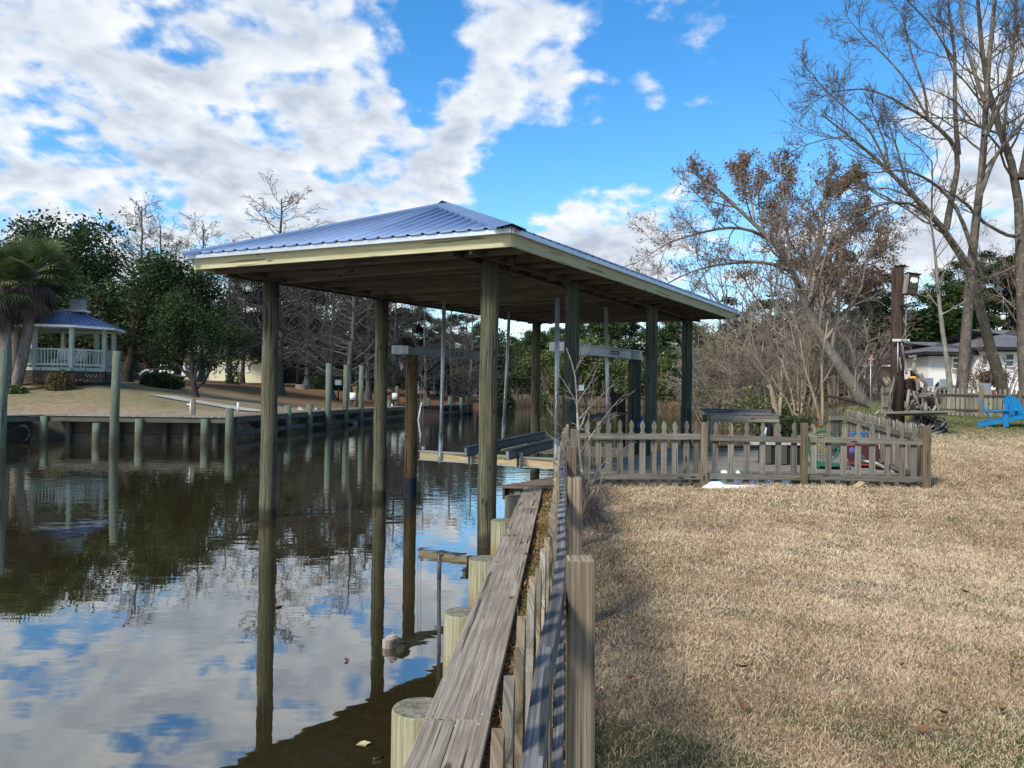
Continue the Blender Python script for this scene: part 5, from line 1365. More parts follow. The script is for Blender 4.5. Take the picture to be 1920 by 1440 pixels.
mb = MB(); mb.poly([(x - .3, d + .05, zs), (x + .28, d + .05, zs), (x + .42, d + .25, zb_), (x - .38, d + .25, zb_)], .5); o = mb.build('backrest', M['maroon'], t); md = o.modifiers.new('t', 'SOLIDIFY'); md.thickness = .012
mb = MB(); mb.poly([(x - .3, d - .4, zs + .04), (x + .28, d - .4, zs + .04), (x + .28, d + .05, zs), (x - .3, d + .05, zs)], .5); o = mb.build('seat', M['maroon'], t); md = o.modifiers.new('t', 'SOLIDIFY'); md.thickness = .012
for sx in (-.36, .34):
    mb = MB(); mb.tube([(x + sx, d - .45, zD), (x + sx, d - .42, zs + .04), (x + sx, d + .05, zs)], .013, 8); mb.tube([(x + sx * 1.1, d + .26, zb_), (x + sx * .3, d + .1, zs - .1), (x + sx, d - .1, zD)], .013, 8); mb.tube([(x + sx, d + .35, zD), (x + sx * .2, d - .1, zs - .05)], .013, 8); mb.build('frame', M['red'], t)
mb = MB(); mb.tube([(x - .38, d + .25, zb_), (x + .42, d + .25, zb_)], .014, 8); mb.tube([(x - .36, d - .45, zs), (x + .34, d - .45, zs)], .014, 8); mb.build('crossbar', M['red'], t)
c = pt(1598, 846, 14.05); mb = MB(); mb.sphere(c, .06, .04, .07, 10, 8); mb.box(c + Vector((.10, 0, -.05)), Vector((1, 0, -.5)), (0, 1, 0), (0, 0, 1), .12, .02, .02); o = mb.build('cloth', M['purple'], None, loc=c); setp(o, 'crumpled violet cloth hung over the red folding chair', 'cloth')
c = pt(1611, 838, 15.2); t = thing('bucket', 'bright blue bucket standing behind the red folding chair', 'bucket', (c.x, c.y, zD)); mb = MB(); mb.tube([(c.x, c.y, zD), (c.x, c.y, zat(816, 1611, 15.2))], [.07, .10], 18); mb.build('body', M['bluepl'], t)
mb = MB(); zz_ = zat(814, 1611, 15.2); mb.tube([(c.x - .2, c.y, zz_), (c.x - .1, c.y, zz_ + .02), (c.x + .12, c.y, zz_ + .02), (c.x + .26, c.y, zz_)], .018, 8); mb.build('handle', M['bluepl'], t)
mb = MB(); a = pt(1655, 880, 13.9); mb.box(a, Vector((1, .1, -.55)), (0, 1, 0), Vector((.55, 0, 1)), .28, .3, .02); o = mb.build('foam_board', M['benchlid'], None, loc=a); setp(o, 'pale grey-white board leaning in the corner behind the gate post', 'board')
# crumpled white sheeting by the fence
def lump(name, c, sx, sy, sz, mat, lab, cat, n=18, seed=1, grp=None):
    rs = np.random.default_rng(seed); m_ = MB(); nu, nv = n, 9
    ph = rs.uniform(0, 6, 6)
    for i in range(nv + 1):
        for j in range(nu):
            a = 2 * PI * j / nu; th = PI / 2 * i / nv
            k = 1 + .22 * math.sin(3 * a + ph[0]) + .14 * math.sin(7 * a + ph[1] + 3 * th) + rs.uniform(-.06, .06)
            m_.V.append(Vector((c[0] + sx * k * math.cos(th) * math.cos(a), c[1] + sy * k * math.cos(th) * math.sin(a), c[2] + sz * math.sin(th) * (1 + .35 * math.sin(5 * a + ph[2]) * math.cos(th)) - .02)))
    for i in range(nv):
        for j in range(nu): j2 = (j + 1) % nu; m_.face([i * nu + j, i * nu + j2, (i + 1) * nu + j2, (i + 1) * nu + j], [(0, 0)] * 4, .5, True)
    o = m_.build(name, M[mat], None, loc=c); setp(o, lab, cat, grp); return o
lump('plastic_sheet', (3.38, 11.98, .73), .42, .09, .055, 'snow', 'long crumpled white sheeting heaped at the fence foot beside the second post', 'sheeting', seed=3)
lump('plastic_sheet', (3.08, 12.0, .73), .16, .09, .10, 'snow', 'taller mound of white sheeting against the second fence post', 'sheeting', seed=5)
for k, (px, w_, h_) in enumerate(((1334, .11, .16), (1359, .13, .24), (1382, .13, .24), (1405, .13, .22), (1428, .13, .17), (1451, .13, .15), (1474, .13, .13))):
    c = (X_(px, 12.32), 12.32, .70); lump('plastic_bag', c, w_ * .8, .045, h_ * 1.1, 'snow', 'pale blue-white bag tucked behind the fence pickets below the lower rail', 'bag', seed=20 + k, grp='pale bags tucked behind the fence foot')
c = Vector((X_(1617, 12.0), 12.0, .72)); t = thing('birdhouse', 'small pale wooden birdhouse lying on the grass at the fence foot', 'birdhouse', c)
mb = MB(); mb.prism([(-.05, 0), (.07, 0), (.055, .06), (.01, .10), (-.04, .06)], c, (0, 0, 1), (1, 0, 0), (0, 1, 0), .14); mb.build('box', M['tanwood'], t); mb = MB(); mb.tube([c + Vector((.01, -.075, .045)), c + Vector((.01, -.071, .045))], .02, 12); mb.build('hole', M['dark'], t)
mb = MB(); mb.beam(c + Vector((-.13, 0, .01)), c + Vector((.01, 0, .115)), .18, .012); mb.build('roof', M['tanwood'], t)
# blue float, pumps, posts by the lift
c = pt(1203, 798, 16.2); mb = MB(); mb.sphere(c, .085, .085, .09, 14, 10); mb.tube([c + Vector((0, 0, .1)), c + Vector((0, 0, .2))], .02, 6); o = mb.build('fender_float', M['bluefloat'], None, loc=c); setp(o, 'deep blue boat fender hanging beside the dark lift pile', 'fender')
p = pt(1165, 740, 20.5); t = thing('cut_piling', 'short cut brown piling with rusty fittings standing beyond the deck', 'piling', (p.x, p.y, 0)); rpile(t, p, zat(737, 1165, 20.5), .12, 'creosote', 'shaft', k=16)
mb = MB(); c = pt(1152, 752, 20.3); mb.sphere(c, .1, .08, .14); mb.tube([c, c + Vector((.25, 0, -.25)), c + Vector((.5, 0, -.35))], .02, 6); mb.tube([c + Vector((-.15, 0, .02)), c + Vector((.2, 0, .0))], .025, 6); mb.sphere(c + Vector((-.02, 0, -.2)), .08, .07, .12); mb.build('fittings', M['creosote'], t)
a = pt(1095, 786, 16.0); b = pt(1166, 776, 16.4)
mb = MB(); mb.beam(a, lerp(a, b, .5) + Vector((0, 0, .05)), .34, .045); mb.beam(lerp(a, b, .5) + Vector((0, 0, .05)), b, .34, .045); o = mb.build('grey_plank', M['rail'], None, loc=a); setp(o, 'sagging grey-blue board lying on the rail beyond the front fence', 'board')
p = pt(1059, 720, 13.95); t = thing('steel_post', 'rusty brown steel post beside the nearest dark boathouse pile', 'post', (p.x, p.y, 0)); mb = MB(); mb.beam((p.x, p.y, -.5), (p.x, p.y, zat(705, 1059, 13.95)), .06, .06, up=(0, 1, 0)); mb.build('shaft', M['creosote'], t); mb = MB(); mb.box((p.x - .03, p.y - .03, zat(716, 1056, 13.95)), (0, 0, 1), (1, 0, 0), (0, 1, 0), .12, .03, .03); mb.build('latch', M['dark'], t)
c = pt(1090, 727, 12.85); t = thing('control_box', 'small white electric box with a hanging cable on the nearest dark boathouse pile', 'electric box', c); mb = MB(); mb.box(c, (0, 0, 1), (1, 0, 0), (0, 1, 0), .045, .04, .04); mb.build('box', M['white'], t, .004)
mb = MB(); mb.tube([c + Vector((.02, 0, -.04)), pt(1100, 760, 12.9), pt(1118, 800, 13), pt(1140, 835, 13.2)], .008, 6); mb.build('cable', M['dark'], t)
c = pt(1881, 594, 29); t = thing('bird_feeder', 'white lantern bird feeder hanging in the right hand trees', 'bird feeder', c); mb = MB(); mb.tube([c + Vector((0, 0, -.11)), c + Vector((0, 0, .08))], .09, 6); mb.build('body', M['white'], t); mb = MB(); mb.tube([c + Vector((0, 0, .08)), c + Vector((0, 0, .17))], [.12, .02], 8); mb.build('roof', M['alu_dark'], t); mb = MB(); mb.tube([c + Vector((0, 0, .17)), c + Vector((0, 0, .75))], .006, 4); mb.build('wire', M['galv'], t)
p = gpt(1632, 31); t = thing('pinwheel_stake', 'thin garden stake with a faded pink pinwheel near the leaning tree', 'garden stake', p); mb = MB(); mb.tube([p, Vector((p.x, p.y, zat(670, 1632, 31)))], .02, 6); mb.build('stake', M['galv'], t); mb = MB(); c = Vector((p.x, p.y, zat(673, 1634, 31)))
for k in range(6): a = k * PI / 3; mb.box(c + Vector((.05 * math.cos(a), -.03, .11 * math.sin(a))), Vector((math.cos(a), 0, math.sin(a))), (0, 1, .5), (0, 0, 1), .055, .012, .022)
mb.build('pinwheel', plain('faded_pink', (.5, .28, .24)), t)
# ------------------------------------------------------------------ trees
def G(d, pxs, r0, r1, dd=0.0):
    """branch guide: pixel column/row pairs at distance d, optional drift in depth"""
    n = len(pxs); return ([pt(x, y, d + dd * i / max(1, n - 1)) for i, (x, y) in enumerate(pxs)], r0, r1)
def bare_tree(nm, lab, cat, seed, guides, levels, bark, twig, leaf=None, n=12, k0=10, base=None, group=None, trunk=1):
    P, R = poly3(guides, n)
    b = P[0, 0] if base is None else base
    t = thing(nm, lab, cat, b, group)
    pl = Plant(seed); pl.tubes(P[:trunk], R[:trunk], k0); pl.build('trunk', M[bark], t, True)
    rng = pl.rng
    cr = Plant(seed + 1); 
    if len(P) > trunk: cr.tubes(P[trunk:], R[trunk:], 8)
    cp, cr_ = P, R; allp = []
    for i, lv in enumerate(levels):
        cp, cr_ = spawn(rng, cp, cr_, **lv)
        k = 6 if i == 0 else (4 if i == 1 else 3)
        cr.tubes(cp, cr_, k); allp.append(cp)
    cr.build('branches', M[twig], t, False)
    if leaf:
        mat, lvl, per, spread, size, prob = leaf[:6]
        q = allp[lvl].reshape(-1, 3)
        if len(leaf) > 6: q = q[leaf[6](q)]
        q = q[rng.uniform(0, 1, len(q)) < prob]
        lf = Plant(seed + 2); lf.leaves(q, per, spread, size); lf.build('leaves', M[mat], t)
    return t
rad = math.radians
# leaning tree with rust leaves
d = 38
g_ = [G(d, [(1628, 770), (1612, 748), (1592, 710), (1568, 672), (1540, 636), (1518, 603), (1508, 565), (1496, 520), (1480, 488), (1450, 455), (1415, 420), (1380, 385), (1350, 365)], .30, .05, -2),
      G(d, [(1518, 603), (1520, 560), (1528, 510), (1538, 450), (1545, 390), (1550, 330)], .17, .04, 1),
      G(d, [(1496, 520), (1470, 500), (1430, 490), (1380, 492), (1320, 500), (1270, 520), (1230, 545)], .10, .02, -2),
      G(d, [(1450, 455), (1410, 430), (1360, 425), (1300, 440), (1250, 455), (1215, 480)], .09, .02, -3),
      G(d, [(1380, 385), (1340, 350), (1310, 330), (1285, 318)], .06, .02, -1),
      G(d, [(1528, 510), (1560, 470), (1590, 430), (1620, 400)], .09, .02, 2),
      G(d, [(1520, 560), (1560, 530), (1600, 505), (1650, 490)], .08, .02, 2),
      G(d, [(1518, 603), (1560, 560), (1600, 520), (1640, 470), (1665, 430)], .09, .02, 3),
      G(d, [(1480, 488), (1478, 440), (1470, 380), (1465, 320)], .08, .02, 1),
      G(d, [(1415, 420), (1410, 380), (1400, 330), (1390, 300)], .06, .02, 1),
      G(d, [(1545, 390), (1580, 360), (1610, 330)], .05, .02, 1)]
lv = [dict(m=14, t0=.25, t1=1.0, ang=(.45, 1.1), lenf=.42, n=6, wob=.2, up=.06, rfac=.5, taper=.3, minr=.012),
      dict(m=9, t0=.2, t1=1.0, ang=(.4, 1.0), lenf=.5, n=5, wob=.22, up=.03, rfac=.55, taper=.4, minr=.008),
      dict(m=10, t0=.2, t1=1.0, ang=(.4, 1.1), lenf=.5, n=4, wob=.25, rfac=.6, taper=.5, minr=.0085)]
bare_tree('leaning_tree', 'pale trunked tree leaning left over the marsh with rust brown leaves in its crown', 'tree', 11, g_, lv, 'bark_pale', 'twig', ('leaf_rust', 2, 1, .12, .07, .9, lambda q: (np.random.default_rng(5).uniform(0, 1, len(q)) < np.clip((q[:, 0] / q[:, 1] * 1500 + 960 - 1270) / 260, 0.04, .52)) & (q[:, 2] > 4.2)), trunk=1)
# big bare trees on the right
d = 31
gA = [G(d, [(1799, 790), (1802, 740), (1808, 680), (1812, 620), (1818, 540), (1824, 460), (1832, 383), (1844, 320), (1847, 255), (1846, 192), (1854, 128), (1858, 60), (1870, -40)], .23, .06, 1),
      G(d, [(1847, 255), (1870, 210), (1888, 160), (1900, 90), (1905, 20), (1900, -60)], .11, .03, 1),
      G(d, [(1832, 383), (1862, 300), (1885, 265), (1920, 227), (1980, 180)], .10, .03, -1),
      G(d, [(1846, 192), (1828, 140), (1810, 80), (1800, 10), (1795, -60)], .08, .03, 1),
      G(d, [(1824, 470), (1800, 400), (1770, 355), (1732, 332), (1703, 318), (1670, 320), (1636, 324)], .09, .02, -2),
      G(d, [(1820, 500), (1780, 440), (1740, 400), (1700, 372), (1640, 386), (1560, 412), (1521, 434)], .08, .018, -3)]
gB = [G(d + 3, [(1890, 765), (1878, 720), (1862, 670), (1845, 620), (1834, 560), (1828, 520), (1808, 488), (1783, 447), (1764, 418), (1732, 385), (1700, 361), (1668, 319), (1630, 281), (1592, 255), (1560, 236), (1540, 214)], .25, .025, -3),
      G(d + 2, [(1774, 430), (1783, 377), (1796, 319), (1798, 281), (1786, 265), (1770, 248), (1751, 236), (1739, 220), (1703, 204), (1671, 182)], .15, .03, -1),
      G(d + 2, [(1797, 290), (1791, 224), (1790, 160), (1791, 96), (1780, 30), (1775, -40)], .11, .03, 0),
      G(d + 2, [(1739, 220), (1735, 170), (1715, 120), (1700, 70), (1690, 20)], .06, .02, 0), G(d + 2, [(1703, 204), (1671, 182), (1620, 165), (1560, 172), (1510, 200)], .05, .012, 0), G(d + 1, [(1739, 220), (1700, 150), (1660, 105), (1610, 60), (1580, 20)], .05, .012, 0), G(d + 1, [(1668, 319), (1630, 240), (1580, 200), (1530, 150), (1500, 110)], .05, .012, 0), G(d + 2, [(1791, 120), (1750, 50), (1700, 0), (1660, -50)], .05, .015, 0), G(d + 1, [(1592, 255), (1550, 260), (1500, 275), (1460, 300)], .03, .01, 0),
      G(d + 1, [(1668, 319), (1660, 270), (1640, 220), (1625, 190)], .05, .018, 0),
      G(d + 1, [(1703, 361), (1690, 310), (1686, 290), (1665, 230), (1655, 200)], .06, .018, 0)]
gC = [G(d + 1, [(1925, 770), (1922, 700), (1918, 600), (1914, 500), (1911, 440), (1914, 335), (1901, 303), (1882, 278), (1866, 224), (1850, 170), (1840, 100), (1835, 20), (1830, -60)], .26, .05, 1),
      G(d + 1, [(1911, 440), (1898, 447), (1834, 412), (1815, 383), (1770, 355)], .08, .03, -1),
      G(d + 1, [(1914, 335), (1930, 260), (1935, 160), (1925, 60), (1930, -60)], .14, .04, 1),
      G(d + 1, [(1882, 278), (1885, 200), (1900, 130), (1890, 40)], .07, .02, 1),
      G(d, [(1905, 500), (1870, 515), (1835, 525), (1815, 540)], .06, .03, -2)]
lv = [dict(m=13, t0=.35, t1=1.0, ang=(.5, 1.15), lenf=.38, n=8, wob=.2, up=.06, rfac=.36, taper=.3, minr=.012),
      dict(m=9, t0=.12, t1=1.0, ang=(.45, 1.1), lenf=.55, n=6, wob=.2, up=.06, rfac=.55, taper=.4, minr=.008),
      dict(m=6, t0=.2, t1=1.0, ang=(.35, .9), lenf=.5, n=4, wob=.2, up=.05, rfac=.6, taper=.5, minr=.0062)]
lv2 = [dict(lv[0], t0=.5), lv[1], lv[2]]
bare_tree('bare_tree', 'tall bare tree with a straight mottled grey trunk rising behind the back fence', 'tree', 21, gA, lv2, 'bark', 'bark')
bare_tree('bare_tree', 'bare tree leaning left from the white house and arching over the dark pole', 'tree', 31, gB, lv2, 'bark', 'bark')
bare_tree('bare_tree', 'thick bare tree cut by the right edge of the view before the white house', 'tree', 41, gC, lv2, 'bark', 'bark')
gT = [G(30, [(1785, 795), (1783, 740), (1778, 690), (1770, 640), (1763, 590), (1758, 530), (1754, 480), (1748, 430), (1744, 400)], .12, .03, 0)]
lvt = [dict(m=12, t0=.5, t1=1.0, ang=(.5, 1.0), lenf=.3, n=6, wob=.15, up=.1, rfac=.45, taper=.3, minr=.01), dict(m=6, t0=.2, t1=1.0, ang=(.4, .9), lenf=.5, n=4, wob=.2, up=.05, rfac=.5, taper=.4, minr=.006)]
bare_tree('young_tree', 'slim pale young tree standing just left of the straight grey trunk', 'tree', 51, gT, lvt, 'bark_pale', 'bark_pale')
# crape myrtles
def myrtle(nm, lab, seed, d, stems, lv, bark='bark_tan', twig='twig_tan'):
    return bare_tree(nm, lab, 'tree', seed, [G(d, s, r, .015, q) for s, r, q in stems], lv, bark, twig, trunk=len(stems), n=8, k0=7)
lvm = [dict(m=10, t0=.35, t1=1.0, ang=(.3, .8), lenf=.45, n=6, wob=.14, up=.1, rfac=.55, taper=.3, minr=.008), dict(m=7, t0=.2, t1=1.0, ang=(.35, .8), lenf=.5, n=4, wob=.18, up=.06, rfac=.6, taper=.4, minr=.006), dict(m=4, t0=.2, t1=1.0, ang=(.35, .8), lenf=.5, n=3, wob=.2, up=.05, rfac=.6, taper=.5, minr=.005)]
myrtle('crape_myrtle', 'two stemmed bare crape myrtle standing on the grass behind the deck corner', 61, 22, [([(1539, 798), (1532, 760), (1520, 725), (1508, 690), (1503, 650), (1495, 610)], .055, 0), ([(1541, 798), (1543, 760), (1541, 720), (1540, 680), (1548, 630), (1552, 600)], .05, .5), ([(1536, 790), (1520, 765), (1500, 745), (1475, 735)], .03, -.5)], lvm)
myrtle('crape_myrtle', 'many stemmed bare crape myrtle between the work table and the two stemmed one', 62, 24.5, [([(1497, 785), (1495, 740), (1497, 690), (1490, 640), (1480, 600)], .04, 0), ([(1493, 785), (1485, 740), (1475, 700), (1462, 670)], .035, .5), ([(1500, 785), (1510, 740), (1512, 690), (1520, 650)], .035, -.5), ([(1490, 785), (1478, 755), (1462, 730), (1445, 705)], .03, 0), ([(1501, 785), (1506, 730), (1500, 680), (1508, 620)], .03, .3)], lvm)
myrtle('red_barked_tree', 'stump-like tree with red and pale peeling bark right of the work table', 63, 27, [([(1456, 778), (1450, 745), (1443, 715), (1432, 690), (1415, 665)], .11, 0), ([(1460, 776), (1466, 735), (1464, 700), (1470, 660)], .08, .4), ([(1445, 720), (1425, 695), (1405, 680)], .06, -.5)], lvm)
myrtle('bare_sapling', 'white barked branching sapling in front of the tan house', 64, 36, [([(1603, 735), (1604, 705), (1606, 680), (1598, 655), (1590, 638)], .05, 0), ([(1606, 690), (1618, 670), (1628, 648), (1626, 625), (1622, 610)], .035, .2), ([(1627, 640), (1650, 632), (1670, 628)], .02, 0), ([(1604, 730), (1612, 700), (1630, 685)], .03, 0)], lvm, 'bark_pale', 'bark_pale')
# fallen limb
t = MB(); P = [pt(x, y, 34) for x, y in ((1480, 722), (1540, 742), (1565, 744), (1600, 752), (1630, 765), (1660, 790))]; t.tube(P, [.03, .05, .06, .07, .06, .04], 8); o = t.build('fallen_limb', M['bark_dark'], None, loc=P[0]); setp(o, 'crooked dark limb lying across the foot of the leaning tree', 'branch')
# brush masses of fine twigs
def brush(nm, lab, cat, seed, cx, d, w_, h, stems=26, mat='twig_tan', lvls=3, dep=None, minr=.012, ylo=None, leaf=None, up=.05, group=None, zoff=0):
    rng = np.random.default_rng(seed); c = gpt(cx, d); W = w_ / F * d; H = h / F * d; dep = dep or W * .35
    P = []; R = []
    for i in range(stems):
        x = rng.uniform(-.5, .5); y = rng.uniform(-.5, .5); b = np.array([c.x + x * W * .55, c.y + y * dep, gz(c.x + x * W * .55, c.y + y * dep) + zoff - .1])
        k_ = rng.uniform(.5, 1.0); e = b + np.array([x * W * .75 + rng.normal() * W * .14, y * dep * .9 + rng.normal() * .3, H * (1 - 1.6 * x * x) * k_])
        m_ = b + (e - b) * .4 + np.array([0, 0, .38 * H * k_]) + rng.normal(size=3) * np.array([.06 * W, .05 * W, .02 * H]); tt = np.linspace(0, 1, 8)[:, None]
        P.append((1 - tt) ** 2 * b + 2 * tt * (1 - tt) * m_ + tt ** 2 * e); R.append(np.linspace(.05, .015, 8) * (H / 5))
    P = np.array(P); R = np.maximum(np.array(R), minr)
    t = thing(nm, lab, cat, c, group)
    pl = Plant(seed + 1); pl.tubes(P, R, 5); pl.build('stems', M[mat], t)
    cr = Plant(seed + 2); cp, c2 = P, R
    for i, (m_, lf, n_) in enumerate(((9, .4, 5), (6, .5, 4), (5, .5, 3))[:lvls]):
        cp, c2 = spawn(rng, cp, c2, m=m_, t0=.2, t1=1.0, ang=(.4, 1.1), lenf=lf, n=n_, wob=.22, up=up * (1, -1.2, -1.5)[i], rfac=.5, taper=.5, minr=minr * (.8, .6, .5)[i]); cr.tubes(cp, c2, 3)
    cr.build('branches', M[mat], t)
    if leaf: lf_ = Plant(seed + 3); q = cp.reshape(-1, 3); q = q[rng.uniform(0, 1, len(q)) < leaf[2]]; lf_.leaves(q, 1, .15, leaf[1]); lf_.build('leaves', M[leaf[0]], t)
    return t
brush('bare_thicket', 'broad mound of fine grey-tan bare twigs right of the last boathouse post', 'shrub', 71, 1385, 52, 230, 215, 46, 'twig_tan', 3, minr=.018)
brush('bare_thicket', 'dense tan twig mound behind the crape myrtles', 'shrub', 72, 1475, 44, 210, 230, 34, 'twig_tan', 3, minr=.018)
brush('bare_thicket', 'brown twiggy thicket between the leaning trunk and the tan house', 'shrub', 73, 1590, 50, 150, 190, 26, 'twig', 3, minr=.02)
brush('bare_thicket', 'low grey brush between the tan house and the dark pole', 'shrub', 74, 1650, 42, 90, 60, 18, 'twig', 3, minr=.015)
brush('green_shrub', 'loose green shrub in the marsh behind the work table', 'shrub', 75, 1418, 36, 90, 95, 18, 'twig_tan', 2, minr=.012, leaf=('leaf_far', .09, .8))
brush('dark_shrub', 'low dark green shrub at the right end of the work table', 'shrub', 76, 1475, 21.5, 55, 42, 12, 'twig', 2, minr=.007, leaf=('leaf_oak', .06, 1.0))
brush('bare_shrub', 'bare shrub in front of the right window of the white house', 'shrub', 77, 1865, 44, 120, 110, 14, 'twig', 3, minr=.012, up=.1)
t = brush('potted_shrub', 'rusty leaved shrub in the bowl planter before the white house', 'shrub', 78, 1853, 46, 34, 22, 10, 'twig', 2, minr=.01, leaf=('leaf_rust', .1, .8), zoff=.9)
# bare sapling by the near fence
d = 8.6
lvs = [dict(m=5, t0=.25, t1=.95, ang=(.5, 1.0), lenf=.35, n=5, wob=.1, up=.05, rfac=.5, taper=.4, minr=.003), dict(m=4, t0=.2, t1=1.0, ang=(.4, .9), lenf=.4, n=4, wob=.15, up=.05, rfac=.6, taper=.5, minr=.0022)]
gs = [G(d, [(1100, 965), (1093, 900), (1085, 830), (1082, 760), (1080, 700), (1068, 665), (1062, 652)], .022, .005, 0), G(d, [(1081, 760), (1092, 740), (1110, 715), (1118, 690)], .009, .003, 0), G(d, [(1082, 790), (1110, 760), (1140, 730), (1165, 712)], .008, .003, .2),
      G(d, [(1088, 850), (1120, 800), (1150, 760), (1175, 735)], .008, .003, -.2), G(d, [(1081, 690), (1090, 670), (1094, 650)], .006, .002, 0), G(d, [(1082, 750), (1065, 745), (1050, 742)], .006, .003, 0),
      G(d, [(1098, 940), (1120, 880), (1150, 850), (1190, 830)], .007, .002, -.3), G(d, [(1105, 960), (1125, 910), (1135, 870), (1160, 840)], .008, .003, 0), G(d, [(1092, 930), (1083, 870), (1066, 820), (1045, 790), (1025, 765)], .006, .002, 0), G(d, [(1101, 955), (1104, 900), (1108, 840), (1100, 800)], .01, .003, 0)]
bare_tree('bare_sapling', 'thin bare sapling growing beside the second near fence post', 'sapling', 81, gs, lvs, 'bark_pale', 'bark_pale', trunk=1)
brush('dead_brush', 'tangle of dry brown stems at the foot of the thin sapling', 'brush', 82, 1100, 8.7, 45, 85, 34, 'twig', 2, dep=.35, minr=.0035)
t = MB(); P = [pt(1094, 962, 8.2), pt(1100, 940, 8.2), pt(1113, 918, 8.25)]; t.tube(P, [.022, .02, .016], 8); o = t.build('cut_branch', M['bark_tan'], None, loc=P[0]); setp(o, 'cut orange-brown branch leaning out of the dry brush by the fence', 'branch')

# generic prototypes ---------------------------------------------------------
def hide_proto(f): return f
PROTO = {}
def place(kind, px, d, top, lab, nm=None, cat='tree', group=None, rz=0.0, wide=1.0, base_dz=-.15):
    """put a copy of the prototype so that it stands in column px at distance d with its tip in row top"""
    root, H = PROTO[kind]
    p = gpt(px, d); h = zat(top, px, d) - p.z; s = h / H
    t = dup(root, (p.x, p.y, p.z + base_dz), rz, (s * wide, s * wide, s), lab, group)
    t['category'] = cat
    if nm: t.name = nm
    return t
def finish_protos():
    for k, (root, H) in PROTO.items():
        def rm(o):
            for c in list(o.children): rm(c)
            bpy.data.objects.remove(o)
        rm(root)
def straight(rng, H, r, n=10, lean=.02, flare=1.0):
    z = np.linspace(0, H, n); x = np.cumsum(rng.normal(size=n) * lean * H / n); y = np.cumsum(rng.normal(size=n) * lean * H / n)
    x -= x[0]; y -= y[0]
    R = r * (1 - .85 * z / H); R[0] *= flare; 
    return np.stack([x, y, z], 1)[None], R[None]
def cypress(seed, fine=1):
    rng = np.random.default_rng(seed); t = thing('cypress_tree', 'x', 'tree')
    P, R = straight(rng, 16, .28, 14, .05, 1.9)
    pl = Plant(seed); pl.tubes(P, R, 10); pl.build('trunk', M['bark_cyp'], t, True)
    cr = Plant(seed + 1)
    A, a = spawn(rng, P, R, m=56, t0=.12, t1=.995, ang=(.95, 1.45), lenf=.31, n=7, wob=.13, up=.04, rfac=.40, taper=.3, lt=.52, minr=.026)
    B, b = spawn(rng, A, a, m=10, t0=.2, t1=1.0, ang=(.5, 1.1), lenf=.42, n=5, wob=.2, up=.04, rfac=.5, taper=.4, minr=.014)
    D, d_ = spawn(rng, B, b, m=6, t0=.2, t1=1.0, ang=(.4, 1.1), lenf=.45, n=3, wob=.25, up=.02, rfac=.6, taper=.5, minr=.011)
    q = B[:, -1]; q = q[(rng.uniform(0, 1, len(q)) < .5) & (q[:, 2] > 8)]
    cr.tubes(A, a, 5); cr.tubes(B, b, 3); cr.tubes(D, d_, 3); cr.leaves(q, 2, .08, .11, 1.2); cr.build('branches', M['bark_cyp'], t)
    return t, 16.0
PROTO['cyp1'] = cypress(101); PROTO['cyp2'] = cypress(111)
def spreadbare(seed, rust=0):
    rng = np.random.default_rng(seed); t = thing('bare_tree', 'x', 'tree')
    P, R = straight(rng, 9, .26, 10, .1, 1.5)
    pl = Plant(seed); pl.tubes(P, R, 9); pl.build('trunk', M['bark'], t, True); cr = Plant(seed + 1)
    A, a = spawn(rng, P, R, m=16, t0=.25, t1=1.0, ang=(.4, 1.0), lenf=.75, n=8, wob=.12, up=.09, rfac=.6, taper=.25, lt=.35, minr=.02)
    B, b = spawn(rng, A, a, m=10, t0=.2, t1=1.0, ang=(.4, 1.0), lenf=.42, n=5, wob=.18, up=.05, rfac=.5, taper=.4, minr=.013)
    D, d_ = spawn(rng, B, b, m=7, t0=.2, t1=1.0, ang=(.4, 1.1), lenf=.45, n=4, wob=.22, up=.02, rfac=.6, taper=.5, minr=.009)
    cr.tubes(A, a, 5); cr.tubes(B, b, 3); cr.tubes(D, d_, 3); cr.build('branches', M['twig'], t)
    if rust: q = D[:, 1:].reshape(-1, 3); q = q[rng.uniform(0, 1, len(q)) < .28]; lf = Plant(seed + 2); lf.leaves(q, 1, .14, .09); lf.build('leaves', M['leaf_rust' if rust == 1 else 'leaf_far'], t)
    return t, float(D[..., 2].max())
PROTO['bare'] = spreadbare(121); PROTO['rust'] = spreadbare(131, 1); PROTO['thin_green'] = spreadbare(141, 2)
def pine(seed, mat='leaf_pine', bare=.42, wide=.30, dens=1.0):
    rng = np.random.default_rng(seed); t = thing('pine_tree', 'x', 'tree')
    P, R = straight(rng, 18, .24, 12, .04, 1.3)
    pl = Plant(seed); pl.tubes(P, R, 9)
    A, a = spawn(rng, P, R, m=34, t0=bare, t1=.99, ang=(.9, 1.4), lenf=wide, n=6, wob=.15, up=.10, rfac=.38, taper=.3, lt=.6, minr=.02)
    B, b = spawn(rng, A, a, m=7, t0=.35, t1=1.0, ang=(.4, .9), lenf=.36, n=4, wob=.2, up=.08, rfac=.5, taper=.4, minr=.012)
    pl.tubes(A, a, 5); pl.tubes(B, b, 3); pl.build('trunk', M['bark_dark'], t)
    q = np.concatenate([B[:, -1], B[:, -2], A[:, -1]]); q = q[rng.uniform(0, 1, len(q)) < .85]
    lf = Plant(seed + 2); lf.leaves(q, int(26 * dens), (.34, .34, .22), .13, 3.2, 0, -.3); lf.build('crown', M[mat], t)
    return t, float(q[:, 2].max())
PROTO['pine1'] = pine(151); PROTO['pine2'] = pine(161, 'leaf_pine', .3, .34); PROTO['pine3'] = pine(171, 'leaf_pine_dark', .12, .32, 1.2)
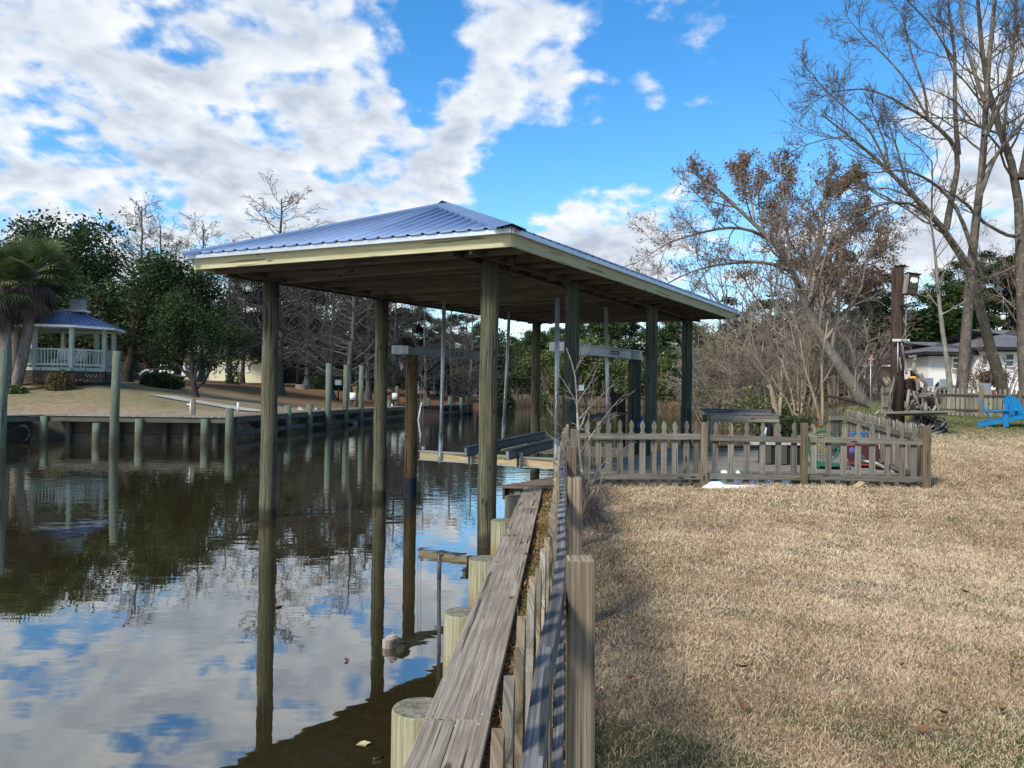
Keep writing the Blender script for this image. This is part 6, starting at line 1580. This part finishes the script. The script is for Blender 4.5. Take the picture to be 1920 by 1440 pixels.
def broad(seed, mat, H=11, fl=0, m=14, ang=(.5, 1.15), size=.15, per=32, spread=.45, t0=.18, lenf=.75, gaps=.85):
    rng = np.random.default_rng(seed); t = thing('evergreen_tree', 'x', 'tree')
    P, R = straight(rng, H * .75, .32, 10, .12, 1.5)
    pl = Plant(seed); pl.tubes(P, R, 10); pl.build('trunk', M['bark_dark'], t, True)
    br = Plant(seed + 1); A, a = spawn(rng, P, R, m=m, t0=t0, t1=1.0, ang=ang, lenf=lenf, n=7, wob=.15, up=.05, rfac=.6, taper=.3, lt=.45, minr=.03)
    B, b = spawn(rng, A, a, m=9, t0=.3, t1=1.0, ang=(.4, 1.1), lenf=.42, n=5, wob=.2, up=.08, rfac=.5, taper=.4, minr=.015)
    br.tubes(A, a, 6); br.tubes(B, b, 3); br.build('limbs', M['bark_dark'], t)
    q = np.concatenate([B[:, -1], B[:, -2], B[:, -3]]); keep = rng.uniform(0, 1, len(q)) < gaps; q = q[keep]
    lf = Plant(seed + 2); lf.leaves(q, per, spread, size, 1.7, .6); lf.build('crown', M[mat], t)
    return t, float(q[:, 2].max())
PROTO['oak'] = broad(181, 'leaf_oak'); PROTO['oak2'] = broad(191, 'leaf_oak', 10, m=16, ang=(.6, 1.35), t0=.1); PROTO['mag'] = broad(201, 'leaf_mag', 10, m=22, ang=(.5, 1.3), t0=.04, size=.22)
PROTO['far'] = broad(211, 'leaf_far', 12, m=16, size=.26, per=14, t0=.12, spread=.55)

# far bank left: oaks, cypresses, pines
pl_ = [('oak', 118, 72, 404, 'dark evergreen oak rising highest at the left behind the gazebo', 'live_oak', .8, 1.05),
       ('oak2', 235, 55, 470, 'broad dark live oak with low spreading limbs right of the gazebo', 'live_oak', 2.2, 1.35),
       ('oak', 330, 58, 490, 'dark live oak filling the gap behind the mooring pile and the flat trailer', 'live_oak', 4.0, 1.1),
       ('oak2', 366, 47, 535, 'smaller dark live oak with two trunks before the cream house', 'live_oak', 5.1, .85),
       ('oak2', 150, 62, 520, 'low dark live oak directly behind the gazebo', 'live_oak', .3, 1.2),
       ('oak', 430, 78, 600, 'small dark oak sapling crown before the banner', 'live_oak', 1.3, .9),
       ('mag', 30, 66, 470, 'dense evergreen behind the two palms', 'evergreen_tree', .3, 1.2)]
for k, px, d, top, lab, nm, rz, wd in pl_: place(k, px, d, top, lab, nm, 'tree', None, rz, wd * 1.1)
cyp = [('cyp1', 258, 76, 384, 'tallest bare cypress left of the roof, above the live oak', .2, .8), ('cyp2', 293, 80, 420, 'bare cypress just right of the tallest one above the live oak', 1.2, .8), ('cyp1', 376, 84, 418, 'bare cypress standing free between the live oak and the roof corner', 2.2, .75),
       ('cyp2', 522, 62, 368, 'bare cypress with a broad flat top rising over the left slope of the roof', 3.4, .95), ('cyp1', 430, 90, 470, 'bare cypress behind the left corner of the roof', 4.1, .9), ('cyp2', 330, 95, 450, 'faint bare cypress far behind the live oak', 5.0, .8),
       ('cyp1', 622, 66, 470, 'bare cypress behind the tallest green mooring piles', 5.4, 1.05), ('cyp2', 655, 60, 440, 'leaning bare cypress between the green mooring piles', .9, .9), ('cyp1', 688, 74, 480, 'bare cypress just left of the second boathouse post', 1.8, 1.0),
       ('cyp2', 737, 70, 535, 'bare cypress behind the gear box of the left lift beam', 2.5, 1.05), ('cyp1', 797, 84, 560, 'bare cypress in front of the left end of the open shed', 3.3, 1.0), ('cyp2', 848, 82, 565, 'bare cypress in front of the middle of the open shed', 4.4, 1.0),
       ('cyp1', 882, 78, 575, 'bare cypress near the right end of the open shed', 5.9, .9), ('cyp2', 575, 88, 480, 'bare cypress behind the round stone ring', 2.9, 1.1), ('cyp1', 770, 100, 570, 'distant bare cypress behind the left lift pile', .4, 1.0), ('cyp2', 915, 96, 590, 'distant bare cypress at the right end of the cypress row', 1.5, .9)]
for k, px, d, top, lab, rz, wd in cyp: place(k, px, d, top, lab, 'cypress_tree', 'tree', 'bare cypresses on the far bank', rz, wd * 1.25)
pn = [('pine3', 455, 98, 500, 'dark pine behind the banner wall of the cream house', 1.0, 1.5), ('pine3', 560, 100, 480, 'dark pine behind the stone ring', 2.0, 1.6), ('pine3', 612, 92, 490, 'dark pine behind the tallest mooring pile', 3.1, 1.5), ('pine3', 668, 96, 500, 'dark pine left of the second boathouse post', 4.2, 1.5),
      ('pine3', 720, 108, 545, 'dark pine right behind the second boathouse post', 5.3, 1.5), ('pine3', 770, 112, 575, 'dark pine behind the left lift pile', .7, 1.5), ('pine3', 820, 116, 590, 'dark pine above the open shed', 1.7, 1.5), ('pine3', 872, 112, 592, 'dark pine above the right part of the open shed', 2.7, 1.5), ('pine3', 508, 110, 510, 'dark pine behind the first boathouse post', 3.6, 1.6),
      ('oak2', 925, 98, 610, 'rounded dark evergreen at the right end of the far bank trees', 3.9, 1.3), ('oak', 690, 120, 560, 'dark evergreen filling in behind the cypress row', 2.0, 1.5), ('oak2', 600, 118, 570, 'dark evergreen low behind the stone ring', 5.0, 1.6), ('oak', 800, 130, 625, 'dark evergreen low behind the open shed', 1.0, 1.5), ('oak2', 480, 125, 580, 'dark evergreen behind the cream house roof', 3.0, 1.6), ('oak', 390, 128, 560, 'dark evergreen behind the left part of the cream house', 4.4, 1.6),
      ('oak2', 300, 120, 560, 'dark evergreen behind the parked white car', 2.4, 1.7), ('oak', 215, 120, 560, 'dark evergreen behind the red pickup', .4, 1.7)]
for k, px, d, top, lab, rz, wd in pn: place(k, px, d, top, lab, 'pine_tree' if k[0] == 'p' else 'evergreen_tree', 'tree', 'dark evergreens behind the far bank cypresses', rz, wd)
# far centre and right treeline across the water
rs = random.Random(9)
spots = [(945, 160, 655, 'thin_green'), (965, 165, 640, 'far'), (985, 158, 620, 'pine2'), (1010, 170, 625, 'far'), (1030, 160, 612, 'pine2'), (1075, 150, 600, 'pine2'), (1100, 155, 590, 'pine1'), (1128, 150, 585, 'pine2'), (1150, 148, 560, 'pine1'), (1172, 152, 570, 'pine1'), (1196, 150, 660, 'thin_green'), (1215, 158, 640, 'far'), (1240, 145, 590, 'pine1'), (1262, 148, 600, 'pine2'), (1285, 150, 585, 'pine1'), (1310, 140, 610, 'pine2'), (1335, 145, 620, 'far'), (1000, 140, 665, 'far'), (1050, 142, 655, 'far'), (1105, 138, 640, 'far'), (1140, 138, 650, 'pine2'), (1180, 136, 672, 'far'), (1225, 135, 668, 'far'), (1265, 132, 655, 'pine2'), (1300, 128, 665, 'thin_green'), (1360, 120, 640, 'far'), (1400, 120, 620, 'pine2'), (1445, 118, 610, 'pine1'), (1490, 120, 610, 'pine2'), (1535, 115, 600, 'pine3'), (970, 136, 690, 'thin_green'), (1020, 134, 688, 'thin_green'), (1078, 132, 690, 'thin_green')]
words = {'pine1': 'tall green pine', 'pine2': 'green pine', 'far': 'rounded light green tree', 'thin_green': 'thin greyish tree', 'pine3': 'dark pine'}
for i, (px, d, top, k) in enumerate(spots):
    place(k, px + rs.uniform(-4, 4), d, top, words[k] + ' in the treeline across the water', {'pine1': 'pine_tree', 'pine2': 'pine_tree', 'pine3': 'pine_tree'}.get(k, 'bank_tree'), 'tree', 'treeline across the water', rs.uniform(0, 6.2), 1.35 if k[:4] == 'pine' else 1.1)
# right background
rb = [('rust', 1440, 58, 330, 'bushy tree with rust leaves rising behind the leaning trunk', 'rust_tree', 1.0, .9), ('rust', 1560, 62, 300, 'taller rust leaved tree behind the right side of the leaning tree', 'rust_tree', 2.0, .8), ('bare', 1370, 60, 430, 'grey bare tree behind the tan twig mound', 'bare_tree', 3.0, .9), ('bare', 1500, 54, 440, 'brown bare tree behind the crape myrtles', 'bare_tree', 4.2, .9),
      ('pine3', 1530, 84, 480, 'dark evergreen showing behind the fork of the leaning tree', 'pine_tree', 1.0, 1.7), ('pine3', 1622, 74, 540, 'dark pine behind the tan house', 'pine_tree', 2.0, 1.6), ('pine3', 1655, 80, 520, 'dark pine just left of the dark pole', 'pine_tree', 3.0, 1.7), ('mag', 1720, 76, 575, 'dense dark evergreen mass left of the white house', 'evergreen_tree', 1.0, 1.5), ('mag', 1775, 82, 585, 'dense dark evergreen behind the white house roof', 'evergreen_tree', 3.0, 1.5),
      ('pine1', 1800, 84, 492, 'round topped green pine above the white house', 'pine_tree', 1.3, 1.5), ('pine2', 1770, 88, 530, 'green pine between the slim young tree and the straight trunk', 'pine_tree', 2.3, 1.4), ('pine1', 1860, 90, 480, 'green pine right of the leaning grey trunk', 'pine_tree', 3.3, 1.4), ('pine3', 1900, 84, 470, 'dark pine by the right edge above the white house', 'pine_tree', 4.3, 1.5), ('rust', 1905, 74, 400, 'rust leaved tree behind the right edge trunk', 'rust_tree', 5.3, .8),
      ('bare', 1590, 70, 560, 'brown bare tree behind the tan house', 'bare_tree', 5.0, 1.2), ('pine3', 1400, 95, 560, 'dark evergreen deep behind the twig mound', 'pine_tree', 5.0, 1.6), ('mag', 1600, 90, 600, 'dark evergreen low behind the tan house', 'evergreen_tree', 5.0, 1.5), ('mag', 1500, 92, 600, 'dark evergreen low behind the crape myrtles', 'evergreen_tree', 2.0, 1.5)]
for k, px, d, top, lab, nm, rz, wd in rb: place(k, px, d, top, lab, nm, 'tree', None, rz, wd)
finish_protos()

# palms
def palm(lab, px, d, basey, crx, cry, seed):
    rng = np.random.default_rng(seed); b = gpt(px, d); c = np.array(pt(crx, cry, d)[:]); t = thing('palm_tree', lab, 'palm', b)
    tt = np.linspace(0, 1, 10)[:, None]; bb = np.array(b[:]) - [0, 0, .2]; P = bb + (c - bb) * tt; P[:, 0] += np.sin(tt[:, 0] * PI) * .15
    pl = Plant(seed); pl.tubes(P[None], np.linspace(.30, .22, 10)[None], 12); pl.build('trunk', M['bark_palm'], t, True)
    def fronds(n, lo, hi, size, mat, nm, droop):
        V = []; Fq = []
        for i in range(n):
            az = rng.uniform(0, 2 * PI); el = rng.uniform(lo, hi); dr = np.array([math.cos(el) * math.cos(az), math.cos(el) * math.sin(az), math.sin(el)])
            L = size * rng.uniform(.55, .8); hub = c + dr * L + np.array([0, 0, -droop * L * .4])
            # petiole
            sd_ = nrmz(np.cross(dr, [0, 0, 1.0])); v0 = len(V)
            V += [c - sd_ * .02, c + sd_ * .02, hub + sd_ * .012, hub - sd_ * .012]; Fq.append([v0, v0 + 1, v0 + 2, v0 + 3])
            upv = np.cross(sd_, dr); nl = 22
            for q in range(nl):
                a = -1.9 + 3.8 * q / (nl - 1); l = size * rng.uniform(.5, .68) * (1 - .25 * abs(a) / 1.9)
                dd = dr * math.cos(a) + sd_ * math.sin(a) - upv * .12 * abs(a); dd = nrmz(dd)
                tip = hub + dd * l + np.array([0, 0, -droop * l * .45]); mid = hub + dd * l * .55 + np.array([0, 0, -.05 * droop * l])
                wv = nrmz(np.cross(dd, upv)) * size * .02; v0 = len(V); V += [hub, mid - wv, tip, mid + wv]; Fq.append([v0, v0 + 1, v0 + 2, v0 + 3])
        np_mesh(nm, np.array(V), np.array(Fq), M[mat], t, rnd=np.repeat(rng.uniform(0, 1, n), 23)[:len(Fq)])
    fronds(46, -.4, 1.45, 2.1, 'leaf_palm', 'crown', .5); fronds(44, -1.5, -.3, 1.65, 'leaf_dead', 'dead_skirt', 1.1)
    return t
palm('sabal palm at the left edge with a ragged skirt of dead fronds', 8, 42, 700, 3, 528, 301)
palm('sabal palm with fanned green crown standing nearest the gazebo', 27, 43, 700, 66, 505, 302)
palm('sabal palm crown between the edge palm and the gazebo palm', 18, 44.5, 700, 38, 515, 303)
# shrubs of the far bank
def leafball(nm, lab, px, d, w_, h, mat, seed, per=900, size=.07, cat='shrub'):
    rng = np.random.default_rng(seed); b = gpt(px, d); W = w_ / F * d / 2; H = h / F * d; t = thing(nm, lab, cat, b)
    pl = Plant(seed); n = 9
    P = np.array([[np.array(b[:]) + [0, 0, -.1], np.array(b[:]) + [rng.normal() * W * .3, rng.normal() * W * .3, H * .5], np.array(b[:]) + [rng.normal() * W * .5, rng.normal() * W * .5, H * .85]] for i in range(n)])
    pl.tubes(P, np.tile([.03, .02, .01], (n, 1)), 4); pl.build('stems', M['bark_dark'], t)
    u_ = nrmz(rng.normal(size=(per, 3))); u_[:, 2] = np.abs(u_[:, 2]) * 1.0; rr = rng.uniform(.6, 1.0, (per, 1)) * (1 + .12 * np.sin(u_[:, :1] * 7 + u_[:, 1:2] * 5))
    q = np.array(b[:]) + u_ * rr * np.array([W, W * .8, H]) * 1.0
    lf = Plant(seed + 1); lf.leaves(q, 3, .06, size); lf.build('leaves', M[mat], t); return t
leafball('round_bush', 'round brown-green bush in front of the gazebo lattice', 110, 43, 52, 37, 'leaf_shrub', 401, 1400, .06)
leafball('evergreen_shrub', 'wide dark strappy shrub in front of the flat trailer', 300, 51, 80, 26, 'leaf_oak', 402, 1600, .10)
leafball('garden_plant', 'small yellow-green plant at the foot of the palms', 30, 41.5, 36, 14, 'leaf_palm', 403, 300, .08, 'plant')
leafball('small_tree_shrub', 'small leafy shrub with a pale stem on the lawn before the banner', 437, 70, 30, 44, 'leaf_oak', 404, 500, .08)
leafball('hedge', 'dark hedge below the pines behind the stone ring', 610, 96, 70, 30, 'leaf_oak', 405, 1500, .16)
leafball('hedge', 'yellow-green shrub behind the tallest mooring piles', 590, 90, 26, 24, 'leaf_far', 406, 600, .14)
leafball('hedge', 'rounded green hedge beside the parked cars', 323, 92, 18, 22, 'leaf_shrub', 407, 500, .14)
leafball('water_edge_bush', 'dark bush at the waterside right of the open shed', 935, 92, 60, 62, 'leaf_oak', 408, 1800, .16)
leafball('bank_bush', 'bright yellow-green bush at the far waterside behind the last boathouse post', 1310, 100, 60, 48, 'leaf_far', 409, 1200, .2)
leafball('bank_bush', 'green bush on the far shore left of the boathouse', 1015, 126, 40, 30, 'leaf_far', 410, 700, .25)
# far-off wood closing the horizon: one mass nobody could count
def wood_mass(nm, lab, px0, px1, d0, d1, h, mat, n, seed, size):
    rng = np.random.default_rng(seed); dd = rng.uniform(d0, d1, n); px = rng.uniform(px0, px1, n); x = (px - 960) / F * dd; z0 = np.maximum(zR(x, dd), zL(x, dd))
    prof = h * (.62 + .22 * np.sin(px * .021 + seed) + .16 * np.sin(px * .067 + 2 * seed) + .1 * np.sin(px * .19)); z = z0 + prof * rng.uniform(0, 1, n) ** .8
    pl = Plant(seed); pl.leaves(np.stack([x, dd, z], 1), 3, size * .8, size, 1.6, .3); o = pl.build(nm, M[mat], None); setp(o, lab, 'wood', None, 'stuff')
wood_mass('distant_wood', 'distant mixed wood closing the horizon across the water', 880, 1620, 185, 235, 13, 'leaf_far', 26000, 601, .7)
wood_mass('distant_wood', 'dark distant wood behind the far bank houses and cypresses', -120, 720, 165, 215, 17, 'leaf_pine_dark', 30000, 602, .7)
wood_mass('distant_wood', 'low dark wood behind the open shed', 720, 960, 165, 215, 11, 'leaf_pine_dark', 9000, 605, .6)
wood_mass('distant_wood', 'dark wood behind the white house', 1540, 2150, 110, 150, 10, 'leaf_pine_dark', 20000, 603, .45)
wood_mass('undergrowth', 'brown undergrowth between the trunks on the right shore', 1330, 1700, 66, 100, 4.5, 'leaf_shrub', 16000, 604, .16)
# reeds and marsh grass (nobody could count them)
def reeds(nm, lab, pts, n, h, mat, seed, wd=.03, spread=.5, lean=.25):
    rng = np.random.default_rng(seed); P = np.array([[*p] for p in pts], float); i = rng.integers(0, len(P) - 1, n); f = rng.uniform(0, 1, (n, 1))
    b = P[i] * (1 - f) + P[i + 1] * f; b[:, :2] += rng.normal(size=(n, 2)) * spread
    b[:, 2] = np.array([gz(x, y) for x, y in b[:, :2]]) - .05; b[:, 2] = np.maximum(b[:, 2], -.05)
    hh = h * rng.uniform(.5, 1.1, (n, 1)); dv = rng.normal(size=(n, 3)) * lean; dv[:, 2] = 1; tip = b + dv * hh; side = nrmz(np.cross(dv, rng.normal(size=(n, 3)))) * wd * .5; mid = b + dv * hh * .55 + rng.normal(size=(n, 3)) * .03
    V = np.stack([b - side * .6, mid - side, tip, mid + side], 1).reshape(-1, 3)
    o = np_mesh(nm, V, np.arange(n * 4).reshape(-1, 4), M[mat], None, rnd=rng.uniform(0, 1, n)); setp(o, lab, 'reeds', None, 'stuff')
def gl(px, d): p = gpt(px, d); return (p.x, p.y, 0)
reeds('reeds', 'tall tan reeds along the far shore behind the boathouse', [gl(975, 128), gl(1040, 133), gl(1120, 134), gl(1200, 134), gl(1290, 134)], 9000, 1.5, 'reed', 501, .10, 2.2)
reeds('marsh_grass', 'red-brown marsh brush along the near right shore', [gl(1330, 24), gl(1360, 30), gl(1400, 40), gl(1440, 55), gl(1480, 80)], 9000, .75, 'reed_dark', 502, .03, 1.6, .5)
reeds('marsh_reeds', 'pale reeds and grass standing behind the deck', [gl(1300, 21.5), gl(1335, 23), gl(1400, 26), gl(1460, 30)], 3500, .55, 'reed', 503, .018, 1.0, .4)
reeds('marsh_brush', 'brown reeds on the far right shore', [gl(1290, 110), gl(1350, 100), gl(1420, 95), gl(1500, 92)], 6000, 1.3, 'reed_dark', 504, .08, 2.5, .4)
# ------------------------------------------------------------------ lawn blades
def grass():
    rng = np.random.default_rng(900); V = []; Rn = []; Gn = []
    def zone(y0, y1, dens, wd, h, xmax_px=2300, seed=0):
        n = int(dens * (y1 - y0) * ((xmax_px - 960) / F * (y0 + y1) / 2 + 1.0))
        y = rng.uniform(y0, y1, n); xl = np.interp(y, SY, SX) + .17; xr = (xmax_px - 960) / F * y + .2
        x = xl + (xr - xl) * rng.uniform(0, 1, n)
        # keep out of the deck
        k = ~((y > 12.15) & (x < np.interp(y, [12, 16, 19, 22], [6.2, 6.8, 7.0, 6.5])))
        dirt = (x < np.interp(y, [a for a, b in LX], [b for a, b in LX]) + .1)
        k &= ~(dirt & (rng.uniform(0, 1, n) < .3))
        thin = (np.sin(x * 2.3 + 1.5 * np.sin(y * 1.7 + 1)) * np.sin(y * 2.7 + np.sin(x * 3.1)) > .55); k &= ~(thin & (rng.uniform(0, 1, n) < .5))
        x, y = x[k], y[k]; dirt = dirt[k]; n = len(x)
        # clumping
        cl_ = np.sin(x * 3.1 + np.sin(y * 2.3) * 1.7) * np.sin(y * 2.9 + np.sin(x * 1.9) * 2.1)
        cl2_ = np.sin(x * 11 + y * 3) * np.sin(y * 9 - x * 4)
        hh = h * rng.uniform(.5, 1.25, n) * (1 + .25 * cl2_)
        z = zR(x, y) - .004
        b = np.stack([x, y, z], 1); dv = rng.normal(size=(n, 3)) * .65; dv[:, 0] += .12 * cl_; dv[:, 2] = rng.uniform(.35, 1.1, n)
        dv = nrmz(dv); tip = b + dv * hh[:, None]; mid = b + dv * hh[:, None] * .5 + np.array([0, 0, .15])[None] * hh[:, None]
        side = nrmz(np.cross(dv, rng.normal(size=(n, 3)))) * wd * .5
        V.append(np.stack([b - side * .7, mid - side, tip, mid + side], 1).reshape(-1, 3))
        big = np.sin(x * .9 + 1.3 * np.sin(y * .7)) * np.cos(y * .8 + np.sin(x * .6))
        r = np.clip(rng.normal(.52, .24, n) + .14 * cl_ + .17 * big + .08 * cl2_, 0, 1)
        near_f = np.exp(-(x - np.interp(y, [a for a, b in LX], [b for a, b in LX])) / .55)
        gp_ = .02 + .32 * near_f * (y < 9) * (np.sin(y * 2.1 + 1) > -.2) + .5 * dirt + np.clip(.8 - (y - 3.0) * .8, 0, .38) * (x < 2.6) * (np.sin(x * 2.9 + 4 * y) > -.5) + .10 * (np.sin(x * 1.7 + 2 * np.sin(y * 1.3)) * np.sin(y * 1.5 + 2 + x) > .55) + .75 * ssm((y + 1.3 * cl_ * .6 - 18) / 4)
        g = np.where(y > 13.5, np.clip(gp_ * 1.05 + rng.normal(0, .12, n), 0, 1), (rng.uniform(0, 1, n) < gp_).astype(float))
        Rn.append(r); Gn.append(g)
    zone(2.2, 4.2, 17000, .0030, .040); zone(4.2, 6.5, 10500, .0040, .042); zone(6.5, 9.5, 5600, .0058, .045); zone(9.5, 13.5, 3000, .008, .052); zone(13.5, 19, 2000, .010, .055); zone(19, 30, 1000, .013, .06)
    V = np.concatenate(V); r = np.concatenate(Rn); g = np.concatenate(Gn)
    o = np_mesh('grass', V, np.arange(len(V)).reshape(-1, 4), M['grass'], None, rnd=r)
    a = o.data.attributes.new('grn', 'FLOAT', 'FACE'); a.data.foreach_set('value', g.astype(np.float32))
    setp(o, 'short dormant straw coloured lawn grass with green patches', 'grass', None, 'stuff')
grass()
# pine straw and litter between cap boards and fence
rng = np.random.default_rng(77); n = 9000
y = rng.uniform(1.5, 12, n); x = capx(y) + .29 + rng.uniform(0, 1, n) ** 1.3 * .42; z = zR(x, y) + rng.uniform(0, .02, n)
dv = rng.normal(size=(n, 3)); dv[:, 2] *= .25; dv = nrmz(dv); s_ = nrmz(np.cross(dv, [0, 0, 1.0])) * .0022; l = rng.uniform(.03, .09, (n, 1)); b = np.stack([x, y, z + .004], 1)
V = np.stack([b - s_, b + s_, b + dv * l + s_, b + dv * l - s_], 1).reshape(-1, 3)
m, nt = newmat('pine_straw'); finish(nt, ramp(nt, [(0, (.09, .035, .015)), (.5, (.26, .12, .05)), (1, (.42, .26, .12))], rndout(nt)).outputs[0], .8, None, spec=.2)
o = np_mesh('pine_straw', V, np.arange(n * 4).reshape(-1, 4), m, None, rnd=rng.uniform(0, 1, n)); setp(o, 'orange brown pine straw lying between the cap boards and the fence', 'pine straw', None, 'stuff')
# fallen leaves
def leaf(nm, loc, size, mat, rz, lab, grp):
    m_ = MB(); K = [(-.5, 0), (-.2, .22), (.1, .28), (.35, .15), (.55, 0), (.35, -.14), (.1, -.26), (-.2, -.2)]
    P = [Vector((x * size, y * size, .12 * size * math.sin(x * 4 + y * 6) + .02)) for x, y in K]
    R_ = Matrix.Rotation(rz, 3, 'Z'); m_.V = [R_ @ p + Vector(loc) for p in P]; c = len(m_.V); m_.V.append(Vector(loc) + Vector((0, 0, .005)))
    for i in range(8): m_.face([i, (i + 1) % 8, c], [(0, 0)] * 3, .5, True)
    o = m_.build(nm, M[mat], None, loc=loc); setp(o, lab, 'leaf', grp); return o
for i, (px, py) in enumerate(((1120, 1178), (1150, 1216), (1392, 1254), (1690, 1250), (1470, 1072), (1810, 1112), (1832, 1182), (1180, 1275), (1395, 1330), (1768, 1340), (1880, 1335), (1730, 1374), (1640, 1100), (1108, 1195))):
    p = pz(px, py, .635); leaf('fallen_leaf', p, .045 + .015 * (i % 3), 'leafdry', i * 1.7, 'dry brown fallen leaf lying on the straw coloured lawn', 'fallen leaves on the lawn')
for i, (px, py) in enumerate(((600, 1083), (652, 1239), (709, 1420), (680, 1396), (830, 1040), (523, 1137))):
    p = pz(px, py, .004); leaf('floating_leaf', (p.x, p.y, -.012), .09, 'leafpale' if i in (2, 3) else 'leafdry', i * 2.1, 'small dead leaf floating on the canal water', 'leaves floating on the canal')
p = pz(735, 1213, 0); t = MB(); t.tube([(p.x - .03, p.y, -.12), (p.x - .02, p.y, .05), (p.x + .02, p.y + .02, .10)], [.055, .06, .05], 10); o = t.build('broken_stub', M['driftwood'], None, loc=(p.x, p.y, 0)); setp(o, 'pale broken wooden stub poking out of the dark water', 'stub')
